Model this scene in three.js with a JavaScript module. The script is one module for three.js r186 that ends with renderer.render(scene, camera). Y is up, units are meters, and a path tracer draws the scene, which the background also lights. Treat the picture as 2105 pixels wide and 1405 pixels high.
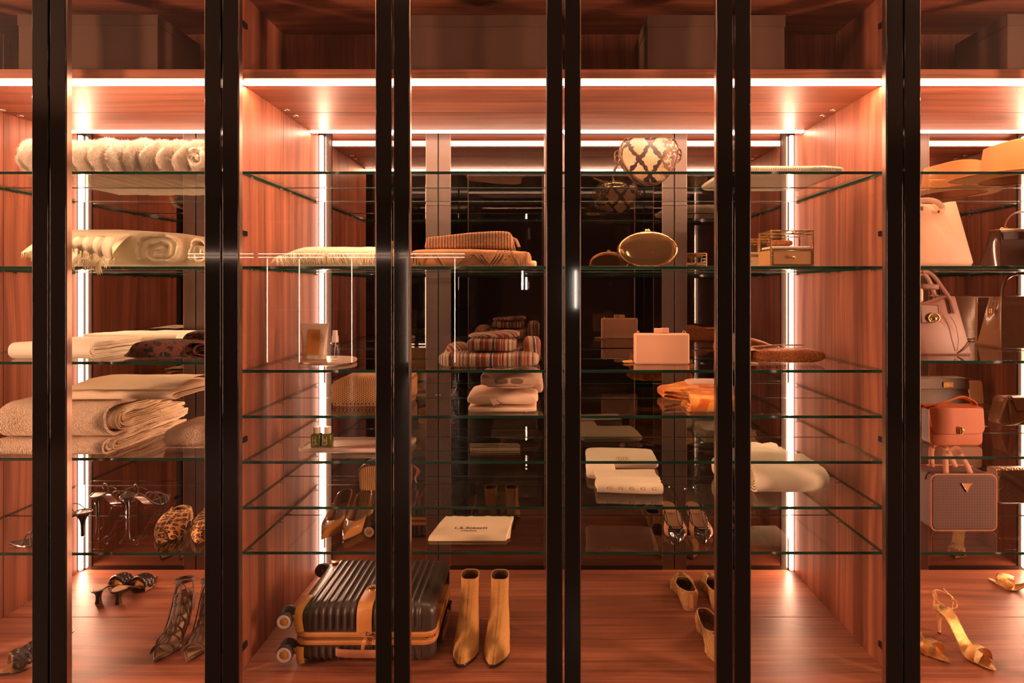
import * as THREE from 'three';
import { RectAreaLightUniformsLib } from 'three/addons/lights/RectAreaLightUniformsLib.js';
import { RoundedBoxGeometry } from 'three/addons/geometries/RoundedBoxGeometry.js';
import { mergeGeometries, toCreasedNormals } from 'three/addons/utils/BufferGeometryUtils.js';

// ---------------------------------------------------------------- camera, sky, lights, exposure
const EYE_Y = 1.209, EYE_Z = 1.75, FOCAL = 1137.5, VX = 1105, VY = 594;   // focal length and vanishing point in pixels of 2105 x 1405
const scene = new THREE.Scene();
scene.background = new THREE.Color(0x000000);
const camera = new THREE.PerspectiveCamera(2 * Math.atan(702.5 / FOCAL) * 180 / Math.PI, 2105 / 1405, 0.05, 50);
camera.position.set(0, EYE_Y, EYE_Z);
camera.setViewOffset(2105, 1405, 1052.5 - VX, 702.5 - VY, 2105, 1405);
camera.updateMatrixWorld(true);
const renderer = new THREE.WebGLRenderer({ antialias: true });
renderer.toneMapping = THREE.LinearToneMapping;
renderer.toneMappingExposure = 1.5;
renderer.shadowMap.enabled = true;
RectAreaLightUniformsLib.init();
const LED_COLOR = new THREE.Color().setRGB(1, 0.555, 0.345);
const LED_LIGHT = { topFront: 115, topBack: 26, upright: 76, room: 12, column: 68, opposite: 12, pendant: 20 };   // radiance of the strips, the pendants and the unseen ceiling and column lamps
const LED_GLOW = 8, UPRIGHT_GLOW = 4.5;
const Z_DOOR = 0.08, Z_SEAM = -0.287, Z_BACK = -0.632, Z_CEIL = -0.515;
const H_CEIL = 1.858, H_TOP = 1.904, H_ROOF = 2.146;

// ---------------------------------------------------------------- small helpers
const V = (x, y, z) => new THREE.Vector3(x, y, z), V2 = (x, y) => new THREE.Vector2(x, y);
const clamp = (x, a = 0, b = 1) => Math.min(b, Math.max(a, x)), mix = (a, b, t) => a + (b - a) * t;
const smooth = (a, b, x) => { const t = clamp((x - a) / (b - a)); return t * t * (3 - 2 * t); };
let seedValue = 7;
const rnd = () => { seedValue = (seedValue + 0x6d2b79f5) | 0; let t = Math.imul(seedValue ^ (seedValue >>> 15), 1 | seedValue); t = (t + Math.imul(t ^ (t >>> 7), 61 | t)) ^ t; return ((t ^ (t >>> 14)) >>> 0) / 4294967296; };
const rr = (a, b) => a + (b - a) * rnd();
const hash = (x, y, z) => { let h = Math.imul(x | 0, 374761393) + Math.imul(y | 0, 668265263) + Math.imul(z | 0, 2147483647 ^ 0x5bd1e995); h = Math.imul(h ^ (h >>> 13), 1274126177); return ((h ^ (h >>> 16)) >>> 0) / 4294967296; };
function noise(x, y = 0, z = 0) {   // value noise, 0..1
  const i = Math.floor(x), j = Math.floor(y), k = Math.floor(z), f = (t) => t * t * (3 - 2 * t), u = f(x - i), v = f(y - j), w = f(z - k);
  const c = (a, b) => mix(mix(hash(i, j + a, k + b), hash(i + 1, j + a, k + b), u), 0, 0);
  return mix(mix(c(0, 0), c(1, 0), v), mix(c(0, 1), c(1, 1), v), w);
}
const fbm = (x, y, z, o = 3) => { let s = 0, a = 0.5, t = 0; for (let i = 0; i < o; i++) { s += a * noise(x, y, z); t += a; a *= 0.5; x = x * 2.03 + 17; y = y * 2.03 + 5; z = z * 2.03 + 9; } return s / t; };
// a pixel of the photograph at the distance of the plane z; and the z at which the height y is seen on a pixel row
const at = (px, py, z) => { const k = (EYE_Z - z) / FOCAL; return V((px - VX) * k, EYE_Y - (py - VY) * k, z); };
const pxm = (n, z) => n * (EYE_Z - z) / FOCAL;                       // n pixels at that distance in metres
const depthOn = (py, y) => EYE_Z - (EYE_Y - y) * FOCAL / (py - VY);

const taken = new Map();
const numbered = (name) => { const n = taken.get(name) ?? 0; taken.set(name, n + 1); return n ? name + '_' + String(n).padStart(3, '0') : name; };
function shadows(o) { o.castShadow = true; o.receiveShadow = true; return o; }
function tag(o, label, category, group, kind) { o.userData = { label, category }; if (group) o.userData.group = group; if (kind) o.userData.kind = kind; return o; }
function thing(name, label, category, position = [0, 0, 0], turn = 0, group) {
  const o = new THREE.Group(); o.name = numbered(name); scene.add(o);
  if (position.isVector3) o.position.copy(position); else o.position.set(...position);
  o.rotation.y = turn;
  return tag(o, label, category, group);
}
function part(parent, name, geometry, material, label, kind) {
  const m = shadows(new THREE.Mesh(Array.isArray(geometry) ? merge(geometry) : geometry, material)); m.name = name; parent.add(m);
  if (label) m.userData.label = label;
  if (kind) m.userData.kind = kind;
  return m;
}
function struct(name, geometry, material) { const m = shadows(new THREE.Mesh(Array.isArray(geometry) ? merge(geometry) : geometry, material)); m.name = name; m.userData.kind = 'structure'; scene.add(m); return m; }
function copyOf(root, position, turn, label) {
  const r = root.clone(); r.name = numbered(root.name.replace(/_\d+$/, '')); scene.add(r);
  r.userData = { ...root.userData }; if (label) r.userData.label = label;
  if (position) r.position.set(...(position.isVector3 ? position.toArray() : position)); if (turn !== undefined) r.rotation.y = turn;
  return r;
}

// ---------------------------------------------------------------- geometry helpers
function plain(g) { const h = g.index ? g.toNonIndexed() : g; for (const k of Object.keys(h.attributes)) if (!['position', 'normal', 'uv'].includes(k)) h.deleteAttribute(k); if (!h.attributes.uv) h.setAttribute('uv', new THREE.BufferAttribute(new Float32Array(h.attributes.position.count * 2), 2)); if (!h.attributes.normal) h.computeVertexNormals(); h.clearGroups?.(); return h; }
const merge = (list) => (list.length === 1 ? list[0] : mergeGeometries(list.map(plain)));
const move = (g, x, y, z) => g.translate(x, y, z);
function box(w, h, d, x = 0, y = 0, z = 0, r = 0, seg = 2) { return (r ? new RoundedBoxGeometry(w, h, d, seg, r) : new THREE.BoxGeometry(w, h, d)).translate(x, y, z); }
const span = (x0, x1, y0, y1, z0, z1, r = 0) => box(Math.abs(x1 - x0), Math.abs(y1 - y0), Math.abs(z1 - z0), (x0 + x1) / 2, (y0 + y1) / 2, (z0 + z1) / 2, r, 1);
function metreUV(g, grain = 'y', du = 0, dv = 0) {   // texture coordinates in metres, v along the grain
  g = plain(g);
  const p = g.attributes.position, n = g.attributes.normal, uv = g.attributes.uv, ax = { x: 0, y: 1, z: 2 }[grain], P = [0, 0, 0], N = [0, 0, 0];
  for (let i = 0; i < p.count; i++) {
    P[0] = p.getX(i); P[1] = p.getY(i); P[2] = p.getZ(i); N[0] = Math.abs(n.getX(i)); N[1] = Math.abs(n.getY(i)); N[2] = Math.abs(n.getZ(i));
    const d = N[0] > N[1] && N[0] > N[2] ? 0 : N[1] > N[2] ? 1 : 2;
    const rest = [0, 1, 2].filter((k) => k !== d), v = rest.includes(ax) ? ax : rest[1], u = rest.find((k) => k !== v);
    uv.setXY(i, P[u] + du, P[v] + dv);
  }
  return g;
}
const curve = (pts, closed = false, tension = 0.5) => new THREE.CatmullRomCurve3(pts.map((p) => (p.isVector3 ? p : V(...p))), closed, 'catmullrom', tension);
const tube = (pts, r, n = 24, m = 8, closed = false) => new THREE.TubeGeometry(pts.isCurve || pts.getPoint ? pts : curve(pts, closed), n, r, m, closed);
const ball = (r, x, y, z, n = 12) => new THREE.SphereGeometry(r, n, Math.ceil(n * 0.7)).translate(x, y, z);
const rod = (a, b, r, m = 10, r2 = r) => { const d = b.clone().sub(a), g = new THREE.CylinderGeometry(r2, r, d.length(), m); g.translate(0, d.length() / 2, 0); g.applyQuaternion(new THREE.Quaternion().setFromUnitVectors(V(0, 1, 0), d.normalize())); return g.translate(a.x, a.y, a.z); };
function grid(nu, nv, f, closeU = false) {   // surface of (u, v) in 0..1 -> Vector3
  const pos = [], uv = [], idx = [];
  for (let j = 0; j <= nv; j++) for (let i = 0; i <= nu; i++) { const p = f(i / nu, j / nv); pos.push(p.x, p.y, p.z); uv.push(i / nu, j / nv); }
  for (let j = 0; j < nv; j++) for (let i = 0; i < nu; i++) { const a = j * (nu + 1) + i, b = a + 1, c = a + nu + 1, d = c + 1; idx.push(a, b, d, a, d, c); }
  const g = new THREE.BufferGeometry(); g.setAttribute('position', new THREE.Float32BufferAttribute(pos, 3)); g.setAttribute('uv', new THREE.Float32BufferAttribute(uv, 2)); g.setIndex(idx); g.computeVertexNormals();
  if (closeU) { const n = g.attributes.normal; for (let j = 0; j <= nv; j++) { const a = j * (nu + 1), b = a + nu, s = V(n.getX(a) + n.getX(b), n.getY(a) + n.getY(b), n.getZ(a) + n.getZ(b)).normalize(); n.setXYZ(a, s.x, s.y, s.z); n.setXYZ(b, s.x, s.y, s.z); } }
  return g;
}
function flatShape(pts) { return new THREE.Shape(pts.map((p) => (Array.isArray(p) ? V2(...p) : p))); }
function roundPoly(pts, r) {   // Shape with rounded corners; r one number or one per corner
  const s = new THREE.Shape(), n = pts.length;
  for (let i = 0; i < n; i++) {
    const p = V2(...pts[i]), a = V2(...pts[(i + n - 1) % n]), b = V2(...pts[(i + 1) % n]), q = Array.isArray(r) ? r[i] : r;
    const da = a.clone().sub(p), db = b.clone().sub(p), la = Math.min(q, da.length() / 2), lb = Math.min(q, db.length() / 2);
    const s0 = p.clone().addScaledVector(da.normalize(), la), s1 = p.clone().addScaledVector(db.normalize(), lb);
    if (i) s.lineTo(s0.x, s0.y); else s.moveTo(s0.x, s0.y);
    if (q > 0) s.quadraticCurveTo(p.x, p.y, s1.x, s1.y);
  }
  s.closePath(); return s;
}
function slab(shape, depth, bevel = 0, seg = 2, curveSeg = 10) {   // shape in x,y; thickness along z, centred
  const g = new THREE.ExtrudeGeometry(shape, { depth: Math.max(1e-4, depth - 2 * bevel), bevelEnabled: bevel > 0, bevelThickness: bevel, bevelSize: bevel, bevelOffset: -bevel, bevelSegments: seg, curveSegments: curveSeg });
  return g.translate(0, 0, -(depth - 2 * bevel) / 2);
}
function strap(pts, w, t, up = V(0, 0, 1), n = 40, closed = false) {   // a flat band along a curve, its width along "up" (a vector or a function of t)
  const c = pts.getPoint ? pts : curve(pts, closed);
  const fr = [];
  for (let i = 0; i <= n; i++) { const s = i / n, p = c.getPointAt(s), tan = c.getTangentAt(s), q = (typeof up === 'function' ? up(s) : up).clone(); q.addScaledVector(tan, -q.dot(tan)).normalize(); fr.push([p, q, tan.clone().cross(q).normalize()]); }
  const prof = []; const k = t / 2, h = w / 2;
  for (const [a, b] of [[-h, -k * 0.6], [-h + k * 0.6, -k], [h - k * 0.6, -k], [h, -k * 0.6], [h, k * 0.6], [h - k * 0.6, k], [-h + k * 0.6, k], [-h, k * 0.6]]) prof.push([a, b]);
  const P = (i, j) => { const [p, q, r] = fr[i], [a, b] = prof[(j + 8) % 8]; return p.clone().addScaledVector(q, a).addScaledVector(r, b); };
  const g = grid(8, n, (u, v) => P(Math.round(v * n), Math.round(u * 8)));
  const cap = (i, flip) => { const ps = prof.map((_, j) => P(i, j)), gg = new THREE.BufferGeometry(), pos = [], ix = []; ps.forEach((p) => pos.push(p.x, p.y, p.z)); for (let j = 1; j < 7; j++) flip ? ix.push(0, j + 1, j) : ix.push(0, j, j + 1); gg.setAttribute('position', new THREE.Float32BufferAttribute(pos, 3)); gg.setIndex(ix); gg.computeVertexNormals(); return gg; };
  const body = toCreasedNormals(g, 0.6);
  return closed ? body : merge([body, cap(0, false), cap(n, true)]);
}
function loft(rings, capStart = true, capEnd = true) {   // rings: arrays of Vector3 of equal length, closed
  const n = rings[0].length, m = rings.length - 1, list = [grid(n, m, (u, v) => rings[Math.round(v * m)][Math.round(u * n) % n], true)];
  const cap = (r, flip) => { const c = r.reduce((s, p) => s.add(p), V(0, 0, 0)).divideScalar(n), pos = [c.x, c.y, c.z], ix = []; r.forEach((p) => pos.push(p.x, p.y, p.z)); for (let j = 0; j < n; j++) flip ? ix.push(0, (j + 1) % n + 1, j + 1) : ix.push(0, j + 1, (j + 1) % n + 1); const g = new THREE.BufferGeometry(); g.setAttribute('position', new THREE.Float32BufferAttribute(pos, 3)); g.setIndex(ix); g.computeVertexNormals(); return g; };
  if (capStart) list.push(cap(rings[0], true)); if (capEnd) list.push(cap(rings[m], false));
  return merge(list);
}
function warp(g, f) { const p = g.attributes.position, v = V(0, 0, 0); for (let i = 0; i < p.count; i++) { v.fromBufferAttribute(p, i); f(v, i); p.setXYZ(i, v.x, v.y, v.z); } if (g.index) g.computeVertexNormals(); else { const h = toCreasedNormals(g, 1.0); g.setAttribute('normal', h.attributes.normal); } return g; }

// ---------------------------------------------------------------- textures
function texture(w, h, f, srgb = true) {   // f(u, v) -> [r, g, b] in 0..1
  const d = new Uint8Array(w * h * 4);
  for (let j = 0; j < h; j++) for (let i = 0; i < w; i++) { const c = f((i + 0.5) / w, (j + 0.5) / h, i, j), o = (j * w + i) * 4; if (typeof c === 'number') d[o] = d[o + 1] = d[o + 2] = clamp(c) * 255; else { d[o] = clamp(c[0]) * 255; d[o + 1] = clamp(c[1]) * 255; d[o + 2] = clamp(c[2]) * 255; } d[o + 3] = 255; }
  const t = new THREE.DataTexture(d, w, h); t.wrapS = t.wrapT = THREE.RepeatWrapping; t.magFilter = THREE.LinearFilter; t.minFilter = THREE.LinearMipmapLinearFilter; t.generateMipmaps = true; t.colorSpace = srgb ? THREE.SRGBColorSpace : THREE.NoColorSpace; t.needsUpdate = true;
  return t;
}
const scaled = (t, sx, sy = sx) => { const c = t.clone(); c.repeat.set(sx, sy); c.needsUpdate = true; return c; };
function canvasTexture(w, h, draw) { const c = document.createElement('canvas'); c.width = w; c.height = h; draw(c.getContext('2d'), w, h); const t = new THREE.CanvasTexture(c); t.colorSpace = THREE.SRGBColorSpace; t.wrapS = t.wrapT = THREE.RepeatWrapping; return t; }
const lin = (r, g, b) => new THREE.Color().setRGB(r, g, b);
const std = (color, roughness = 0.6, metalness = 0, more = {}) => new THREE.MeshStandardMaterial({ color: Array.isArray(color) ? lin(...color) : color, roughness, metalness, ...more });
const phys = (color, roughness = 0.6, more = {}) => new THREE.MeshPhysicalMaterial({ color: Array.isArray(color) ? lin(...color) : color, roughness, ...more });
const period = (v, n) => ((v % n) + n) % n;
// ---------------------------------------------------------------- materials of the wardrobe and the room
const loopNoise = (u, v, fu, fv, seed) => { // noise that repeats over 0..1
  const x = u * fu, y = v * fv, i = Math.floor(x), j = Math.floor(y), f = (t) => t * t * (3 - 2 * t), a = f(x - i), b = f(y - j), c = (p, q) => hash(period(i + p, fu), period(j + q, fv), seed);
  return mix(mix(c(0, 0), c(1, 0), a), mix(c(0, 1), c(1, 1), a), b);
};
const woodValue = (u, v) => {
  const bend = (loopNoise(u, v, 4, 3, 3) - 0.5) * 0.03;
  const w = u + bend;
  return 0.30 * loopNoise(w, v, 14, 2, 11) + 0.28 * loopNoise(w, v, 60, 2, 12) + 0.24 * loopNoise(w, v, 190, 3, 13) + 0.18 * loopNoise(u, v, 420, 12, 14);
};
const woodMap = texture(1024, 1024, (u, v) => { const t = smooth(0.22, 0.78, woodValue(u, v)); return [mix(0.52, 0.72, t), mix(0.30, 0.445, t), mix(0.215, 0.325, t)]; });
const woodBump = texture(1024, 1024, (u, v) => 0.6 * loopNoise(u, v, 300, 6, 21) + 0.4 * loopNoise(u, v, 120, 3, 22), false);
const WOOD = std(0xffffff, 0.40, 0, { map: scaled(woodMap, 1.6, 0.8), bumpMap: scaled(woodBump, 1.6, 0.8), bumpScale: 0.00025 });
const BLACK_GLASS = phys([0.006, 0.0045, 0.004], 0.07, { clearcoat: 0.4, clearcoatRoughness: 0.03 });
const GASKET = std([0.004, 0.004, 0.004], 0.5);
const EDGE_METAL = std([0.58, 0.38, 0.30], 0.34, 1);
const BLACK_METAL = std([0.03, 0.024, 0.022], 0.3, 0.6);
const POST_METAL = std([0.20, 0.155, 0.135], 0.42, 0.85);
const POST_GLOSS = phys([0.02, 0.015, 0.014], 0.12, {});
const CHROME = std([0.86, 0.82, 0.78], 0.12, 1);
const BRASS = std([0.86, 0.56, 0.24], 0.22, 1);
const GOLD = std([0.92, 0.60, 0.24], 0.16, 1);
const MIRROR = std([0.25, 0.215, 0.195], 0.015, 1);
const DOOR_GLASS = phys([0.90, 0.87, 0.86], 0.0, { transmission: 1, thickness: 0, ior: 1.72 });
const SHELF_GLASS = phys([0.93, 0.965, 0.945], 0.0, { transmission: 1, thickness: 0, ior: 1.6 });
const SHELF_EDGE = phys([0.012, 0.05, 0.034], 0.06, { ior: 1.7 });
const LED = std([0.9, 0.9, 0.9], 0.5, 0, { emissive: LED_COLOR.clone().lerp(new THREE.Color(1, 1, 1), 0.25), emissiveIntensity: LED_GLOW }), LED_UPRIGHT = std([0.9, 0.9, 0.9], 0.5, 0, { emissive: LED.emissive, emissiveIntensity: UPRIGHT_GLOW });
const ROOM_WALL = std([0.07, 0.04, 0.03], 0.8), ROOM_FLOOR = std([0.05, 0.03, 0.024], 0.25), ROOM_PALE = std([0.10, 0.065, 0.05], 0.7);

// ---------------------------------------------------------------- the room, closed behind the camera
struct('floor', span(-6, 5, -0.16, -0.06, 0.02, 7.6), ROOM_FLOOR);
struct('ceiling', span(-6, 5, 2.62, 2.72, -0.8, 7.6), ROOM_PALE);
struct('wall_front', [span(-6, 5, 2.30, 2.62, 0.0, 0.1)], ROOM_WALL);
struct('wall_back', span(-6, 5, -0.16, 2.62, 7.6, 7.7), ROOM_WALL);
struct('wall_left', span(-6.1, -6, -0.16, 2.72, -0.8, 7.7), ROOM_PALE);
struct('wall_right', span(5, 5.1, -0.16, 2.72, -0.8, 7.7), ROOM_WALL);
struct('wall_behind_wardrobe', span(-6, 5, -0.16, 2.62, -0.8, -0.72), ROOM_WALL);

// ---------------------------------------------------------------- lights of a strip: a glowing bar and a lamp of its size just in front of it
function ledStrip(label, center, length, thick, deep, along, towards, radiance) {
  const o = thing('led_strip', label, 'light', center);
  const dims = along === 'x' ? [length, thick, deep] : [thick, length, deep];
  part(o, 'diffuser', box(...dims, 0, 0, 0, Math.min(thick, deep) * 0.3, 2), along === 'x' ? LED : LED_UPRIGHT);
  const l = new THREE.RectAreaLight(LED_COLOR, radiance, along === 'x' ? length : thick, along === 'x' ? thick : length);
  l.name = 'led_lamp';
  const dir = towards.clone().normalize(), off = Math.abs(dir.x) * dims[0] / 2 + Math.abs(dir.y) * dims[1] / 2 + Math.abs(dir.z) * dims[2] / 2 + 0.002;
  l.position.copy(dir).multiplyScalar(off); o.add(l); o.updateMatrixWorld(true);
  l.lookAt(l.getWorldPosition(V(0, 0, 0)).add(dir)); l.castShadow = true;
  return o;
}

for (const [i, x] of [-3.0, -1.8, -0.6, 0.6, 1.8, 3.0].entries()) {   // unseen ceiling lamps, out of view, placed to light the wardrobe front
  const o = thing('unseen_ceiling_light', `unseen square ceiling lamp lighting the wardrobe front, ${['leftmost', 'second from the left', 'third from the left', 'third from the right', 'second from the right', 'rightmost'][i]} of the six above the wardrobe doors`, 'lamp', [x, 2.62, 0.80], 0, 'unseen ceiling lamps');
  part(o, 'frame', [span(-0.17, 0.17, -0.006, -0.0005, 0.15, 0.17), span(-0.17, 0.17, -0.006, -0.0005, -0.17, -0.15), span(-0.17, -0.15, -0.006, -0.0005, -0.15, 0.15), span(0.15, 0.17, -0.006, -0.0005, -0.15, 0.15)], BLACK_METAL);
  part(o, 'diffuser', span(-0.149, 0.149, -0.004, -0.0005, -0.149, 0.149), std([0.9, 0.9, 0.9], 0.5, 0, { emissive: LED_COLOR, emissiveIntensity: 3 }));
  const l = new THREE.RectAreaLight(LED_COLOR, LED_LIGHT.room, 0.29, 0.29); l.name = 'unseen_ceiling_lamp'; l.position.set(0, -0.009, 0); o.add(l); o.updateMatrixWorld(true); l.lookAt(x, 1.0, 0.55);
}

for (const [x, side] of [[-4.75, 'left'], [4.75, 'right']]) {   // unseen column lamps, out of view, placed to light the shelf fronts
  const o = thing('unseen_column_lamp', `unseen tall column lamp, out of view, lighting the shelf fronts from the ${side} side of the room`, 'lamp', [x, -0.06, 2.2]);
  part(o, 'base', new THREE.CylinderGeometry(0.24, 0.26, 0.04, 40).translate(0, 0.021, 0), BLACK_METAL);
  part(o, 'shade', new THREE.CylinderGeometry(0.2, 0.2, 2.2, 40).translate(0, 1.15, 0), std([0.9, 0.9, 0.9], 0.5, 0, { emissive: LED_COLOR, emissiveIntensity: 4 }));
  part(o, 'cap', new THREE.CylinderGeometry(0.205, 0.205, 0.03, 40).translate(0, 2.266, 0), BLACK_METAL);
  const l = new THREE.RectAreaLight(LED_COLOR, LED_LIGHT.column, 0.4, 2.15), d = V(-x, 0, -2.2).normalize(); l.name = 'unseen_column_lamp'; l.position.set(d.x * 0.21, 1.15, d.z * 0.21); o.add(l); o.updateMatrixWorld(true); l.lookAt(0, 1.09, 0);
}

{ // a lit open wardrobe across the room, seen only as faint lines in the door glass
  const o = thing('opposite_wardrobe', 'dark open wardrobe with lit shelves on the far side of the room', 'wardrobe', [0, 0, 7.05]), X0 = -5.5, X1 = -1.1;
  part(o, 'back_panel', span(X0, X1, -0.05, 2.3, 0.46, 0.48), BLACK_METAL);
  for (let i = 0; i <= 4; i++) { const x = mix(X0, X1, i / 4); part(o, 'side_panel', span(x - 0.03, x + 0.03, -0.05, 2.3, 0, 0.455), BLACK_METAL); }
  for (const y of [0.02, 0.45, 0.85, 1.25, 1.72, 2.28]) for (let i = 0; i < 4; i++) part(o, 'shelf', span(mix(X0, X1, i / 4) + 0.031, mix(X0, X1, (i + 1) / 4) - 0.031, y, y + 0.02, 0.01, 0.455), BLACK_METAL);
  for (const [a, b, y] of [[-1.95, 0.3, 0.47], [-1.6, 0.4, 0.87], [-1.9, 0.34, 1.27], [-3.2, 0.5, 0.87], [-4.4, 0.4, 0.47]]) part(o, 'folded_stack', box(b, 0.10, 0.25, a + 0.05, y + 0.051, 0.2, 0.03, 3), ROOM_PALE);
  const bar = (x, y, w, h) => { part(o, 'led_bar', box(w, h, 0.012, x, y, -0.006), LED); const l = new THREE.RectAreaLight(LED_COLOR, LED_LIGHT.opposite, w, h); l.name = 'led_lamp'; l.position.set(x, y, -0.014); o.add(l); o.updateMatrixWorld(true); l.lookAt(x, y, 0); };
  for (const x of [-4.22, -3.72, -2.9, -2.03, -1.29]) bar(x, 0.87, 0.010, 1.62);
  for (let i = 0; i < 4; i++) for (const y of [1.70, 1.755]) bar(mix(X0, X1, (i + 0.5) / 4), y, 1.02, 0.009);
}
for (const [px, y0, y1, which] of [[1183, 556, 634, 'right'], [1074, 557, 596, 'left']]) {   // slim pendant lamps behind the camera
  const D = 4.1, k = D / FOCAL, x = (px - VX) * k, ya = EYE_Y - (y1 - VY) * k, yb = EYE_Y - (y0 - VY) * k, z = 2 * Z_DOOR - 0.01 + D - EYE_Z;
  const o = thing('pendant_lamp', `slim vertical tube pendant lamp hanging in the room, ${which} one`, 'lamp', [x, ya, z]);
  part(o, 'tube', new THREE.CapsuleGeometry(0.007, yb - ya - 0.014, 4, 12).translate(0, (yb - ya) / 2, 0), std([0.9, 0.9, 0.9], 0.5, 0, { emissive: lin(1, 0.8, 0.65), emissiveIntensity: 12 }));
  part(o, 'cable', rod(V(0, yb - ya, 0), V(0, 2.62 - ya, 0), 0.002, 6), BLACK_METAL);
  const l = new THREE.RectAreaLight(lin(1, 0.8, 0.65), LED_LIGHT.pendant, 0.014, yb - ya); l.name = 'pendant_light'; l.position.set(0, (yb - ya) / 2, -0.009); o.add(l); o.updateMatrixWorld(true); l.lookAt(x, (ya + yb) / 2, 0);
}

// ---------------------------------------------------------------- wardrobe units
const DOOR_X = [-247, 100, 455, 807, 1158.5, 1508.5, 1858, 2208].map((px) => (px - VX) * (EYE_Z - Z_DOOR) / FOCAL);
const UNITS = [
  { x0: -1.966, x1: -0.974, doors: [0, 1], where: 'left' },
  { x0: -0.935, x1: 1.097, doors: [2, 3, 4, 5], where: 'middle' },
  { x0: 1.146, x1: 2.115, doors: [6], where: 'right' },
];
const SHELF_PX = { left: [356, 551, 746.5, 944, 1138.5], middle: [356, 550.5, 763.5, 857, 950.5, 1044, 1136.5], right: [356, 550, 744.5, 941, 1137.5] };
const SHELF = {};
const T_SHELF = 0.009;
for (const k in SHELF_PX) SHELF[k] = SHELF_PX[k].map((py) => EYE_Y - (py - VY) * (EYE_Z + 0.006) / FOCAL + T_SHELF / 2);   // heights of the tops

function makeDoor(unit, i) {
  const d = new THREE.Group(); d.name = 'door'; unit.add(d);
  const a = DOOR_X[i] + 0.003, b = DOOR_X[i + 1] - 0.003, S = 0.0475, y0 = -0.055, y1 = 2.27, z0 = Z_DOOR - 0.022, z1 = Z_DOOR;
  d.position.set(0, 0, 0);
  for (const [p, q, s] of [[a, a + S, 1], [b - S, b, -1]]) {
    part(d, 'stile', span(p, q, y0, y1, z0, z1, 0.0015), BLACK_GLASS);
    const e = s > 0 ? q : p;
    part(d, 'edge_trim', span(e - 0.0005 * s, e + 0.0022 * s, y0 + 0.05, y1 - 0.05, z0 + 0.001, z1 - 0.0035), EDGE_METAL);
  }
  for (const [p, q] of [[y0, y0 + 0.05], [y1 - 0.05, y1]]) part(d, 'rail', span(a + S, b - S, p, q, z0, z1, 0.0015), BLACK_GLASS);
  part(d, 'glass_pane', new THREE.PlaneGeometry(b - a - 2 * S - 0.006, y1 - y0 - 0.1).translate((a + b) / 2, (y0 + y1) / 2, Z_DOOR - 0.005), DOOR_GLASS);
  return d;
}
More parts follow.
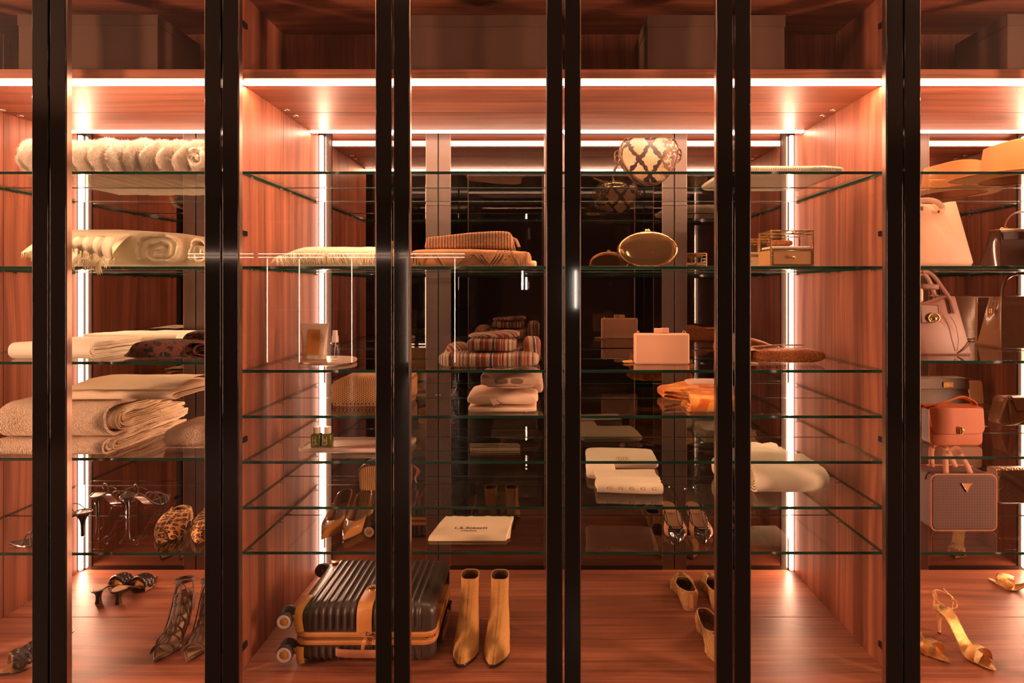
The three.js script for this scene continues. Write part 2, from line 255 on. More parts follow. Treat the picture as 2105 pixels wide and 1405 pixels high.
for (const u of UNITS) {
  const { x0, x1, where } = u, xm = (x0 + x1) / 2, W = x1 - x0, T = 0.0195;
  const o = thing('wardrobe', `${where} walnut wardrobe unit with ${u.doors.length > 2 ? 'four' : u.doors.length > 1 ? 'two' : 'one visible'} tall glass doors in black frames`, 'wardrobe', [0, 0, 0]);
  u.group = o;
  const plank = (name, g, grain, seed) => part(o, name, metreUV(g, grain, seed * 0.37, seed * 0.61), WOOD);
  for (const [e, s] of [[x0, -1], [x1, 1]]) {
    const a = Math.min(e, e + s * T), b = Math.max(e, e + s * T), k = where.length + s;
    plank('side_panel', span(a, b, -0.03, 2.29, Z_SEAM + 0.0012, 0, 0.0008), 'y', k + 2);
    plank('side_panel', span(a, b, -0.03, H_TOP, -0.612, Z_SEAM - 0.0012, 0.0008), 'y', k + 5);
  }
  plank('floor_board', span(x0 + 0.0005, x1 - 0.0005, -0.03, 0, Z_SEAM + 0.001, 0.056, 0.0008), 'x', 3 + W);
  plank('floor_board', span(x0 + 0.0005, x1 - 0.0005, -0.03, 0, Z_BACK - 0.01, Z_SEAM - 0.001, 0.0008), 'x', 4 + W);
  plank('ceiling_board', span(x0 + 0.0005, x1 - 0.0005, H_CEIL, H_TOP, Z_SEAM + 0.001, -0.019, 0.0008), 'x', 5 + W);
  plank('ceiling_board', span(x0 + 0.0005, x1 - 0.0005, H_CEIL, H_TOP, Z_CEIL, Z_SEAM - 0.0012, 0.0008), 'x', 6 + W);
  plank('ceiling_board', span(x0 + 0.0005, x1 - 0.0005, H_CEIL + 0.017, H_TOP, -0.018, 0, 0.0008), 'x', 7.2 + W);
  plank('ceiling_board', span(x0 + 0.0005, x1 - 0.0005, H_CEIL + 0.028, H_TOP, -0.66, Z_CEIL - 0.001, 0.0008), 'x', 8.2 + W);
  plank('roof_board', span(x0 + 0.0005, x1 - 0.0005, H_ROOF, H_ROOF + 0.03, Z_SEAM - 0.02, 0, 0.0008), 'x', 9 + W);
  plank('back_panel', span(x0 + 0.0005, x1 - 0.0005, H_TOP, H_ROOF, Z_SEAM - 0.018, Z_SEAM, 0.0005), 'y', 1 + W);
  part(o, 'gable_strip', span(x0 - T, x1 + T, -0.09, -0.032, -0.62, 0.03), BLACK_METAL);
  // mirror back: glossy end posts, panels between joint posts, black rails
  const y0 = 0.0, y1 = H_CEIL + 0.02, n = u.doors.length > 2 ? 4 : 2, pw = W / n, E = 0.032;
  part(o, 'mirror_backing', span(x0 - T, x1 + T, -0.03, 2.1, Z_BACK - 0.03, Z_BACK - 0.006), BLACK_METAL);
  for (const [a, b] of [[x0 + 0.0005, x0 + 0.018 + E], [x1 - 0.018 - E, x1 - 0.0005]]) part(o, 'end_post', span(a, b, y0 + 0.001, y1, Z_BACK - 0.005, Z_BACK + 0.004, 0.001), POST_GLOSS);
  for (let i = 0; i < n; i++) {
    const a = i ? x0 + pw * i + 0.052 : x0 + 0.018 + E + 0.001, b = i < n - 1 ? x0 + pw * (i + 1) - 0.052 : x1 - 0.018 - E - 0.001;
    part(o, 'mirror_panel', span(a, b, y0 + 0.016, y1, Z_BACK - 0.005, Z_BACK, 0.0008), MIRROR);
    part(o, 'mirror_rail', span(a, b, y0 + 0.001, y0 + 0.015, Z_BACK - 0.005, Z_BACK + 0.004), BLACK_METAL);
  }
  for (let i = 1; i < n; i++) {
    const c = x0 + pw * i;
    for (const s of [-1, 1]) {
      const p = part(o, 'joint_post', span(c + s * 0.0025, c + s * 0.0515, y0 + 0.001, y1, Z_BACK - 0.005, Z_BACK + 0.002, 0.0008), POST_METAL);
      for (const py of [812, 832, 900, 947, 1030]) if (where === 'middle') { const q = at(0, py, Z_BACK); part(p, 'screw', new THREE.CylinderGeometry(0.0032, 0.0032, 0.003, 8).rotateX(Math.PI / 2).translate(c + s * 0.008, q.y, Z_BACK + 0.003), CHROME); }
    }
    for (const s of [-1, 1]) part(o, 'post_trim', span(c + s * 0.0516, c + s * 0.0534, y0 + 0.016, y1, Z_BACK + 0.0002, Z_BACK + 0.003), EDGE_METAL);
  }
  for (const i of u.doors) makeDoor(o, i);
  // hinges on the side panels, cable grommets under the ceiling
  for (const py of [50, 480, 905, 1330]) for (const [e, s] of [[x0, 1], [x1, -1]]) {
    const y = at(0, py, -0.004).y;
    part(o, 'hinge', [span(e, e + s * 0.008, y - 0.009, y + 0.009, -0.022, 0.010, 0.002), rod(V(e + s * 0.006, y - 0.006, 0.014), V(e + s * 0.006, y + 0.006, 0.013), 0.004)], BLACK_METAL);
  }
  for (const [z, dx] of [[-0.255, 0.026], [-0.32, 0.03]]) for (const [e, s] of [[x0, 1], [x1, -1]]) part(o, 'grommet', new THREE.TorusGeometry(0.008, 0.0022, 8, 20).rotateX(Math.PI / 2).translate(e + s * dx, H_CEIL - 0.001, z), CHROME);

  // lights
  ledStrip(`warm LED strip along the front edge of the ${where} wardrobe ceiling`, V(xm, H_CEIL + 0.0065, -0.0095), W - 0.004, 0.0165, 0.017, 'x', V(0, -1, -0.35), LED_LIGHT.topFront);
  ledStrip(`warm LED strip along the rear edge of the ${where} wardrobe ceiling`, V(xm, H_CEIL + 0.004, Z_CEIL - 0.014), W - 0.004, 0.022, 0.014, 'x', V(0, -1, 0.25), LED_LIGHT.topBack);
  for (const [e, s, side] of [[x0, 1, 'left'], [x1, -1, 'right']]) ledStrip(`upright warm LED strip in the rear ${side} corner of the ${where} wardrobe`, V(e + s * 0.0095, 0.935, -0.6195), 1.862, 0.0165, 0.012, 'y', V(s, 0, 0.22), LED_LIGHT.upright);

  // glass shelves, each of a front and a rear pane with polished green edges
  SHELF[where].forEach((y, i) => {
    const words = { left: ['top', 'second', 'third', 'fourth', 'lowest'], middle: ['top', 'second', 'third', 'fourth', 'fifth', 'sixth', 'lowest'], right: ['top', 'second', 'third', 'fourth', 'lowest'] }[where];
    const g = thing('glass_shelf', `${words[i]} clear glass shelf with green edges in the ${where} wardrobe`, 'shelf', [0, y, 0]);
    const a = x0 + 0.0015, b = x1 - 0.0015, t = T_SHELF;
    for (const [zf, zb] of [[-0.0015, Z_SEAM + 0.001], [Z_SEAM - 0.001, -0.604]]) {
      const p = part(g, 'pane', new THREE.PlaneGeometry(b - a - 0.004, zf - zb - 0.004).rotateX(-Math.PI / 2).translate(xm, 0, (zf + zb) / 2), SHELF_GLASS);
      part(p, 'edge', [span(a, b, zf > -0.1 ? -t : -0.0022, 0, zf - 0.002, zf, 0.0006), span(a, b, -0.0022, 0, zb, zb + 0.002, 0.0006), span(a, a + 0.002, -t, 0, zb + 0.0021, zf - 0.0021), span(b - 0.002, b, -t, 0, zb + 0.0021, zf - 0.0021)], SHELF_EDGE);
    }
    for (const z of [-0.045, -0.252, -0.322, -0.57]) for (const [e, s] of [[a, 1], [b, -1]]) part(g, 'shelf_pin', rod(V(e - s * 0.001, -t - 0.0032, z), V(e + s * 0.012, -t - 0.0032, z), 0.003, 8), CHROME);
  });
}
// ---------------------------------------------------------------- placing on shelves
const spot = (px, py, y) => { const z = depthOn(py, y); return at(px, py, z).setY(y + 0.0006); };
const toward = (heel, toe) => Math.atan2(toe.x - heel.x, toe.z - heel.z);   // turn that points local +z from heel to toe

// ---------------------------------------------------------------- cloth
const frontUV = (g) => { g = plain(g); const p = g.attributes.position, uv = g.attributes.uv; for (let i = 0; i < p.count; i++) uv.setXY(i, p.getX(i), p.getY(i) - p.getZ(i)); return g; };
// a soft block standing on y = 0: rounded box swept as a superellipsoid, ruffled by noise
function pillow(w, h, d, o = {}) {
  const { ex = 0.28, ey = 0.45, n = 0.003, f = 18, seed = 1, nu = 72, nv = 30, shape } = o, sp = (a, e) => Math.sign(a) * Math.pow(Math.abs(a), e);
  const g = grid(nu, nv, (u, v) => {
    const a = u * Math.PI * 2, b = (v - 0.5) * Math.PI, cb = sp(Math.cos(b), ey);
    const q = V(-cb * sp(Math.sin(a), ex) * w / 2, (sp(Math.sin(b), ey) * 0.5 + 0.5) * h, -cb * sp(Math.cos(a), ex) * d / 2);
    if (shape) shape(q);
    const k = n * Math.min(1, q.y / 0.006);
    q.x += (fbm(q.x * f + seed, q.y * f * 1.6, q.z * f) - 0.5) * 2 * k; q.z += (fbm(q.x * f, q.y * f * 1.6 + seed, q.z * f + 7) - 0.5) * 2 * k; q.y += (fbm(q.x * f + 3, q.y * f, q.z * f + seed) - 0.5) * 1.6 * k;
    q.y = Math.max(0, q.y);
    return q;
  }, true);
  return frontUV(g);
}
// nested folds: layers that run from back to front and turn round at the front; their edges show at both ends
function foldLayers(w, h, d, o = {}) {
  const { n = 4, t = 0.003, wob = 0.003, seed = 3, f = 22, inset = 0.006, skew = 0, seg = 56, round = 1 } = o, list = [];
  const N = Math.max(10, Math.round(w / 0.02));
  for (let k = 0; k < n; k++) {
    const s = (h / 2 - t / 2) * (1 - k / n), r = Math.max(s, t * 0.6), cy = h / 2, zf = d / 2 - h / 2 * round - k * inset * 0.6, pts = [];
    pts.push(V(0, cy + r, -d / 2 + k * 0.004), V(0, cy + r, -d / 4), V(0, cy + r, 0), V(0, cy + r, zf - 0.01));
    for (let i = 0; i <= 8; i++) { const a = Math.PI / 2 - Math.PI * i / 8; pts.push(V(0, cy + Math.sin(a) * r, zf + Math.cos(a) * Math.min(r, h / 2) * round)); }
    pts.push(V(0, cy - r, zf - 0.01), V(0, cy - r, 0), V(0, cy - r, -d / 4), V(0, cy - r, -d / 2 + k * 0.004));
    const c = new THREE.CatmullRomCurve3(pts, false, 'centripetal'), rows = [];
    for (let i = 0; i <= seg; i++) { const p = c.getPointAt(i / seg), tan = c.getTangentAt(i / seg); rows.push([p, V(0, tan.z, -tan.y)]); }
    const end = (i, e) => e * (w / 2 - k * inset * 0.5 - (noise(i * 0.35 + k * 11, seed + e, 4) - 0.2) * inset);
    const sheet = (side) => grid(N, seg, (u, v) => { const i = Math.round(v * seg), [p, q] = rows[i], x = mix(end(i, -1), end(i, 1), u); return V(x, p.y + q.y * side * t / 2, p.z + q.z * side * t / 2); });
    const rim = (e) => grid(1, seg, (u, v) => { const i = Math.round(v * seg), [p, q] = rows[i], side = (u - 0.5) * 2 * e; return V(end(i, e), p.y + q.y * side * t / 2, p.z + q.z * side * t / 2); });
    list.push(sheet(1), sheet(-1), rim(1), rim(-1));
  }
  const g = merge(list.map((a) => { const p = a.attributes.position; for (let i = 0; i < p.count; i++) { const x = p.getX(i), y = p.getY(i), z = p.getZ(i), k = Math.min(1, y / 0.01); p.setXYZ(i, x + skew * y + (noise(y * f * 3, z * f, seed) - 0.5) * wob * 2, y + (noise(x * f + seed, y * f, z * f) - 0.5) * wob * 2 * k, z + (noise(x * f * 0.7, y * f, seed + 5) - 0.5) * wob * 2.4); } a.computeVertexNormals(); return a; }));
  return frontUV(g);
}
// a rolled or spiral strip seen end-on: path in the x,y plane, its width along z
const scroll = (pts, depth, t, o = {}) => { const { n = 60, wob = 0.0015, seed = 2 } = o; return frontUV(warp(strap(curve(pts.map(([x, y]) => V(x, y, 0))), depth, t, V(0, 0, 1), n), (v) => { v.z += (noise(v.x * 60 + seed, v.y * 60, 1) - 0.5) * 0.012; v.x += (noise(v.y * 40, v.z * 25, seed) - 0.5) * wob * 2; v.y += (noise(v.x * 40, v.z * 25, seed + 4) - 0.5) * wob; })); };
// strands merged into one mesh: each [from, to, bend]
function strands(list, r, m = 4) {
  const pos = [], idx = [];
  for (const [a, b, c] of list) {
    const base = pos.length / 3, S = 5;
    for (let i = 0; i <= S; i++) {
      const t = i / S, p = a.clone().multiplyScalar((1 - t) * (1 - t)).addScaledVector(c, 2 * t * (1 - t)).addScaledVector(b, t * t), rad = r * (1 - 0.75 * t * t);
      for (let j = 0; j < m; j++) { const q = j / m * Math.PI * 2; pos.push(p.x + Math.cos(q) * rad, p.y + (i === 0 ? 0 : Math.sin(q * 0.5) * rad * 0.3), p.z + Math.sin(q) * rad); }
      if (i) for (let j = 0; j < m; j++) { const x = base + (i - 1) * m + j, y = base + (i - 1) * m + (j + 1) % m; idx.push(x, y, y + m, x, y + m, x + m); }
    }
  }
  const g = new THREE.BufferGeometry(); g.setAttribute('position', new THREE.Float32BufferAttribute(pos, 3)); g.setIndex(idx); g.computeVertexNormals(); return g;
}
// tufts on a surface: instanced thin cones along jittered normals
function tufts(parent, name, geometry, material, count, len, rad, o = {}) {
  const { keep = () => true, droop = 0.4, seed = 5, vary = [0.8, 1.1] } = o; seedValue = seed;
  const g = plain(geometry), p = g.attributes.position, n = g.attributes.normal, F = p.count / 3, area = new Float32Array(F); let sum = 0;
  const a = V(), b = V(), c = V();
  for (let i = 0; i < F; i++) { a.fromBufferAttribute(p, 3 * i); b.fromBufferAttribute(p, 3 * i + 1); c.fromBufferAttribute(p, 3 * i + 2); if (keep(a)) sum += b.clone().sub(a).cross(c.clone().sub(a)).length(); area[i] = sum; }
  const cone = new THREE.ConeGeometry(rad, len, 3, 2, true).translate(0, len / 2, 0); warp(cone, (v) => { v.x += (v.y / len) ** 2 * len * 0.35; });
  const im = new THREE.InstancedMesh(cone, material, count), M = new THREE.Matrix4(), q = new THREE.Quaternion(), col = new THREE.Color();
  for (let k = 0; k < count; k++) {
    const t = rnd() * sum; let lo = 0, hi = F - 1; while (lo < hi) { const m = (lo + hi) >> 1; area[m] < t ? lo = m + 1 : hi = m; }
    let u = rnd(), v = rnd(); if (u + v > 1) { u = 1 - u; v = 1 - v; }
    a.fromBufferAttribute(p, 3 * lo); b.fromBufferAttribute(p, 3 * lo + 1); c.fromBufferAttribute(p, 3 * lo + 2);
    const x = a.clone().addScaledVector(b.sub(a), u).addScaledVector(c.sub(a), v);
    const N = V().fromBufferAttribute(n, 3 * lo); N.add(V(rr(-0.6, 0.6), rr(-0.6, 0.6) - droop, rr(-0.6, 0.6)).multiplyScalar(o.spread ?? 1)).normalize();
    q.setFromUnitVectors(V(0, 1, 0), N).multiply(new THREE.Quaternion().setFromAxisAngle(V(0, 1, 0), rnd() * 6.28));
    const s = rr(0.6, 1.2); im.setMatrixAt(k, M.compose(x.addScaledVector(N, -len * 0.15), q, V(s, s, s)));
    const w = rr(...vary); im.setColorAt(k, col.setRGB(w, w * 0.99, w * 0.97));
  }
  im.name = name; im.userData.kind = 'stuff'; shadows(im); parent.add(im); return im;
}

// ---------------------------------------------------------------- cloth materials
const weaveBump = texture(256, 256, (u, v) => 0.5 + 0.25 * Math.sin(u * Math.PI * 2 * 64) * Math.sin(v * Math.PI * 2 * 64) + 0.5 * (loopNoise(u, v, 40, 40, 5) - 0.5), false);
const loopBump = texture(512, 512, (u, v) => 0.55 * loopNoise(u, v, 90, 90, 7) + 0.45 * loopNoise(u, v, 200, 200, 8), false);
const lighter = (c, k) => (Array.isArray(c) ? c.map((x) => Math.min(0.9, x * k)) : c);
const cloth = (color, o = {}) => phys(lighter(color, 1.2), 0.92, { sheen: o.sheen ?? 0.25, sheenColor: lin(1, 0.9, 0.8), sheenRoughness: 0.6, bumpMap: scaled(o.bump ?? weaveBump, o.rep ?? 5), bumpScale: o.depth ?? 0.0004, ...(o.map ? { map: o.map } : {}) });
const terry = (color, depth = 0.003) => cloth(color, { bump: loopBump, rep: 4, depth, sheen: 0.4 });

// ---------------------------------------------------------------- shoes: local frame, toe towards +z, heel centre at z = 0
function spline(keys) { // smooth interpolation through [t, value]
  return (t) => { let i = 0; while (i < keys.length - 2 && t > keys[i + 1][0]) i++; const [a, va] = keys[i], [b, vb] = keys[i + 1], s = clamp((t - a) / (b - a)); return va + (vb - va) * s * s * (3 - 2 * s); };
}
function last(o) {   // L length, W ball width, H heel height, point 0 round .. 1 sharp, side +1/-1 bends the foot
  const { L = 0.235, W = 0.078, H = 0.0, point = 0.4, side = 1, square = 0, heelW = 0.66, toeSpring = 0.004 } = o;
  const body = spline([[0, heelW], [0.16, heelW + 0.03], [0.42, heelW * 0.88], [0.7, 1], [0.82, 0.93 - 0.1 * point], [1, 0.72 - 0.35 * point]]);
  const half = (t) => {
    const heel = t < 0.12 ? Math.sqrt(Math.max(0, 1 - (1 - t / 0.12) ** 2)) : 1, T = 0.28, e = square ? 0.22 : mix(0.5, 0.82, point), toe = t > 1 - T ? Math.pow(clamp((1 - t) / T), e) : 1;
    return W / 2 * body(t) * heel * mix(1, toe, square ? smooth(1 - T, 1, t) * 0 + 1 : 1);
  };
  const mid = (t) => side * W * 0.09 * Math.sin(t * Math.PI * 0.95) - side * W * 0.05 * t;
  const rise = (t) => H * (1 - smooth(0.16, 0.64, t)) + toeSpring * smooth(0.8, 1, t) - H * 0.04 * (1 - smooth(0, 0.2, t));
  return { ...o, L, W, H, half, mid, rise };
}
function soleGeo(k, thick, grow = 0, lift = 0, o = {}) {   // slab that follows the arch
  const { n = 40, t0 = 0, t1 = 1 } = o, rings = [];
  for (let i = 0; i <= n; i++) { const t = mix(t0, t1, (1 - Math.cos(Math.PI * i / n)) / 2), h = Math.max(0.0006, k.half(t) + grow), y = k.rise(t) + lift, z = t * (k.L + 2 * grow) - grow, c = k.mid(t), b = Math.min(h * 0.4, thick * 0.3); rings.push([V(c - h + b, y, z), V(c + h - b, y, z), V(c + h, y + thick * 0.4, z), V(c + h - b, y + thick, z), V(c - h + b, y + thick, z), V(c - h, y + thick * 0.4, z)]); }
  return toCreasedNormals(loft(rings), 0.7);
}
// upper: from the sole's edge up to a topline; both closed loops run heel -> one side -> toe -> other side
function upperGeo(k, o) {
  const { t0 = 0, t1 = 0.62, height, wide, lift = 0.003, grow = 0.001, p0 = 0, p1 = 1, nu = 72, nv = 14, s0 = 0, bulge = 0.012, inner = 0, tEdge } = o;
  return grid(nu, nv, (u, v) => {
    const p = mix(p0, p1, u), c = (1 - Math.cos(2 * Math.PI * p)) / 2, sd = Math.sin(2 * Math.PI * p) >= 0 ? 1 : -1, s = mix(s0, 1, v);
    const te = c, e = V(k.mid(te) + sd * (k.half(te) + grow - inner), k.rise(te) + lift, te * (k.L + 2 * grow) - grow);
    const tt = mix(t0, t1, c), w = wide(tt) - inner, top = V(k.mid(tt) + sd * w * Math.sqrt(Math.abs(Math.sin(2 * Math.PI * p))) ** 0.9, k.rise(tt) + height(tt), tt * k.L);
    const a = s * Math.PI / 2, h = 1 - Math.cos(a), q = e.clone().lerp(top, h); q.y = mix(e.y, top.y, Math.sin(a)) + k.H * 0;
    const out = Math.sin(s * Math.PI) * bulge * (1 - smooth(0.7, 1, c) * 0.6); q.x += sd * out * Math.min(1, Math.abs(Math.sin(2 * Math.PI * p)) * 1.6);
    return q;
  }, p0 === 0 && p1 === 1);
}
function toplineCurve(k, o, n = 48) { const pts = []; for (let i = 0; i < n; i++) { const p = i / n, c = (1 - Math.cos(2 * Math.PI * p)) / 2, sd = Math.sin(2 * Math.PI * p) >= 0 ? 1 : -1, tt = mix(o.t0 ?? 0, o.t1, c); pts.push(V(k.mid(tt) + sd * o.wide(tt) * Math.sqrt(Math.abs(Math.sin(2 * Math.PI * p))) ** 0.9, k.rise(tt) + o.height(tt), tt * k.L)); } return curve(pts, true); }
function heelGeo(k, o = {}) {   // from the heel seat down to a small tip
  const { top = 0.9, tip = 0.012, back = 0.012, flare = 0, t = 0.13, square = 0.5, n = 10, lean = 0.0, pow = 2.2 } = o, rings = [];
  const y1 = k.rise(t) + 0.002, c = k.mid(0.1);
  for (let i = 0; i <= n; i++) {
    const s = i / n, e = Math.pow(1 - s, pow), w = mix(tip / 2, k.half(t) * top, e) + flare * s * s, dpt = mix(tip / 2, k.L * t * 0.95, e) + flare * s * s, z = mix(back + lean, k.L * t * 0.95, e), r = [];
    for (let j = 0; j < 18; j++) { const a = j / 18 * Math.PI * 2, m = 1 / Math.pow(Math.pow(Math.abs(Math.cos(a)), 2 + square * 3) + Math.pow(Math.abs(Math.sin(a)), 2 + square * 3), 1 / (2 + square * 3)); r.push(V(c + Math.cos(a) * w * m, 0, z + Math.sin(a) * dpt * m)); }
    const y = mix(y1, 0.0, s); r.forEach((p) => { p.y = i === 0 ? k.rise(clamp(p.z / k.L)) + 0.002 : y; }); rings.push(r);
  }
  return loft(rings);
}
// a band over the foot from edge to edge at t (z may lean), with its height
const overFoot = (k, t, high, dz = 0, grow = 0.002, n = 9) => { const pts = []; for (let i = 0; i < n; i++) { const a = Math.PI * i / (n - 1), tt = clamp(t + dz * Math.sin(a)), h = k.half(t) + grow; pts.push(V(k.mid(tt) + Math.cos(a) * h, k.rise(tt) + 0.004 + Math.pow(Math.sin(a), 0.75) * high, tt * k.L)); } return curve(pts); };
// ================================================================ left wardrobe
const CREAM = terry([0.84, 0.72, 0.58]), WOOL = cloth([0.86, 0.70, 0.50], { depth: 0.0002 }), PALE = cloth([0.84, 0.70, 0.56], { depth: 0.0002 }), MUSLIN = cloth([0.74, 0.60, 0.42], { depth: 0.0003 });
const FUR = cloth([0.80, 0.69, 0.57], { bump: loopBump, rep: 8, depth: 0.004, sheen: 0.5 });
{ // fur throw
  const Y = SHELF.left[0], a = at(20, 0, -0.03).x, b = at(424, 0, -0.03).x, w = b - a, h = 0.119, D = 0.44, R = h / 2;
  const t = thing('fur_throw', 'fluffy cream faux fur throw with channelled lobes on top shelf of left wardrobe', 'throw', [(a + b) / 2, Y + 0.0008, -0.02 - D / 2]);
  const sec = (s) => { const L = D - R, C = Math.PI * R, P = s * (2 * L + C); if (P < L) return [0, -D / 2 + P, -1, 0]; if (P < L + C) { const q = (P - L) / R; return [R - R * Math.cos(q), D / 2 - R + R * Math.sin(q), -Math.cos(q), Math.sin(q)]; } return [h, D / 2 - R - (P - L - C), 1, 0]; };
  const body = grid(300, 70, (u, v) => {
    const [y, z, ny, nz] = sec(v), x = (u - 0.5) * w, e = Math.sqrt(Math.max(0.02, 1 - Math.max(0, (Math.abs(x) - (w / 2 - 0.03)) / 0.03) ** 2));
    const lean = mix(-0.018, 0.05, u) * smooth(0, h, y) - 0.012 * Math.sin(y / h * 3.1), ph = ((x - lean + w / 2) / w) * 12 + 0.25, fr = ph - Math.floor(ph), lobe = Math.pow(Math.sin(Math.PI * clamp(fr, 0.001, 0.999)), 0.42);
    const dip = (lobe - 1) * 0.030 * smooth(-D / 2, D / 4, z + 0.1) + (hash(Math.floor(ph), 3, 1) - 0.5) * 0.010 * ny, nn = (fbm(x * 40, y * 40, z * 40) - 0.5) * 0.008;
    const k = ny < -0.8 ? 0.35 : 1;
    return V(x, Math.max(0, h / 2 + (y - h / 2) * e + ny * (dip + nn) * k), z + nz * (dip + nn) * k - (1 - e) * R * (z > 0 ? 1 : 0));
  });
  part(t, 'body', frontUV(body), FUR);
  part(t, 'end_cap', [ball(1, 0, 0, 0, 20).scale(0.02, h * 0.42, D * 0.42).translate(-w / 2 + 0.016, h * 0.46, -0.02)], FUR);
  const pts = []; for (let i = 0; i <= 26; i++) { const q = i / 26, r = mix(0.030, 0.006, q), an = 2.2 - q * 9; pts.push([w / 2 - 0.030 + Math.cos(an) * r, 0.044 + Math.sin(an) * r]); }
  part(t, 'rolled_end', scroll(pts, 0.1, 0.013, { n: 90 }).translate(0, 0, D / 2 - 0.045), CREAM);
  tufts(t, 'fur', body, std(0xffffff, 0.95, 0, { color: lin(0.84, 0.73, 0.60) }), 30000, 0.0085, 0.0006, { keep: (p) => p.z > -0.12 && p.y > 0.004, droop: 0.5, seed: 11 });
}
{ // fringed throw
  const Y = SHELF.left[1], z = -0.07, X = (px) => at(px, 0, z).x, t = thing('fringed_throw', 'thick cream fringed wool throw with rolled folds hanging over second shelf edge', 'throw', [X(225), Y + 0.0008, -0.24]), x = (px) => X(px) - X(225), H = pxm(81, z);
  part(t, 'body', pillow(x(392) - x(72), H, 0.34, { ex: 0.16, ey: 0.35, n: 0.006, f: 12, seed: 4, shape: (q) => { q.y *= 1 - 0.10 * smooth(-0.05, 0.25, q.x) - 0.22 * smooth(-0.17, -0.27, q.x); } }), WOOL);
  const roll = (px0, px1, top, turns, z0, name) => { const cx = (x(px0) + x(px1)) / 2, rx = (x(px1) - x(px0)) / 2 - 0.004, ry = top / 2 - 0.003, pts = []; for (let i = 0; i <= 60; i++) { const q = i / 60, r = mix(1, 0.12, Math.pow(q, 0.9)), an = Math.PI * 1.15 - q * turns * Math.PI * 2, sx = Math.sign(Math.cos(an)) * Math.pow(Math.abs(Math.cos(an)), 0.7), sy = Math.sign(Math.sin(an)) * Math.pow(Math.abs(Math.sin(an)), 0.7); pts.push([cx + sx * rx * r, Math.max(0.006, top / 2 + sy * ry * r - 0.008 * (1 - r))]); } part(t, name, scroll(pts, 0.24, 0.011, { n: 150, wob: 0.004 }).translate(0, 0, z0), WOOL); };
  roll(282, 384, 0.116, 2.4, 0.060, 'rolled_fold'); roll(386, 428, 0.104, 1.9, 0.045, 'rolled_fold');
  // drape with fringe over the shelf's edge
  const hemY = (u) => mix(0.028, -0.004, smooth(0, 0.35, u)) + 0.012 * Math.sin(u * 21) - 0.004 * Math.sin(u * 47);
  const drape = (u, v) => { const xx = mix(x(104), x(268), u), out = 0.008 * (1 + Math.sin(u * 33 + v * 2)) * v + 0.008 * v * (1 + Math.sin(u * 13 + 1)); return V(xx + 0.006 * v * Math.sin(u * 40), mix(H * 0.93, hemY(u) + 0.012, v), mix(0.10, 0.244, Math.pow(v, 0.45)) + out); };
  part(t, 'draped_flap', frontUV(grid(110, 26, drape)), WOOL);
  const flap2 = (u, v) => { const xx = mix(x(196), x(272), u); return V(xx + 0.010 * v, mix(0.092, 0.050 - 0.03 * u, v) + 0.006 * Math.sin(u * 26) * v, 0.247 + 0.022 * Math.sin(v * 2.4) + 0.008 * Math.sin(u * 24 + v)); };
  part(t, 'upper_flap', frontUV(grid(50, 16, flap2)), WOOL);
  seedValue = 31; const fr = [];
  for (let i = 0; i < 520; i++) { const u = rnd(), a = drape(u, 1), l = rr(0.010, 0.026); fr.push([a, a.clone().add(V(rr(-0.008, 0.010), -l, rr(0.001, 0.006))), a.clone().add(V(rr(-0.004, 0.004), -l * 0.5, rr(-0.003, 0.006)))]); }
  for (let i = 0; i < 160; i++) { const u = rnd(), a = flap2(u, 1), l = rr(0.008, 0.018); fr.push([a, a.clone().add(V(rr(-0.006, 0.010), -l, rr(0, 0.006))), a.clone().add(V(rr(-0.003, 0.003), -l * 0.5, 0.004))]); }
  for (let i = 0; i < 90; i++) { const a = V(x(76), mix(0.02, 0.078, rnd()), rr(0.08, 0.15)); fr.push([a, a.clone().add(V(-rr(0.008, 0.026), rr(-0.012, 0.010), rr(-0.01, 0.01))), a.clone().add(V(-0.008, 0.006, 0))]); }
  part(t, 'fringe', strands(fr, 0.0011), WOOL, 'loose cream wool fringe', 'stuff');
}
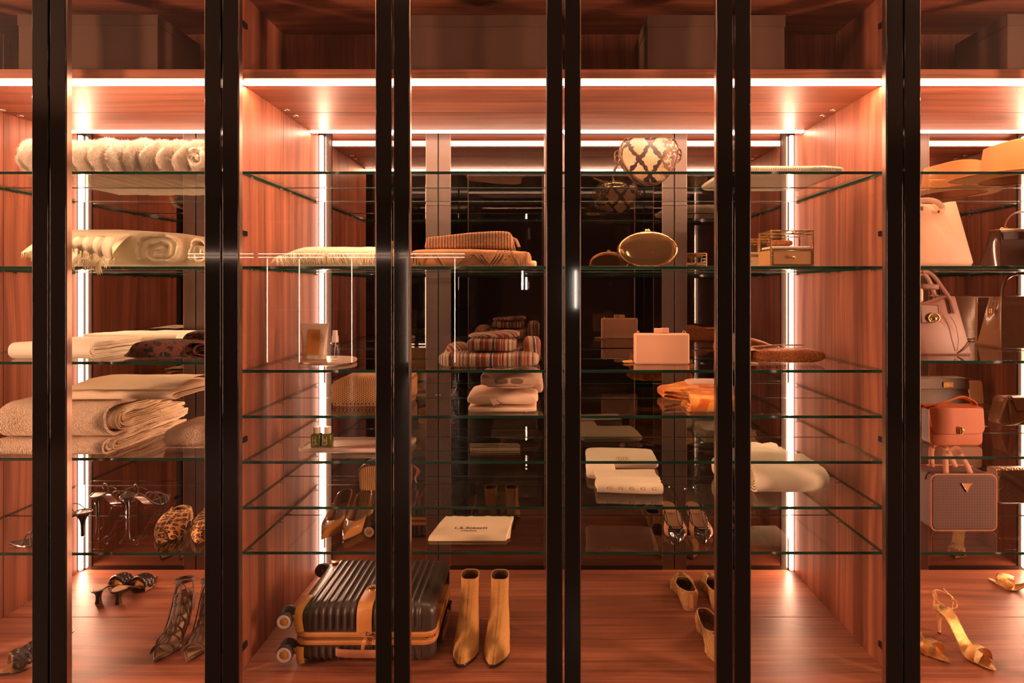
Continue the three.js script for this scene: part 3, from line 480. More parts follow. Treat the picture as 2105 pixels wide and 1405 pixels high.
{ // pale cloths and leopard scarf
  const Y = SHELF.left[2];
  const z1 = depthOn(740, Y), x1 = (px) => at(px, 0, z1).x;
  const a = thing('folded_cloth', 'pale folded cotton cloth at the front left of third shelf', 'cloth', [(x1(15) + x1(182)) / 2, Y + 0.0008, z1 - 0.13]);
  part(a, 'outer_fold', foldLayers(x1(182) - x1(15), 0.052, 0.26, { n: 6, t: 0.0032, wob: 0.0025, seed: 6, inset: 0.008 }), PALE);
  part(a, 'inner_layers', foldLayers(x1(176) - x1(24), 0.022, 0.236, { n: 3, t: 0.003, wob: 0.002, seed: 9 }).translate(0.004, 0.014, -0.008), PALE);
  const z2 = -0.335, x2 = (px) => at(px, 0, z2).x;
  const b = thing('folded_cloth', 'pale folded cotton cloth behind the leopard spotted scarf', 'cloth', [(x2(160) + x2(356)) / 2, Y + 0.0008, z2 - 0.12]);
  part(b, 'outer_fold', foldLayers(x2(356) - x2(160), 0.056, 0.22, { n: 5, t: 0.004, wob: 0.003, seed: 16, inset: 0.007 }), PALE);
  const spots = texture(512, 512, (u, v) => { const n = loopNoise(u, v, 26, 26, 41) * 0.6 + loopNoise(u, v, 52, 52, 42) * 0.4, d = smooth(0.56, 0.62, n); return [mix(0.40, 0.12, d), mix(0.225, 0.085, d), mix(0.165, 0.08, d)]; });
  const LEO = cloth(0xffffff, { depth: 0.0003, map: scaled(spots, 3.6) });
  const z3 = depthOn(742, Y), x3 = (px) => at(px, 0, z3).x, c = thing('spotted_scarf', 'dark brown leopard spotted scarf with a rolled right end on third shelf', 'scarf', [(x3(226) + x3(400)) / 2, Y + 0.0008, z3 - 0.085]), o = (px) => x3(px) - (x3(226) + x3(400)) / 2, h = pxm(38, z3);
  part(c, 'front_fold', pillow(x3(400) - x3(226), h, 0.15, { ex: 0.35, ey: 0.6, n: 0.004, f: 20, seed: 8, shape: (q) => { const k = smooth(o(226), o(272), q.x); q.y *= 0.25 + 0.75 * k; q.z *= 0.5 + 0.5 * k; } }), LEO);
  part(c, 'rear_fold', pillow(x3(424) - x3(322), h * 1.42, 0.12, { ex: 0.35, ey: 0.5, n: 0.006, f: 26, seed: 3 }).translate((o(424) + o(322)) / 2, 0, -0.085), LEO);
  for (const [k, px, r] of [[0, 378, 0.026], [1, 392, 0.019]]) { const pts = []; for (let i = 0; i <= 30; i++) { const q = i / 30, an = 1.1 + q * 3.3; pts.push([o(px + 18) + Math.cos(an) * r * 1.25 + (q > 0.8 ? (q - 0.8) * 0.22 : 0) + (q < 0.15 ? (0.15 - q) * 0.2 : 0), 0.0295 + Math.sin(an) * r]); } part(c, 'rolled_layer', scroll(pts, 0.12, 0.0028, { n: 60 }).translate(0, 0, 0.02 - k * 0.004), LEO); }
  for (let k = 0; k < 3; k++) part(c, 'flat_layer', scroll([[o(392), 0.024 + k * 0.006], [o(404), 0.028 + k * 0.007], [o(425), 0.034 + k * 0.008]], 0.11, 0.0026).translate(0, 0, 0.012), LEO);
}
{ // beige towels
  const Y = SHELF.left[3], z = -0.012, X = (px) => at(px, 0, z).x, w = X(214) - X(-16), D = 0.43;
  const BEIGE = terry([0.66, 0.50, 0.36], 0.006), t = thing('towel_stack', 'thick beige boucle blanket folded in two with thin muslin layers, fourth shelf', 'blanket', [(X(214) + X(-16)) / 2, Y + 0.0008, z - D / 2]);
  const lower = foldLayers(w - 0.004, pxm(33, z), D, { n: 2, t: 0.008, wob: 0.003, seed: 21, inset: 0.012 });
  part(t, 'lower_fold', lower, BEIGE);
  part(t, 'lower_layers', foldLayers(w + 0.012, pxm(22, z), D - 0.05, { n: 4, t: 0.0022, wob: 0.004, seed: 22, inset: 0.012 }).translate(0, 0.009, -0.012), MUSLIN);
  const up = foldLayers(w, pxm(72, z), D - 0.004, { n: 2, t: 0.011, wob: 0.004, seed: 23, inset: 0.014 });
  part(t, 'upper_fold', up.translate(0, pxm(33, z) + 0.001, -0.004), BEIGE);
  part(t, 'upper_layers', foldLayers(w + 0.016, pxm(50, z), D - 0.07, { n: 8, t: 0.0023, wob: 0.0045, seed: 24, inset: 0.012 }).translate(0, pxm(33, z) + 0.015, -0.014), MUSLIN);
  const back = (v) => v.z < D / 2 - 0.03 ? false : true;
  tufts(t, 'boucle_pile', up, std([0.70, 0.54, 0.39], 0.95), 9000, 0.0045, 0.0007, { keep: (p) => p.z > 0.06 && p.y > 0.03, droop: 0.2, seed: 3 });
  const zm = -0.06, xm = (px) => at(px, 0, zm).x, base = Y + pxm(105, z) + 0.0075;
  const m = thing('muslin_cloth', 'wide thin folded muslin cloth lying on the beige boucle blanket', 'cloth', [(xm(118) + xm(350)) / 2, base, zm - 0.15]);
  const mw = xm(350) - xm(118);
  part(m, 'outer_fold', foldLayers(mw, 0.026, 0.30, { n: 3, t: 0.0026, wob: 0.004, seed: 31, skew: 0.2 }), MUSLIN);
  part(m, 'top_layer', frontUV(grid(60, 40, (u, v) => V(mix(-mw / 2, mw / 2, u) * (1 - 0.12 * v), 0.031 + 0.02 * Math.sin(Math.PI * clamp(v * 0.9)) + 0.004 * fbm(u * 7, v * 5, 2), mix(0.135, -0.14, v)))), MUSLIN);
  const zr = depthOn(926, Y), xr = (px) => at(px, 0, zr).x;
  const r = thing('folded_towel', 'small beige terry towel with a rounded end right of the blanket', 'towel', [(xr(322) + xr(436)) / 2, Y + 0.0008, zr - 0.085]);
  const g = pillow(xr(436) - xr(322), pxm(53, zr), 0.17, { ex: 0.5, ey: 0.62, n: 0.003, seed: 5, shape: (q) => { q.y *= 1 - 0.22 * smooth(0, -0.09, q.x); } });
  part(r, 'body', g, BEIGE); part(r, 'under_fold', pillow(xr(436) - xr(332), 0.012, 0.16, { ex: 0.4, ey: 0.7, n: 0.001, seed: 2 }), BEIGE);
  tufts(r, 'terry_pile', g, std([0.72, 0.56, 0.40], 0.95), 5000, 0.0035, 0.0006, { keep: (p) => p.z > -0.03 && p.y > 0.008, droop: 0.1, seed: 4 });
}
// ---------------------------------------------------------------- shoes of the left wardrobe
const PATENT_BLACK = phys([0.012, 0.009, 0.008], 0.16, { clearcoat: 1, clearcoatRoughness: 0.06 }), DARK_LEATHER = phys([0.030, 0.016, 0.012], 0.32, { clearcoat: 0.35, clearcoatRoughness: 0.3 }), TAN_LINING = std([0.46, 0.235, 0.085], 0.55), ROPE = phys([0.09, 0.045, 0.03], 0.4, { clearcoat: 0.4 });
function heelPoint(px, py, y) { return spot(px, py, y); }
function strappySandal(label, heel, toe, Y, side, mirrored) {
  const L = Math.min(0.245, Math.max(0.2, heel.distanceTo(toe))), k = last({ L, W: 0.07, H: 0.078, point: 0.25, side });
  const t = thing('strappy_sandal', label, 'sandal', [heel.x, Y + 0.0008, heel.z], toward(heel, toe), undefined);
  part(t, 'sole', soleGeo(k, 0.0045), PATENT_BLACK);
  part(t, 'insole', soleGeo(k, 0.0012, -0.004, 0.0047), DARK_LEATHER);
  const loop = []; for (let i = 0; i < 60; i++) { const p = i / 60, c = (1 - Math.cos(2 * Math.PI * p)) / 2, sd = Math.sin(2 * Math.PI * p) >= 0 ? 1 : -1; loop.push(V(k.mid(c) + sd * (k.half(c) - 0.001), k.rise(c) + 0.0055, c * L)); }
  part(t, 'rope_trim', tube(curve(loop, true), 0.0022, 140, 7, true), ROPE);
  part(t, 'heel', heelGeo(k, { top: 0.55, tip: 0.010, back: 0.026, t: 0.12, pow: 4.5 }), PATENT_BLACK);
  for (const [q, h, dz] of [[0.80, 0.030, -0.03], [0.68, 0.040, 0.03], [0.60, 0.046, -0.05]]) part(t, 'strap', tube(overFoot(k, q, h, dz), 0.0024, 40, 7), ROPE);
  for (const s of [1, -1]) { const r = []; for (let i = 0; i <= 14; i++) { const a = i / 14 * Math.PI; r.push(V(k.mid(0.1) + s * 0.004 + Math.cos(a) * 0.028 * s, k.rise(0) + 0.006 + Math.sin(a) * (s > 0 ? 0.02 : 0.03), 0.03 + i * 0.004)); } part(t, 'ankle_strap', tube(r, 0.0016, 30, 6), ROPE); }
  return t;
}
{
  const Y = SHELF.left[4];
  strappySandal('black strappy heeled sandal nearest the left edge, toe forward, lowest left shelf', heelPoint(190, 1100, Y), heelPoint(18, 1124, Y), Y, 1);
  strappySandal('black strappy heeled sandal in front of the upright strip, heel showing, lowest left shelf', heelPoint(190, 1070, Y), heelPoint(285, 1020, Y), Y, 1);
  strappySandal('black strappy heeled sandal turned away, right one of the pair on lowest left shelf', heelPoint(250, 1072, Y), heelPoint(350, 1022, Y), Y, -1);
}
{ // leopard mules
  const rosette = texture(512, 512, (u, v) => {
    let best = 9, id = 0; const C = 9;
    for (let i = -1; i <= 1; i++) for (let j = -1; j <= 1; j++) { const x = Math.floor(u * C) + i, y = Math.floor(v * C) + j, px = x + 0.2 + 0.6 * hash(period(x, C), period(y, C), 5), py = y + 0.2 + 0.6 * hash(period(x, C), period(y, C), 6), d = Math.hypot(u * C - px, v * C - py) + (loopNoise(u, v, 30, 30, 9) - 0.5) * 0.22; if (d < best) { best = d; id = hash(period(x, C), period(y, C), 7); } }
    const ring = smooth(0.16, 0.22, best) * (1 - smooth(0.40, 0.46, best)) * (loopNoise(u, v, 20, 20, 10) > 0.28 ? 1 : 0.15), core = 1 - smooth(0.18, 0.24, best);
    const r = mix(0.92, mix(0.72, 0.6, id), core), g = mix(0.70, 0.40, core), b = mix(0.44, 0.15, core);
    return [mix(r, 0.11, ring), mix(g, 0.055, ring), mix(b, 0.05, ring)];
  });
  const LEO = phys(0xffffff, 0.75, { map: scaled(rosette, 6.5), sheen: 0.3, sheenColor: lin(1, 0.8, 0.5) }), Y = SHELF.left[4];
  const toe = spot(330, 1122, Y), k = last({ L: 0.225, W: 0.082, H: 0.012, point: 0.35, side: 1 });
  const heel = V(toe.x - 0.052, 0, toe.z - 0.214);
  const t = thing('leopard_mule', 'tan and black leopard print mule, left one of the pair on lowest left shelf', 'mule', [heel.x, Y + 0.0008, heel.z], toward(heel, toe), undefined);
  const U = { t0: 0.26, t1: 0.40, height: (q) => 0.058, wide: (q) => 0.024, p0: 0.17, p1: 0.83, bulge: 0.008, grow: 0.0015 };
  part(t, 'sole', soleGeo(k, 0.006, 0.001), PATENT_BLACK);
  part(t, 'insole', soleGeo(k, 0.0015, -0.003, 0.0062), TAN_LINING);
  part(t, 'vamp', frontUV(upperGeo(k, U)), LEO);
  part(t, 'collar_flap', strap([...Array(9)].map((_, i) => { const a = Math.PI * i / 8; return V(k.mid(0.36) + Math.cos(a) * 0.037, 0.02 + Math.pow(Math.sin(a), 0.7) * 0.047, 0.36 * k.L - 0.012 * Math.sin(a)); }), 0.03, 0.003, V(0, 0.2, 1), 30).translate(0, 0.001, -0.004), LEO);
  part(t, 'heel', heelGeo(k, { top: 0.96, tip: 0.05, back: 0.02, square: 0.2 }), PATENT_BLACK);
  copyOf(t, V(heel.x + at(402, 0, toe.z).x - at(330, 0, toe.z).x, t.position.y, heel.z), t.rotation.y + 0.05, 'tan and black leopard print mule, right one cut off by the door frame');
}
function braidedMule(label, heel, toe, side, wide = 0) {
  const L = clamp(heel.distanceTo(toe) + 0.012, 0.2, 0.25), k = last({ L, W: 0.074, H: 0.052, point: 0.8, side });
  const t = thing('braided_mule', label, 'mule', [heel.x, 0.0008, heel.z], toward(heel, toe), undefined);
  part(t, 'sole', soleGeo(k, 0.0045), DARK_LEATHER); part(t, 'insole', soleGeo(k, 0.0012, -0.003, 0.0047), TAN_LINING);
  part(t, 'heel', heelGeo(k, { top: 0.75, tip: 0.010, back: 0.024, flare: 0.005, pow: 3.4 }), DARK_LEATHER);
  part(t, 'strap_lining', strap(overFoot(k, 0.62, 0.043, -0.02, 0.0), 0.046 + wide, 0.002, V(0, 0.1, 1), 30), TAN_LINING);
  const rows = wide ? 4 : 3;
  for (let r = 0; r < rows; r++) for (let i = 0; i < 7; i++) { // braid: short plump lozenges over the foot
    const a = Math.PI * (i + 0.5 + (r % 2) * 0.25) / 7.3, q = 0.62 + (r - (rows - 1) / 2) * 0.062, tt = q - 0.02 * Math.sin(a), h = k.half(tt) + 0.003;
    const c = V(k.mid(tt) + Math.cos(a) * h, k.rise(tt) + 0.007 + Math.pow(Math.sin(a), 0.75) * 0.045, tt * L), g = new THREE.SphereGeometry(1, 12, 8).scale(0.0155, 0.0050, 0.0095 + wide * 0.05);
    g.applyMatrix4(new THREE.Matrix4().makeRotationY((r % 2 ? 0.6 : -0.6))); g.applyMatrix4(new THREE.Matrix4().makeRotationZ(a - Math.PI / 2)); part(t, 'braid_knot', g.translate(c.x, c.y, c.z), DARK_LEATHER);
  }
  return t;
}
{
  const h1 = spot(192, 1248, 0), h2 = spot(231, 1249, 0), d = spot(321, 1192, 0).sub(h2).normalize().multiplyScalar(0.2);
  braidedMule('dark brown braided mule with kitten heel, left of the pair near the back', h1, h1.clone().add(d).add(V(-0.012, 0, 0)), 1);
  braidedMule('dark brown braided mule with pointed toe, right of the pair near the back', h2, h2.clone().add(d), -1);
  braidedMule('dark brown braided mule in the lower left corner, tan insole facing forward', spot(153, 1327, 0), spot(-14, 1392, 0), 1, 0.02);
}
{ // caged booties
  const CAGE = phys([0.15, 0.095, 0.065], 0.38, { clearcoat: 0.3, clearcoatRoughness: 0.25, bumpMap: scaled(weaveBump, 8), bumpScale: 0.0004 }), TOE = phys([0.20, 0.15, 0.105], 0.3, { clearcoat: 0.6 }), INS = std([0.62, 0.38, 0.22], 0.6);
  const toe = spot(318, 1366, 0), k = last({ L: 0.228, W: 0.078, H: 0.062, point: 0.55, side: 1 }), heel = V(toe.x - 0.030, 0, toe.z - 0.226);
  const t = thing('caged_bootie', 'brown woven cage bootie with open toe, left one of the pair', 'bootie', [heel.x, 0.0008, heel.z], toward(heel, toe));
  part(t, 'sole', soleGeo(k, 0.009, 0.001), TOE); part(t, 'insole', soleGeo(k, 0.0012, -0.004, 0.0092), INS);
  part(t, 'heel', heelGeo(k, { top: 0.8, tip: 0.018, back: 0.02 }), CAGE);
  // instep profile: each band climbs from the sole's edges to the ridge
  const ridge = curve([[k.mid(0.80), k.rise(0.80) + 0.036, 0.80 * k.L], [k.mid(0.66), k.rise(0.66) + 0.052, 0.64 * k.L], [k.mid(0.5), k.rise(0.5) + 0.062, 0.48 * k.L], [k.mid(0.34), k.rise(0.34) + 0.082, 0.36 * k.L], [k.mid(0.3), k.rise(0.25) + 0.118, 0.30 * k.L]]);
  const bandPts = (s, e) => { const top = ridge.getPointAt(s), tt = clamp(top.z / k.L - 0.10 * s + e), h = k.half(tt) + 0.002, out = []; for (let i = 0; i <= 10; i++) { const a = Math.PI * i / 10, w = Math.cos(a), r = Math.pow(Math.sin(a), 0.8); out.push(V(k.mid(tt) + w * mix(h, h * 0.82, r), mix(k.rise(tt) + 0.012 + 0.05 * s * (1 - r) * 0, top.y, r), mix(tt * k.L, top.z, r))); } return curve(out); };
  for (let i = 0; i < 7; i++) part(t, 'cage_band', strap(bandPts(i / 6, 0), i ? 0.011 : 0.03, 0.0026, V(0, 0.6, 1), 36), CAGE);
  for (let i = 0; i < 5; i++) for (const s of [-1, 1]) { const a = bandPts((i + 0.05) / 6, 0).getPointAt(s > 0 ? 0.34 : 0.66), b = bandPts((i + 0.95) / 6, 0).getPointAt(s > 0 ? 0.42 : 0.58); a.y += 0.002; b.y += 0.002; part(t, 'cross_strap', strap([a, a.clone().lerp(b, 0.5).add(V(s * 0.002, 0.002, 0)), b], 0.009, 0.002, V(1, 0, 0), 8), CAGE); }
  part(t, 'ridge_strap', strap(curve(ridge.getPoints(12).map((p) => p.clone().add(V(0, 0.0025, 0)))), 0.009, 0.0024, V(1, 0, 0), 30), CAGE);
  for (const s of [-1, 1]) part(t, 'side_strap', strap([V(k.mid(0.6) + s * k.half(0.6), k.rise(0.6) + 0.014, 0.6 * k.L), V(k.mid(0.4) + s * 0.034, k.rise(0.4) + 0.03, 0.38 * k.L), V(k.mid(0.2) + s * 0.031, k.rise(0.2) + 0.07, 0.2 * k.L), V(s * 0.024, k.rise(0) + 0.115, 0.13 * k.L)], 0.010, 0.0024, V(0, 0.3, 1), 26), CAGE);
  const back = curve([...Array(16)].map((_, i) => { const a = Math.PI * i / 8; return V(Math.cos(a) * 0.030, k.rise(0) + 0.112 + 0.008 * Math.sin(a), 0.036 + Math.sin(a) * 0.034); }), true);
  part(t, 'collar', strap(back, 0.012, 0.0028, V(0, 1, 0), 40, true), CAGE);
  part(t, 'heel_counter', upperGeo(k, { t0: 0.0, t1: 0.9, height: () => 0.062, wide: () => 0.029, p0: -0.16, p1: 0.16, bulge: 0.004 }), CAGE);
  part(t, 'lining', upperGeo(k, { t0: 0.0, t1: 0.9, height: () => 0.06, wide: () => 0.028, p0: -0.2, p1: 0.2, bulge: 0.003, inner: 0.003 }), INS);
  copyOf(t, V(heel.x + at(376, 0, toe.z).x - at(318, 0, toe.z).x, t.position.y, heel.z), t.rotation.y + 0.06, 'brown woven cage bootie with open toe, right one half hidden by the door frame');
}
// ================================================================ storage boxes on top of the wardrobes
const FELT = std([0.125, 0.062, 0.038], 0.9, 0, { bumpMap: scaled(loopBump, 6), bumpScale: 0.0006 });
function storageBox(label, px0, px1, pyTop, pyLid, lidOut = 3) {
  const z = -0.022, a = at(px0, pyTop, z), b = at(px1, pyLid, z), W = b.x - a.x, H = a.y - H_TOP, lh = a.y - b.y, D = 0.222, o = pxm(lidOut, z) * 0.5;
  const t = thing('storage_box', label, 'box', [(a.x + b.x) / 2, H_TOP + 0.0006, z - D / 2]);
  part(t, 'body', box(W - 2 * o, H - 0.006, D - 2 * o, 0, (H - 0.006) / 2, 0, 0.002), FELT);
  part(t, 'lid', [span(-W / 2, W / 2, H - 0.004, H, -D / 2, D / 2, 0.0015), span(-W / 2, W / 2, H - lh, H - 0.002, D / 2 - o * 0.9, D / 2, 0.0008), span(-W / 2, W / 2, H - lh, H - 0.002, -D / 2, -D / 2 + o * 0.9, 0.0008), span(-W / 2, -W / 2 + o * 0.9, H - lh, H - 0.002, -D / 2, D / 2, 0.0008), span(W / 2 - o * 0.9, W / 2, H - lh, H - 0.002, -D / 2, D / 2, 0.0008)], FELT);
}
storageBox('brown felt storage box with lid on top of the left wardrobe', 35, 325, 30, 52);
storageBox('brown felt storage box with lid filling the second upper bay of the middle wardrobe', 834, 1131, 31, 55);
storageBox('brown felt storage box with lid at the upper right of the middle wardrobe', 1330, 1615, 31, 55);
storageBox('brown felt storage box with lid at the upper right corner of the right wardrobe', 2070, 2330, 29, 53);

// ================================================================ middle wardrobe
const M = SHELF.middle;
const LEATHER = (c, r = 0.42, o = {}) => phys(lighter(c, 1.35), r, { clearcoat: 0.15, clearcoatRoughness: 0.4, bumpMap: scaled(loopBump, o.rep ?? 14), bumpScale: o.depth ?? 0.00015, ...(o.more ?? {}) });
const decal = (w, h, draw, px = 512, base) => { const t = canvasTexture(px, Math.round(px * h / w), draw); return new THREE.MeshStandardMaterial({ map: t, transparent: true, alphaTest: 0.5, roughness: 0.6, polygonOffset: false }); };
const chainLoop = (pts, n, r, closed = false) => { const c = curve(pts, closed), list = []; for (let i = 0; i < n; i++) { const p = c.getPointAt(i / n), tan = c.getTangentAt(i / n), g = new THREE.TorusGeometry(r, r * 0.34, 6, 12).scale(1.35, 1, 1); g.applyMatrix4(new THREE.Matrix4().makeRotationX(i % 2 ? Math.PI / 2 : 0)); g.applyQuaternion(new THREE.Quaternion().setFromUnitVectors(V(1, 0, 0), tan)); list.push(g.translate(p.x, p.y, p.z)); } return merge(list); };
{ // python print bag
  const python = texture(512, 512, (u, v) => {
    const x = (u - 0.5) * 2.6 + 0.1, y = (v - 0.5) * 2.6, wob = (loopNoise(u, v, 24, 24, 51) - 0.5) * 0.16;
    const a = x + y * 0.72 + wob, b = x - y * 0.72 + wob, ca = Math.abs(a - Math.round(a)), cb = Math.abs(b - Math.round(b));
    const line = Math.min(ca, cb) < 0.075 + 0.06 * loopNoise(u, v, 14, 14, 52) ? 1 : 0;
    const su = u * 44, sv = v * 44 + (Math.floor(su) % 2) * 0.5, dx = su - Math.floor(su) - 0.5, dy = sv - Math.floor(sv) - 0.5, gap = Math.max(Math.abs(dx) + Math.abs(dy) * 0.8) > 0.46 ? 1 : 0;
    const edge = smooth(0.30, 0.48, Math.abs(u - 0.5) + 0.15 * (loopNoise(u, v, 9, 9, 55) - 0.5)), blotch = edge * (loopNoise(u, v, 34, 34, 53) > 0.5 ? 1 : 0), inner = loopNoise(u, v, 5, 5, 54);
    const base = [mix(0.93, 0.80, inner), mix(0.79, 0.60, inner), mix(0.64, 0.42, inner)], d = Math.max(line * (1 - 0.5 * edge), blotch * 0.95, gap * 0.72);
    return [mix(base[0], 0.16, d), mix(base[1], 0.085, d), mix(base[2], 0.07, d)];
  });
  const MAT = phys(0xffffff, 0.4, { map: scaled(python, 1 / 0.21), clearcoat: 0.3, clearcoatRoughness: 0.3 }), DARK = LEATHER([0.09, 0.045, 0.03], 0.4);
  const z = depthOn(377, M[0]), P = (px, py) => { const q = at(px, py, z); return [q.x - at(1334, 0, z).x, q.y - M[0]]; };
  const t = thing('handbag', 'python print rounded bag on the top glass shelf', 'handbag', [at(1334, 0, z).x, M[0] + 0.0008, z - 0.036]);
  const pts = [P(1285, 283), P(1384, 281), P(1397, 300), P(1391, 340), P(1368, 372), P(1342, 377), P(1312, 372), P(1282, 338), P(1276, 305)];
  const sh = roundPoly(pts, [0.016, 0.016, 0.02, 0.04, 0.03, 0.02, 0.03, 0.04, 0.02]);
  const g = slab(sh, 0.068, 0.012, 5, 12); warp(g, (v) => { v.y = Math.max(0, v.y); }); { const p = g.attributes.position, uv = g.attributes.uv; for (let i = 0; i < p.count; i++) uv.setXY(i, p.getX(i) + 0.105 + p.getZ(i) * 0.8, p.getY(i) + 0.02); }
  part(t, 'body', g, MAT);
  for (const s of [0.026, -0.026]) part(t, 'piping', tube(curve(sh.getPoints(6).slice(0, -1).map((p) => V(p.x * 1.006, Math.max(0.002, (p.y - 0.075) * 1.006 + 0.075), s)), true), 0.0019, 160, 6, true), DARK);
  for (const s of [-1, 1]) { const q = s < 0 ? P(1275, 322) : P(1397, 318); part(t, 'side_ring', new THREE.TorusGeometry(0.011, 0.0022, 8, 20).rotateY(0.5).translate(q[0] + s * 0.004, q[1], 0), BRASS); part(t, 'strap_tab', strap([V(q[0], q[1] + 0.03, 0), V(q[0] + s * 0.014, q[1] + 0.020, 0.002), V(q[0] + s * 0.012, q[1] - 0.012, 0), V(q[0] + s * 0.002, q[1] - 0.02, 0)], 0.013, 0.003, V(0, 0, 1), 20), DARK); }
  part(t, 'shoulder_strap', strap([V(-0.10, 0.085, -0.045), V(-0.112, 0.05, -0.075), V(-0.10, 0.022, -0.10), V(-0.06, 0.012, -0.115), V(-0.03, 0.008, -0.10), V(-0.05, 0.006, -0.07)], 0.014, 0.003, V(0, 1, 0.2), 40), DARK);
  const h = thing('gold_hoop', 'thin gold bangle loop lying left of the python print bag', 'bangle', [at(1266, 0, z - 0.02).x, M[0] + 0.0024, z - 0.045]);
  part(h, 'ring', tube(curve([...Array(20)].map((_, i) => V(Math.cos(i / 10 * Math.PI) * 0.040, 0, Math.sin(i / 10 * Math.PI) * 0.036)), true), 0.0016, 60, 6, true), GOLD);
}
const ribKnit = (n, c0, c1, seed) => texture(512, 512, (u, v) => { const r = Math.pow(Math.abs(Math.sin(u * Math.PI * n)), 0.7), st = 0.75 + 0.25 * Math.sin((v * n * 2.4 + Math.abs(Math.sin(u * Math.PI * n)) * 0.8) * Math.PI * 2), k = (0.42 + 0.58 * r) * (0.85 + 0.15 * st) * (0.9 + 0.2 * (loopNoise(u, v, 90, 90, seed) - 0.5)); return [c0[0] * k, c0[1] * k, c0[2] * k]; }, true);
const ribBump = texture(256, 256, (u, v) => Math.pow(Math.abs(Math.sin(u * Math.PI * 16)), 0.8) * (0.8 + 0.2 * Math.sin(v * 60 * Math.PI)), false);
const KNIT = (color, per) => cloth(color, { bump: ribBump, rep: per, depth: 0.003, sheen: 0.5 });
{ // cream sweater
  const z = -0.025, x0 = at(1503, 0, z).x, x1 = at(1750, 0, z).x, t = thing('folded_sweater', 'flat folded cream ribbed sweater at the right end of the top shelf', 'sweater', [(x0 + x1) / 2, M[0] + 0.0008, z - 0.19]);
  part(t, 'body', pillow(x1 - x0, pxm(20, z), 0.37, { ex: 0.25, ey: 0.6, n: 0.003, f: 25, seed: 12 }), KNIT([0.78, 0.66, 0.50], 9));
  part(t, 'under_sleeve', pillow((x1 - x0) * 0.7, 0.011, 0.3, { ex: 0.3, ey: 0.8, n: 0.001, seed: 3 }).translate(0.03, 0.0, -0.02), KNIT([0.78, 0.66, 0.50], 9));
  part(t, 'cuff', new THREE.CylinderGeometry(0.009, 0.009, 0.3, 16).rotateX(Math.PI / 2).translate((x1 - x0) / 2 - 0.012, 0.0102, -0.01), KNIT([0.78, 0.66, 0.50], 14));
}
{ // fringed towel
  const Y = M[1], z = -0.05, X = (px) => at(px, 0, z).x, c = X(692), t = thing('fringed_towel', 'cream cotton towel with a long twisted fringe on second shelf', 'towel', [c, Y + 0.0008, z - 0.12]), w = X(826) - X(566), h = pxm(44, z);
  const TW = cloth([0.82, 0.66, 0.46], { depth: 0.0004 });
  part(t, 'body', pillow(w, h, 0.27, { ex: 0.25, ey: 0.7, n: 0.003, f: 20, seed: 2, shape: (q) => { q.y *= 1 - 0.45 * smooth(-w * 0.28, -w * 0.5, q.x); } }), TW);
  seedValue = 77; const fr = [];
  for (let i = 0; i < 330; i++) { const u = rnd(), px = mix(-w / 2 + 0.012, w / 2 - 0.01, u), top = h * mix(0.45, 0.68, smooth(0, 0.2, u)) + rr(-0.004, 0.004), l = rr(0.028, 0.044); const a = V(px, top, 0.128), b = V(px + rr(-0.006, 0.022) + 0.012 * Math.sin(u * 14), Math.max(0.0018, top - l), 0.140 + rr(0, 0.006)); fr.push([a, b, a.clone().lerp(b, 0.5).add(V(rr(-0.010, 0.004), 0.004, rr(0.006, 0.010)))]); }
  part(t, 'fringe', strands(fr, 0.0019, 5), TW, 'long twisted cream cotton fringe', 'stuff');
  for (let i = 0; i < 3; i++) part(t, 'tassel', tube([V(-w / 2 + 0.018, 0.026 + i * 0.004, 0.09), V(-w / 2 - 0.004, 0.018 + i * 0.003, 0.11), V(-w / 2 - 0.012 + i * 0.004, 0.006 + i * 0.002, 0.118)], 0.0022, 12, 6), TW);
}
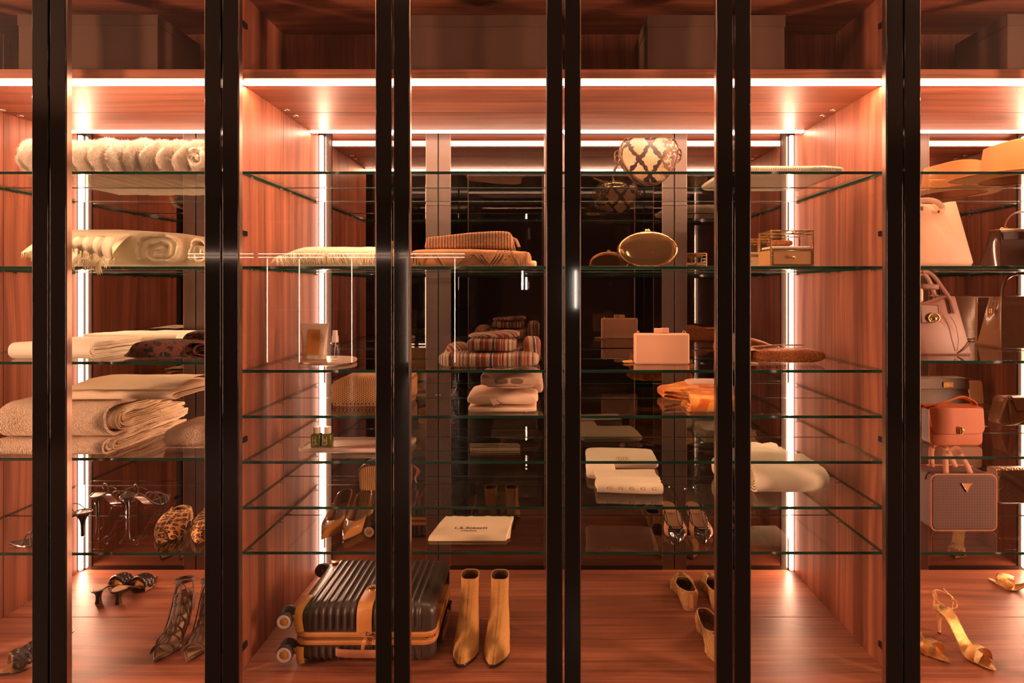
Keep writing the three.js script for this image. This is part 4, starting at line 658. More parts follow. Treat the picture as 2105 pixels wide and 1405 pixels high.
{ // camel sweaters
  const Y = M[1], z = -0.03, X = (px) => at(px, 0, z).x, c = X(966), CAMEL = cloth([0.50, 0.235, 0.095], { bump: loopBump, rep: 7, depth: 0.0025, sheen: 0.4 }), CABLE = CAMEL;
  const lo = thing('cable_sweater', 'folded camel cable knit sweater underneath on second shelf', 'sweater', [c, Y + 0.0008, z - 0.13]), w = X(1088) - X(838), h = pxm(37, z), D = 0.25;
  part(lo, 'body', pillow(w, h, D, { ex: 0.18, ey: 0.3, n: 0.002, f: 30, seed: 21, shape: (q) => { q.y *= 1 - 0.1 * smooth(0, w / 2, q.x); } }), CAMEL);
  const o = (px) => X(px) - c, face = (px, py) => V(o(px), clamp((551 - py) * pxm(1, z), 0.002, h * 0.97), D / 2 - 0.002 - 0.010 * smooth(h * 0.75, h, (551 - py) * pxm(1, z)));
  for (const [a, b] of [[[936, 551], [968, 518]], [[942, 551], [974, 518]], [[948, 551], [980, 518]], [[968, 518], [998, 551]], [[976, 518], [1003, 551]], [[984, 518], [1009, 551]], [[1003, 551], [1024, 519]], [[1009, 551], [1031, 519]], [[1015, 551], [1038, 519]], [[1042, 519], [1064, 551]], [[1049, 519], [1068, 548]], [[886, 519], [905, 551]], [[893, 519], [912, 551]], [[880, 519], [866, 551]]]) part(lo, 'cable', tube(curve([face(...a), face((a[0] + b[0]) / 2, (a[1] + b[1]) / 2).add(V(0, 0, 0.003)), face(...b)]), 0.0036, 20, 7), CABLE);
  for (const px of [846, 852, 858, 1072, 1077, 1082]) part(lo, 'rib', tube([face(px, 550), face(px, 536).add(V(0, 0, -0.003)), face(px, 522).add(V(0, 0, -0.006))], 0.0034, 14, 7), CABLE);
  seedValue = 5; for (const [px, py] of [[958, 543], [966, 532], [950, 546], [990, 527], [970, 527], [1038, 536], [1030, 544], [1052, 538], [1056, 546], [1046, 528], [898, 530], [874, 536]]) part(lo, 'bobble', ball(0.0042, face(px, py).x, face(px, py).y, D / 2 - 0.001, 10), CABLE);
  part(lo, 'rear_sleeve', pillow(0.03, h * 0.45, 0.1, { ex: 0.5, ey: 0.6, n: 0.001, seed: 4 }).translate(w / 2 + 0.004, 0.0, -0.05), cloth([0.72, 0.52, 0.3]));
  const up = thing('rib_sweater', 'folded camel rib knit sweater on top of the cable knit one', 'sweater', [c, Y + 0.0016 + h * 0.985, z - 0.14]), hu = pxm(39, z);
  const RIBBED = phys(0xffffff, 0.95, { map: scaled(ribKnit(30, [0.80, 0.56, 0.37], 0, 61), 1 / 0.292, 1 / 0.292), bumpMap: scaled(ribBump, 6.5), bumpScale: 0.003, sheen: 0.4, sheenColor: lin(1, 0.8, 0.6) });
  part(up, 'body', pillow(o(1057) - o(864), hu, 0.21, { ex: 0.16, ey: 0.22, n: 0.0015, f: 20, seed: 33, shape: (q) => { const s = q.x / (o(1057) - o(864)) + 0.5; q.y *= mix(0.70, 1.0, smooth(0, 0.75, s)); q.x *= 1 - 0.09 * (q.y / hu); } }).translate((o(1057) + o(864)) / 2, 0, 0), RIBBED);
  part(up, 'hem_roll', tube([V(o(1050), 0.046, -0.03), V(o(1058), 0.036, 0.0), V(o(1066), 0.006, 0.06)], 0.006, 20, 8), CAMEL);
}
{ // gold oval clutch
  const Y = M[1], z = -0.10, c = at(1334, 0, z).x, rx = pxm(62, z), ry = pxm(37, z), D = 0.052;
  const t = thing('clutch', 'polished gold oval hard clutch standing on second shelf', 'clutch', [c, Y + 0.0008, z - D / 2], 0.0);
  const MIRRORED = std([0.72, 0.42, 0.19], 0.10, 0.88), prof = [];
  const half = (s, name) => { const rows = [[1, 0.35], [0.985, 0.43], [0.95, 0.49], [0.90, 0.525], [0.84, 0.55], [0.7, 0.585], [0.5, 0.61], [0.28, 0.622], [0.001, 0.628]], g = grid(72, rows.length - 1, (u, v) => { const [r, q] = rows[Math.round(v * (rows.length - 1))], a = u * Math.PI * 2; return V(Math.cos(a) * rx * r, ry + Math.sin(a) * ry * r, s * q * D * 0.8); }, true); return part(t, name, g, MIRRORED); };
  half(1, 'front_shell'); half(-1, 'rear_shell');
  part(t, 'rim', grid(72, 6, (u, v) => { const a = u * Math.PI * 2, b = v * Math.PI; return V(Math.cos(a) * (rx + 0.0006 + 0.0012 * Math.sin(b)), ry + Math.sin(a) * (ry + 0.0002), (v - 0.5) * D * 0.62); }, true), GOLD);
  part(t, 'clasp', [box(0.016, 0.006, 0.018, 0, 2 * ry + 0.0025, 0, 0.002), ball(0.004, 0.004, 2 * ry + 0.006, 0, 10), ball(0.004, -0.004, 2 * ry + 0.006, 0, 10)], GOLD);
}
function jewelleryBox(label, px0, px1, pyTop, pyMid, z, drawerColor, fill) {
  const Y = M[1], x0 = at(px0, 0, z).x, x1 = at(px1, 0, z).x, W = x1 - x0, H = at(0, pyTop, z).y - Y, hm = at(0, pyMid, z).y - Y, D = 0.098, r = 0.0022, t = thing('jewellery_box', label, 'box', [(x0 + x1) / 2, Y + 0.0008, z - D / 2]);
  const bars = [], X = [-W / 2 + r, W / 2 - r], Z = [-D / 2 + r, D / 2 - r];
  for (const x of X) for (const q of Z) part(t, 'corner_post', box(2 * r, H, 2 * r, x, H / 2, q, 0.0005), BRASS);
  for (const y of [r, hm, H - r, H - 0.013]) { for (const q of Z) part(t, 'rail', box(W - 4 * r, 2 * r * (y === H - 0.013 ? 0.7 : 1), 2 * r, 0, y, q, 0.0005), BRASS); for (const x of X) part(t, 'rail', box(2 * r, 2 * r * (y === H - 0.013 ? 0.7 : 1), D - 4 * r, x, y, 0, 0.0005), BRASS); }
  const PANE = phys([0.94, 0.94, 0.93], 0, { transmission: 1, thickness: 0, ior: 1.5 });
  for (const q of Z) part(t, 'glass_pane', new THREE.PlaneGeometry(W - 4 * r, H - hm - 2 * r).translate(0, (H + hm) / 2, q), PANE);
  for (const x of X) part(t, 'glass_pane', new THREE.PlaneGeometry(D - 4 * r, H - hm - 2 * r).rotateY(Math.PI / 2).translate(x, (H + hm) / 2, 0), PANE);
  part(t, 'glass_lid', new THREE.PlaneGeometry(W - 4 * r, D - 4 * r).rotateX(-Math.PI / 2).translate(0, H - r, 0), PANE);
  const WOODY = std(drawerColor, 0.45);
  part(t, 'case', [box(0.003, hm - 3 * r, D - 5 * r, -W / 2 + r, hm / 2, 0), box(0.003, hm - 3 * r, D - 5 * r, W / 2 - r, hm / 2, 0), box(W - 5 * r, hm - 3 * r, 0.003, 0, hm / 2, -D / 2 + r), box(W - 5 * r, 0.003, D - 5 * r, 0, 2.6 * r, 0)], WOODY);
  const dr = part(t, 'drawer', box(W - 7 * r, hm - 5 * r, 0.006, 0, hm / 2, D / 2 - 0.003, 0.001), WOODY);
  part(dr, 'drawer_frame', [box(W - 6 * r, 0.0016, 0.0016, 0, hm - 2.6 * r, D / 2 + 0.0006), box(W - 6 * r, 0.0016, 0.0016, 0, 2.6 * r, D / 2 + 0.0006), box(0.0016, hm - 5.2 * r, 0.0016, -W / 2 + 3.6 * r, hm / 2, D / 2 + 0.0006), box(0.0016, hm - 5.2 * r, 0.0016, W / 2 - 3.6 * r, hm / 2, D / 2 + 0.0006)], BRASS);
  part(dr, 'knob', [rod(V(0, hm / 2, D / 2), V(0, hm / 2, D / 2 + 0.008), 0.0024), ball(0.0048, 0, hm / 2, D / 2 + 0.010)], BRASS);
  part(t, 'pad', box(W - 7 * r, 0.008, D - 7 * r, 0, hm + r + 0.004, 0, 0.002), cloth([0.84, 0.7, 0.56]));
  part(t, 'bow_clasp', [new THREE.TorusGeometry(0.005, 0.0016, 8, 16).scale(1.3, 0.7, 1).rotateZ(0.5).translate(-0.006, H - 0.007, D / 2 + 0.002), new THREE.TorusGeometry(0.005, 0.0016, 8, 16).scale(1.3, 0.7, 1).rotateZ(-0.5).translate(0.006, H - 0.007, D / 2 + 0.002), ball(0.003, 0, H - 0.008, D / 2 + 0.003, 8)], GOLD);
  return { t, W, H, hm, D, r };
}
const GLITTER = (() => { const g = texture(512, 512, (u, v, i, j) => { const k = hash(i >> 1, j >> 1, 3), q = hash(i, j, 9); return k > 0.93 ? [1, 0.92, 0.74] : k > 0.6 ? [0.80, 0.46, 0.22] : [0.36 + q * 0.2, 0.17 + q * 0.1, 0.07 + q * 0.05]; }), r = texture(256, 256, (u, v, i, j) => [0, 0.15 + 0.6 * hash(i, j, 4), hash(i, j, 5) > 0.35 ? 1 : 0.2], false), b = texture(512, 512, (u, v, i, j) => hash(i >> 1, j >> 1, 8), false); return phys(0xffffff, 1, { map: scaled(g, 5), metalness: 0.75, roughnessMap: scaled(r, 9), bumpMap: scaled(b, 5), bumpScale: 0.003 }); })();
{
  const a = jewelleryBox('gold framed glass jewellery box with caramel drawer at the right end of second shelf', 1584, 1674, 474, 513, -0.022, [0.42, 0.22, 0.08]);
  const p = thing('glitter_pouch', 'small glittery copper bangle pouch inside the caramel jewellery box', 'pouch', [a.t.position.x - a.W * 0.17, a.t.position.y + a.hm + a.r + 0.0088, a.t.position.z + 0.01]);
  part(p, 'body', pillow(0.078, 0.021, 0.045, { ex: 0.6, ey: 0.6, n: 0.0015, f: 60 }), GLITTER);
  for (let i = 0; i < 2; i++) part(p, 'bead', ball(0.0024, -0.018 + i * 0.036, 0.016, 0.019, 8), GOLD);
  jewelleryBox('gold framed glass jewellery box with cream drawer half behind the door frame', 1498, 1582, 491, 525, -0.150, [0.80, 0.62, 0.40]);
}
{ // tray, tube and spray bottle
  const Y = M[2], z = depthOn(754, Y), r = pxm(58, z - 0.05), cx = at(667, 0, z - 0.06).x, cz = z - r * 0.98, th = 0.0125;
  const STONE = phys([0.80, 0.66, 0.54], 0.35, { map: texture(256, 256, (u, v) => { const q = Math.abs(loopNoise(u, v, 5, 5, 71) - 0.5), k = 1 - 0.16 * (1 - smooth(0, 0.04, q)) - 0.05 * loopNoise(u, v, 14, 14, 72); return [0.93 * k, 0.86 * k, 0.80 * k]; }) });
  const t = thing('round_tray', 'round pale stone tray under the tube and spray bottle', 'tray', [cx, Y + 0.0008, cz]);
  part(t, 'disc', new THREE.LatheGeometry([V2(0.001, 0.002), V2(r - 0.004, 0.002), V2(r - 0.001, 0.0035), V2(r, 0.006), V2(r, th - 0.002), V2(r - 0.0015, th), V2(0.001, th)], 72), STONE);
  part(t, 'feet', [0, 1, 2].map((i) => new THREE.CylinderGeometry(0.006, 0.006, 0.002, 10).translate(Math.cos(i * 2.1) * r * 0.8, 0.001, Math.sin(i * 2.1) * r * 0.8)), GASKET);
  const zt = cz + 0.005, k = pxm(1, zt), base = Y + th + 0.0014, Ht = at(0, 667, zt).y - base;
  const tube_ = thing('cosmetic_tube', 'cream squeeze tube with an orange printed panel standing on its cap', 'tube', [at(646.5, 0, zt).x, base, zt]);
  const hc = 0.0165, shell = grid(48, 24, (u, v) => { const a = u * Math.PI * 2, w = mix(24.5, 29.5, Math.pow(v, 1.6)) * k, dd = mix(0.021, 0.0012, Math.pow(v, 0.85)), e = 0.8; return V(Math.sign(Math.cos(a)) * Math.pow(Math.abs(Math.cos(a)), e) * w, mix(hc, Ht, v), Math.sign(Math.sin(a)) * Math.pow(Math.abs(Math.sin(a)), e) * dd); }, true);
  const TUBE = phys([0.82, 0.64, 0.47], 0.32, { clearcoat: 0.4 });
  part(tube_, 'body', shell, TUBE);
  part(tube_, 'crimp', box(59 * k, 0.004, 0.0024, 0, Ht + 0.001, 0, 0.0008), TUBE);
  part(tube_, 'cap', [grid(48, 4, (u, v) => { const a = u * Math.PI * 2; return V(Math.cos(a) * 24.8 * k, v * (hc - 0.001), Math.sin(a) * 0.0213); }, true), new THREE.CircleGeometry(1, 40).scale(24.8 * k, 0.0213, 1).rotateX(-Math.PI / 2).translate(0, hc - 0.001, 0), new THREE.CircleGeometry(1, 40).scale(24.8 * k, 0.0213, 1).rotateX(Math.PI / 2).translate(0, 0.0004, 0)], phys([0.84, 0.70, 0.55], 0.3));
  part(tube_, 'cap_tab', box(19 * k, hc * 0.88, 0.006, -0.002, hc * 0.45, 0.0205, 0.002), phys([0.86, 0.72, 0.57], 0.3));
  const onTube = (x0, x1, y0, y1) => grid(20, 14, (u, v) => { const vv = mix(y0, y1, v), w = mix(24.5, 29.5, Math.pow(vv, 1.6)) * k, x = mix(x0, x1, u) * k, dd = mix(0.021, 0.0012, Math.pow(vv, 0.85)), cs = clamp(Math.abs(x) / w, 0, 0.999), ca = Math.pow(cs, 1 / 0.8), sa = Math.pow(Math.sqrt(1 - ca * ca), 0.8); return V(x, mix(hc, Ht, vv), sa * dd + 0.0006); });
  part(tube_, 'orange_panel', onTube(-13.5, 13, 0.02, 0.83), std([0.72, 0.30, 0.06], 0.4));
  part(tube_, 'print', onTube(-23, 23, 0.18, 0.72).clone(), decal(46, 34, (c, w, h) => { c.fillStyle = '#7a4a26'; c.font = `bold ${h * 0.16}px serif`; c.textAlign = 'center'; c.fillText('CASSARA', w / 2, h * 0.42); for (let i = 0; i < 4; i++) c.fillRect(w * 0.06, h * (0.55 + i * 0.11), w * (0.88 - 0.1 * (i % 2)), h * 0.012); }), 'faint brown lettering');
  const zs = cz + 0.045, ks = pxm(1, zs), bs = thing('spray_bottle', 'small clear spray bottle with white pump beside the cream tube', 'bottle', [at(689, 0, zs).x, base, zs]);
  const hb = at(0, 706, zs).y - at(0, 743, zs).y, rb = 9 * ks, CLEAR = phys([0.97, 0.96, 0.95], 0.02, { transmission: 1, thickness: 0, ior: 1.45 });
  part(bs, 'glass_body', new THREE.LatheGeometry([V2(0.0005, 0), V2(rb * 0.9, 0), V2(rb, 0.002), V2(rb, hb - 0.003), V2(rb * 0.75, hb)], 28), CLEAR);
  part(bs, 'dip_tube', tube([V(0.002, hb, 0), V(-0.001, hb * 0.5, 0.002), V(-0.004, 0.003, 0.001)], 0.0011, 16, 6), std([0.85, 0.8, 0.72], 0.3));
  part(bs, 'printed_text', grid(20, 1, (u, v) => { const a = mix(0.5, 2.6, u); return V(Math.cos(a) * (rb + 0.0003), mix(hb * 0.1, hb * 0.78, v), Math.sin(a) * (rb + 0.0003)); }), decal(20, 24, (c, w, h) => { c.fillStyle = '#2a1a12'; for (let i = 0; i < 13; i++) c.fillRect(w * 0.1, h * (0.05 + i * 0.07), w * (0.5 + 0.3 * hash(i, 2, 1)), h * 0.022); }), 'rows of tiny dark print');
  part(bs, 'pump', new THREE.LatheGeometry([V2(0.0005, hb), V2(rb * 0.72, hb), V2(rb * 0.75, hb + 0.003), V2(rb * 0.72, hb + 0.021), V2(rb * 0.58, hb + 0.025), V2(rb * 0.58, hb + 0.0395), V2(rb * 0.5, hb + 0.041), V2(0.0005, hb + 0.041)], 28), phys([0.88, 0.78, 0.66], 0.3));
}
{ // striped towels
  const cols = [[0.80, 0.66, 0.50], [0.36, 0.25, 0.25], [0.60, 0.25, 0.12], [0.86, 0.74, 0.58], [0.25, 0.17, 0.18], [0.72, 0.47, 0.24], [0.50, 0.36, 0.33], [0.88, 0.78, 0.64], [0.55, 0.20, 0.11], [0.66, 0.52, 0.42]], seq = []; seedValue = 91; let acc = 0; while (acc < 1) { const w = rr(0.006, 0.022); seq.push([acc, cols[Math.floor(rnd() * cols.length)]]); acc += w; }
  const stripes = texture(1024, 64, (u, v) => { let c = seq[0][1]; for (const [a, q] of seq) if (u >= a) c = q; const k = 0.86 + 0.28 * (loopNoise(u, v, 340, 24, 95) - 0.3); return [c[0] ** 0.85 * k, c[1] ** 0.85 * k, c[2] ** 0.85 * k]; });
  const ST = (turn = 0, rep = 3) => { const m = scaled(stripes, rep); m.rotation = turn; return cloth(0xffffff, { map: m, bump: loopBump, rep: 9, depth: 0.003, sheen: 0.4 }); };
  const Y = M[2], z = depthOn(758, Y), X = (px) => at(px, 0, z).x, c = X(1003), h = pxm(31, z), S = ST();
  const lo = thing('striped_towel', 'large folded multicoloured striped terry towel at the bottom of its pile', 'towel', [c, Y + 0.0008, z - 0.10]), o = (px) => X(px) - c;
  part(lo, 'front_fold', pillow(o(1107) - o(898), h, 0.2, { ex: 0.22, ey: 0.42, n: 0.002, f: 22, seed: 4 }), S);
  part(lo, 'right_hump', pillow(o(1111) - o(1073), pxm(58, z), 0.15, { ex: 0.4, ey: 0.5, n: 0.003, f: 22, seed: 14 }).translate((o(1111) + o(1073)) / 2, 0, -0.035), ST(0.06));
  part(lo, 'left_slope', pillow(o(954) - o(903), pxm(46, z), 0.13, { ex: 0.5, ey: 0.8, n: 0.004, f: 22, seed: 24 }).translate((o(954) + o(903)) / 2, 0.0, -0.035), ST(0.5, 4));
  const up = thing('striped_towel', 'small folded striped terry towel lying on the larger striped one', 'towel', [c, Y + 0.0016 + h, z - 0.10]);
  part(up, 'front_fold', pillow(o(1060) - o(956), pxm(27, z), 0.14, { ex: 0.25, ey: 0.5, n: 0.002, f: 24, seed: 6 }).translate((o(1060) + o(956)) / 2, 0, 0.015), ST(0, 3.3));
  part(up, 'top_fold', pillow(o(1066) - o(958), pxm(15, z), 0.12, { ex: 0.35, ey: 0.7, n: 0.003, f: 28, seed: 7, shape: (q) => { q.y *= 0.75 + 0.35 * smooth(-0.06, 0.08, q.x); } }).translate((o(1066) + o(958)) / 2, pxm(26, z), 0.0), ST(0.9, 4));
}
{ // pink box clutch
  const Y = M[2], z = depthOn(750, Y), X = (px) => at(px, 0, z).x, W = X(1418) - X(1306), H = pxm(63, z), D = 0.04, PINK = phys([0.78, 0.43, 0.27], 0.32, { clearcoat: 0.25, clearcoatRoughness: 0.3 });
  const t = thing('clutch', 'blush pink rectangular box clutch with gold chain on third shelf', 'clutch', [(X(1418) + X(1306)) / 2, Y + 0.0008, z - D / 2]);
  for (const s of [1, -1]) part(t, s > 0 ? 'front_shell' : 'rear_shell', box(W, H, D / 2 - 0.0008, 0, H / 2, s * D / 4, 0.006, 4), PINK);
  part(t, 'hinge_rim', box(W - 0.006, H - 0.005, 0.0026, 0, H / 2, 0, 0.0012), GOLD);
  part(t, 'clasp', [box(pxm(16.5, z), pxm(10.5, z), 0.013, -pxm(7.5, z), H + pxm(5.6, z), 0.008, 0.002, 3), box(pxm(16.5, z), pxm(10.5, z), 0.013, pxm(8, z), H + pxm(5.6, z), -0.007, 0.002, 3)], PINK);
  part(t, 'clasp_post', [-1, 1].map((s) => rod(V(s * 0.004, H - 0.001, s * -0.002), V(s * 0.004, H + 0.005, s * -0.002), 0.0016)), GOLD);
  for (const s of [-1, 1]) part(t, 'chain_ring', new THREE.TorusGeometry(0.0042, 0.0012, 8, 18).translate(s * W * 0.43, H + 0.003, -0.006), GOLD);
  seedValue = 8; const pile = [V(-W * 0.43, H + 0.004, -0.008), V(-W * 0.44, H * 0.8, -D / 2 - 0.006), V(-W * 0.44, H * 0.35, -D / 2 - 0.010), V(-W * 0.45, 0.006, -D / 2 - 0.012)]; for (let i = 0; i < 9; i++) pile.push(V(-W * 0.5 - 0.004 - 0.017 * (1 + Math.sin(i * 2.2)), 0.003 + 0.002 * (i % 3), -0.02 + 0.012 * Math.cos(i * 1.9)));
  part(t, 'chain', chainLoop(pile, 120, 0.0020), GOLD);
}
{ // glitter scarf
  const Y = M[2], z = depthOn(750, Y), X = (px) => at(px, 0, z).x, c = X(1620), o = (px) => X(px) - c, t = thing('glitter_bag', 'soft copper glitter evening bag folded over on third shelf', 'handbag', [c, Y + 0.0008, z - 0.08]);
  part(t, 'front_roll', pillow(o(1705) - o(1555), pxm(30, z), 0.10, { ex: 0.3, ey: 0.6, n: 0.003, f: 26, seed: 5 }).translate((o(1705) + o(1555)) / 2, 0, 0.02), GLITTER);
  part(t, 'rear_roll', pillow(o(1645) - o(1500), pxm(47, z), 0.085, { ex: 0.35, ey: 0.6, n: 0.003, f: 26, seed: 9, shape: (q) => { q.y *= 1 - 0.3 * smooth(0, 0.1, q.x); } }).translate((o(1645) + o(1500)) / 2, 0, -0.075), GLITTER);
  part(t, 'lining', scroll([[o(1566), 0.044], [o(1553), 0.047], [o(1536), 0.036], [o(1534), 0.014], [o(1548), 0.004], [o(1563), 0.002]], 0.09, 0.004, { n: 40 }).translate(0, 0, 0.018), cloth([0.62, 0.38, 0.22]));
  part(t, 'frame_bar', strap([V(o(1560), pxm(32, z), 0.02), V(o(1620), pxm(34, z), 0.0), V(o(1676), pxm(34, z), -0.01)], 0.02, 0.004, V(0, 0.25, 1), 20), LEATHER([0.5, 0.25, 0.13]));
}
{ // waffle towel
  const waffle = texture(256, 256, (u, v) => { const a = u * 12, b = v * 12 + (Math.floor(a) % 2) * 0.5, d = Math.hypot(a - Math.floor(a) - 0.5, b - Math.floor(b) - 0.5), k = 1 - smooth(0.34, 0.22, d); const q = mix(0.34, 1, smooth(0.20, 0.32, d)); return [0.86 * q, 0.64 * q ** 1.15, 0.42 * q ** 1.3]; });
  const wb = texture(256, 256, (u, v) => { const a = u * 12, b = v * 12 + (Math.floor(a) % 2) * 0.5, d = Math.hypot(a - Math.floor(a) - 0.5, b - Math.floor(b) - 0.5); return smooth(0.15, 0.36, d); }, false);
  const W = cloth(0xffffff, { map: scaled(waffle, 13), bump: wb, rep: 13, depth: 0.003 }), Y = M[3], z = depthOn(838, Y), X = (px) => at(px, 0, z).x, w = X(838) - X(675), t = thing('waffle_towel', 'beige waffle weave towel folded thick on fourth shelf', 'towel', [(X(838) + X(675)) / 2, Y + 0.0008, z - 0.09]);
  part(t, 'body', pillow(w, pxm(63, z), 0.18, { ex: 0.2, ey: 0.34, n: 0.003, f: 14, seed: 3, nv: 40, shape: (q) => { q.y *= 1 - 0.16 * smooth(-w * 0.25, -w * 0.5, q.x); const c = 0.006 * Math.exp(-(((q.y - 0.040) / 0.0035) ** 2)); q.x -= Math.sign(q.x) * c; q.z -= Math.sign(q.z) * c; } }), W);
  part(t, 'under_fold', pillow(w * 0.97, 0.008, 0.17, { ex: 0.2, ey: 0.5, n: 0.001, seed: 8 }), W);
}
{ // shirts
  const Y = M[3], z = depthOn(849, Y), X = (px) => at(px, 0, z).x, c = X(1035), o = (px) => X(px) - c, k = pxm(1, z), A = cloth([0.74, 0.55, 0.38], { depth: 0.0001 }), B = cloth([0.70, 0.50, 0.35], { depth: 0.0001 }), C = cloth([0.46, 0.30, 0.21], { depth: 0.0001 });
  const a = thing('folded_shirt', 'flat pale beige shirt at the bottom of the shirt pile', 'shirt', [c, Y + 0.0008, z - 0.12]);
  part(a, 'body', pillow(o(1103) - o(961), 10 * k, 0.24, { ex: 0.12, ey: 0.35, n: 0.0012, f: 20, seed: 2 }).translate((o(1103) + o(961)) / 2, 0, 0), A);
  const b = thing('folded_shirt', 'beige shirt with a knotted front in the middle of the shirt pile', 'shirt', [c, Y + 0.0014 + 10 * k, z - 0.12]);
  part(b, 'body', pillow(o(1106) - o(957), 31 * k, 0.23, { ex: 0.22, ey: 0.6, n: 0.004, f: 22, seed: 12, shape: (q) => { q.y *= 1 - 0.20 * smooth(0, -0.12, q.x); q.y -= 0.010 * Math.exp(-(((q.x - 0.0) / 0.012) ** 2)) * smooth(0.01, 0.03, q.y) * smooth(0, 0.1, q.z); } }).translate((o(1106) + o(957)) / 2, 0, 0), B);
  part(b, 'knot', [0, 1, 2].map((i) => tube([V(o(1006), 0.036, 0.085), V(o(1010 + i * 3), 0.024, 0.113), V(o(1017 + i * 4), 0.007 + i * 0.002, 0.117)], 0.0042 - i * 0.0006, 16, 7)), B);
  part(b, 'sleeve_end', pillow(o(1118) - o(1092), 24 * k, 0.12, { ex: 0.5, ey: 0.6, n: 0.002, seed: 6 }).translate((o(1118) + o(1092)) / 2, 14 * k, -0.05), C);
  const d = thing('folded_shirt', 'taupe shirt with an open collar on top of the shirt pile', 'shirt', [c, Y + 0.0085 + 42 * k, z - 0.12]);
  part(d, 'body', pillow(o(1116) - o(984), 32 * k, 0.22, { ex: 0.25, ey: 0.55, n: 0.005, f: 24, seed: 22, shape: (q) => { q.y *= 0.86 + 0.14 * Math.sin(q.x * 40); } }).translate((o(1116) + o(984)) / 2, 0, -0.005), C);
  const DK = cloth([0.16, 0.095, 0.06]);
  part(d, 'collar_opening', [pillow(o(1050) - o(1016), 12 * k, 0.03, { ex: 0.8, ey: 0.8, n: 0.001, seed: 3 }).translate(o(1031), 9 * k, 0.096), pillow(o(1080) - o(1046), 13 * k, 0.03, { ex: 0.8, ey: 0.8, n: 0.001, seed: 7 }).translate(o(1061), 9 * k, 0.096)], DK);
  for (const [p, q, r] of [[986, 1050, 8], [1046, 1112, 7], [1000, 1110, 4]]) part(d, 'hem_edge', tube([V(o(p), r * k * 1.1, 0.092), V(o((p + q) / 2), (r - 3.5) * k * 1.2 + 0.003, 0.108), V(o(q), r * k, 0.086)], 0.0024, 24, 6), C);
}
{ // orange scarves
  const print = texture(256, 256, (u, v) => { const n = loopNoise(u, v, 6, 6, 81), q = Math.abs(loopNoise(u, v, 9, 5, 82) - 0.5), k = smooth(0.5, 0.62, n); return [mix(0.86, 0.96, k), mix(0.44, 0.66, k) - 0.12 * (1 - smooth(0, 0.05, q)), mix(0.15, 0.30, k)]; });
  const SILK = phys(0xffffff, 0.4, { map: scaled(print, 6), sheen: 0.5, sheenColor: lin(1, 0.7, 0.4) }), PINKISH = phys([0.70, 0.45, 0.34], 0.5), Y = M[3];
  const z1 = depthOn(826, Y), x1 = (px) => at(px, 0, z1).x, t = thing('silk_scarf', 'orange silk scarf folded behind with a pointed left end, fourth shelf', 'scarf', [x1(1440), Y + 0.0008, z1 - 0.08]), p = (px) => x1(px) - x1(1440);
  part(t, 'body', pillow(p(1540) - p(1364), pxm(30, z1), 0.16, { ex: 0.3, ey: 0.5, n: 0.003, f: 20, seed: 8, shape: (q) => { q.y *= 1 - 0.2 * smooth(-0.02, -0.12, q.x); q.z *= 0.6 + 0.4 * smooth(-0.16, 0.0, q.x); } }).translate((p(1540) + p(1364)) / 2, 0, 0), SILK);
  for (let i = 0; i < 2; i++) part(t, 'fold_loop', scroll([[p(1408), 0.022 - i * 0.016 + 0.012], [p(1385), 0.030 - i * 0.014 + 0.006], [p(1368), 0.037 - i * 0.014], [p(1364), 0.031 - i * 0.014], [p(1369), 0.026 - i * 0.014], [p(1390), 0.018 - i * 0.012], [p(1412), 0.012 - i * 0.009]], 0.05, 0.0028, { n: 50 }).translate(0, 0, 0.058), SILK);
  part(t, 'pale_layer', pillow(p(1540) - p(1424), pxm(13, z1), 0.1, { ex: 0.4, ey: 0.6, n: 0.003, f: 24, seed: 1 }).translate((p(1540) + p(1424)) / 2, pxm(23, z1), -0.01), PINKISH);
  const z2 = depthOn(851, Y), x2 = (px) => at(px, 0, z2).x, b = thing('silk_scarf', 'orange silk scarf with a yellow motif at the front, fourth shelf', 'scarf', [x2(1483), Y + 0.0008, z2 - 0.07]), q = (px) => x2(px) - x2(1483);
  const h2 = pxm(35, z2);
  part(b, 'body', foldLayers(q(1545) - q(1421), h2, 0.13, { n: 3, t: 0.005, wob: 0.003, seed: 4, inset: 0.006 }), SILK);
  part(b, 'motif', new THREE.CircleGeometry(0.013, 24).scale(1, 0.75, 1).rotateX(-0.6).translate(q(1455), h2 * 0.86, 0.058), std([0.9, 0.52, 0.12], 0.5));
}
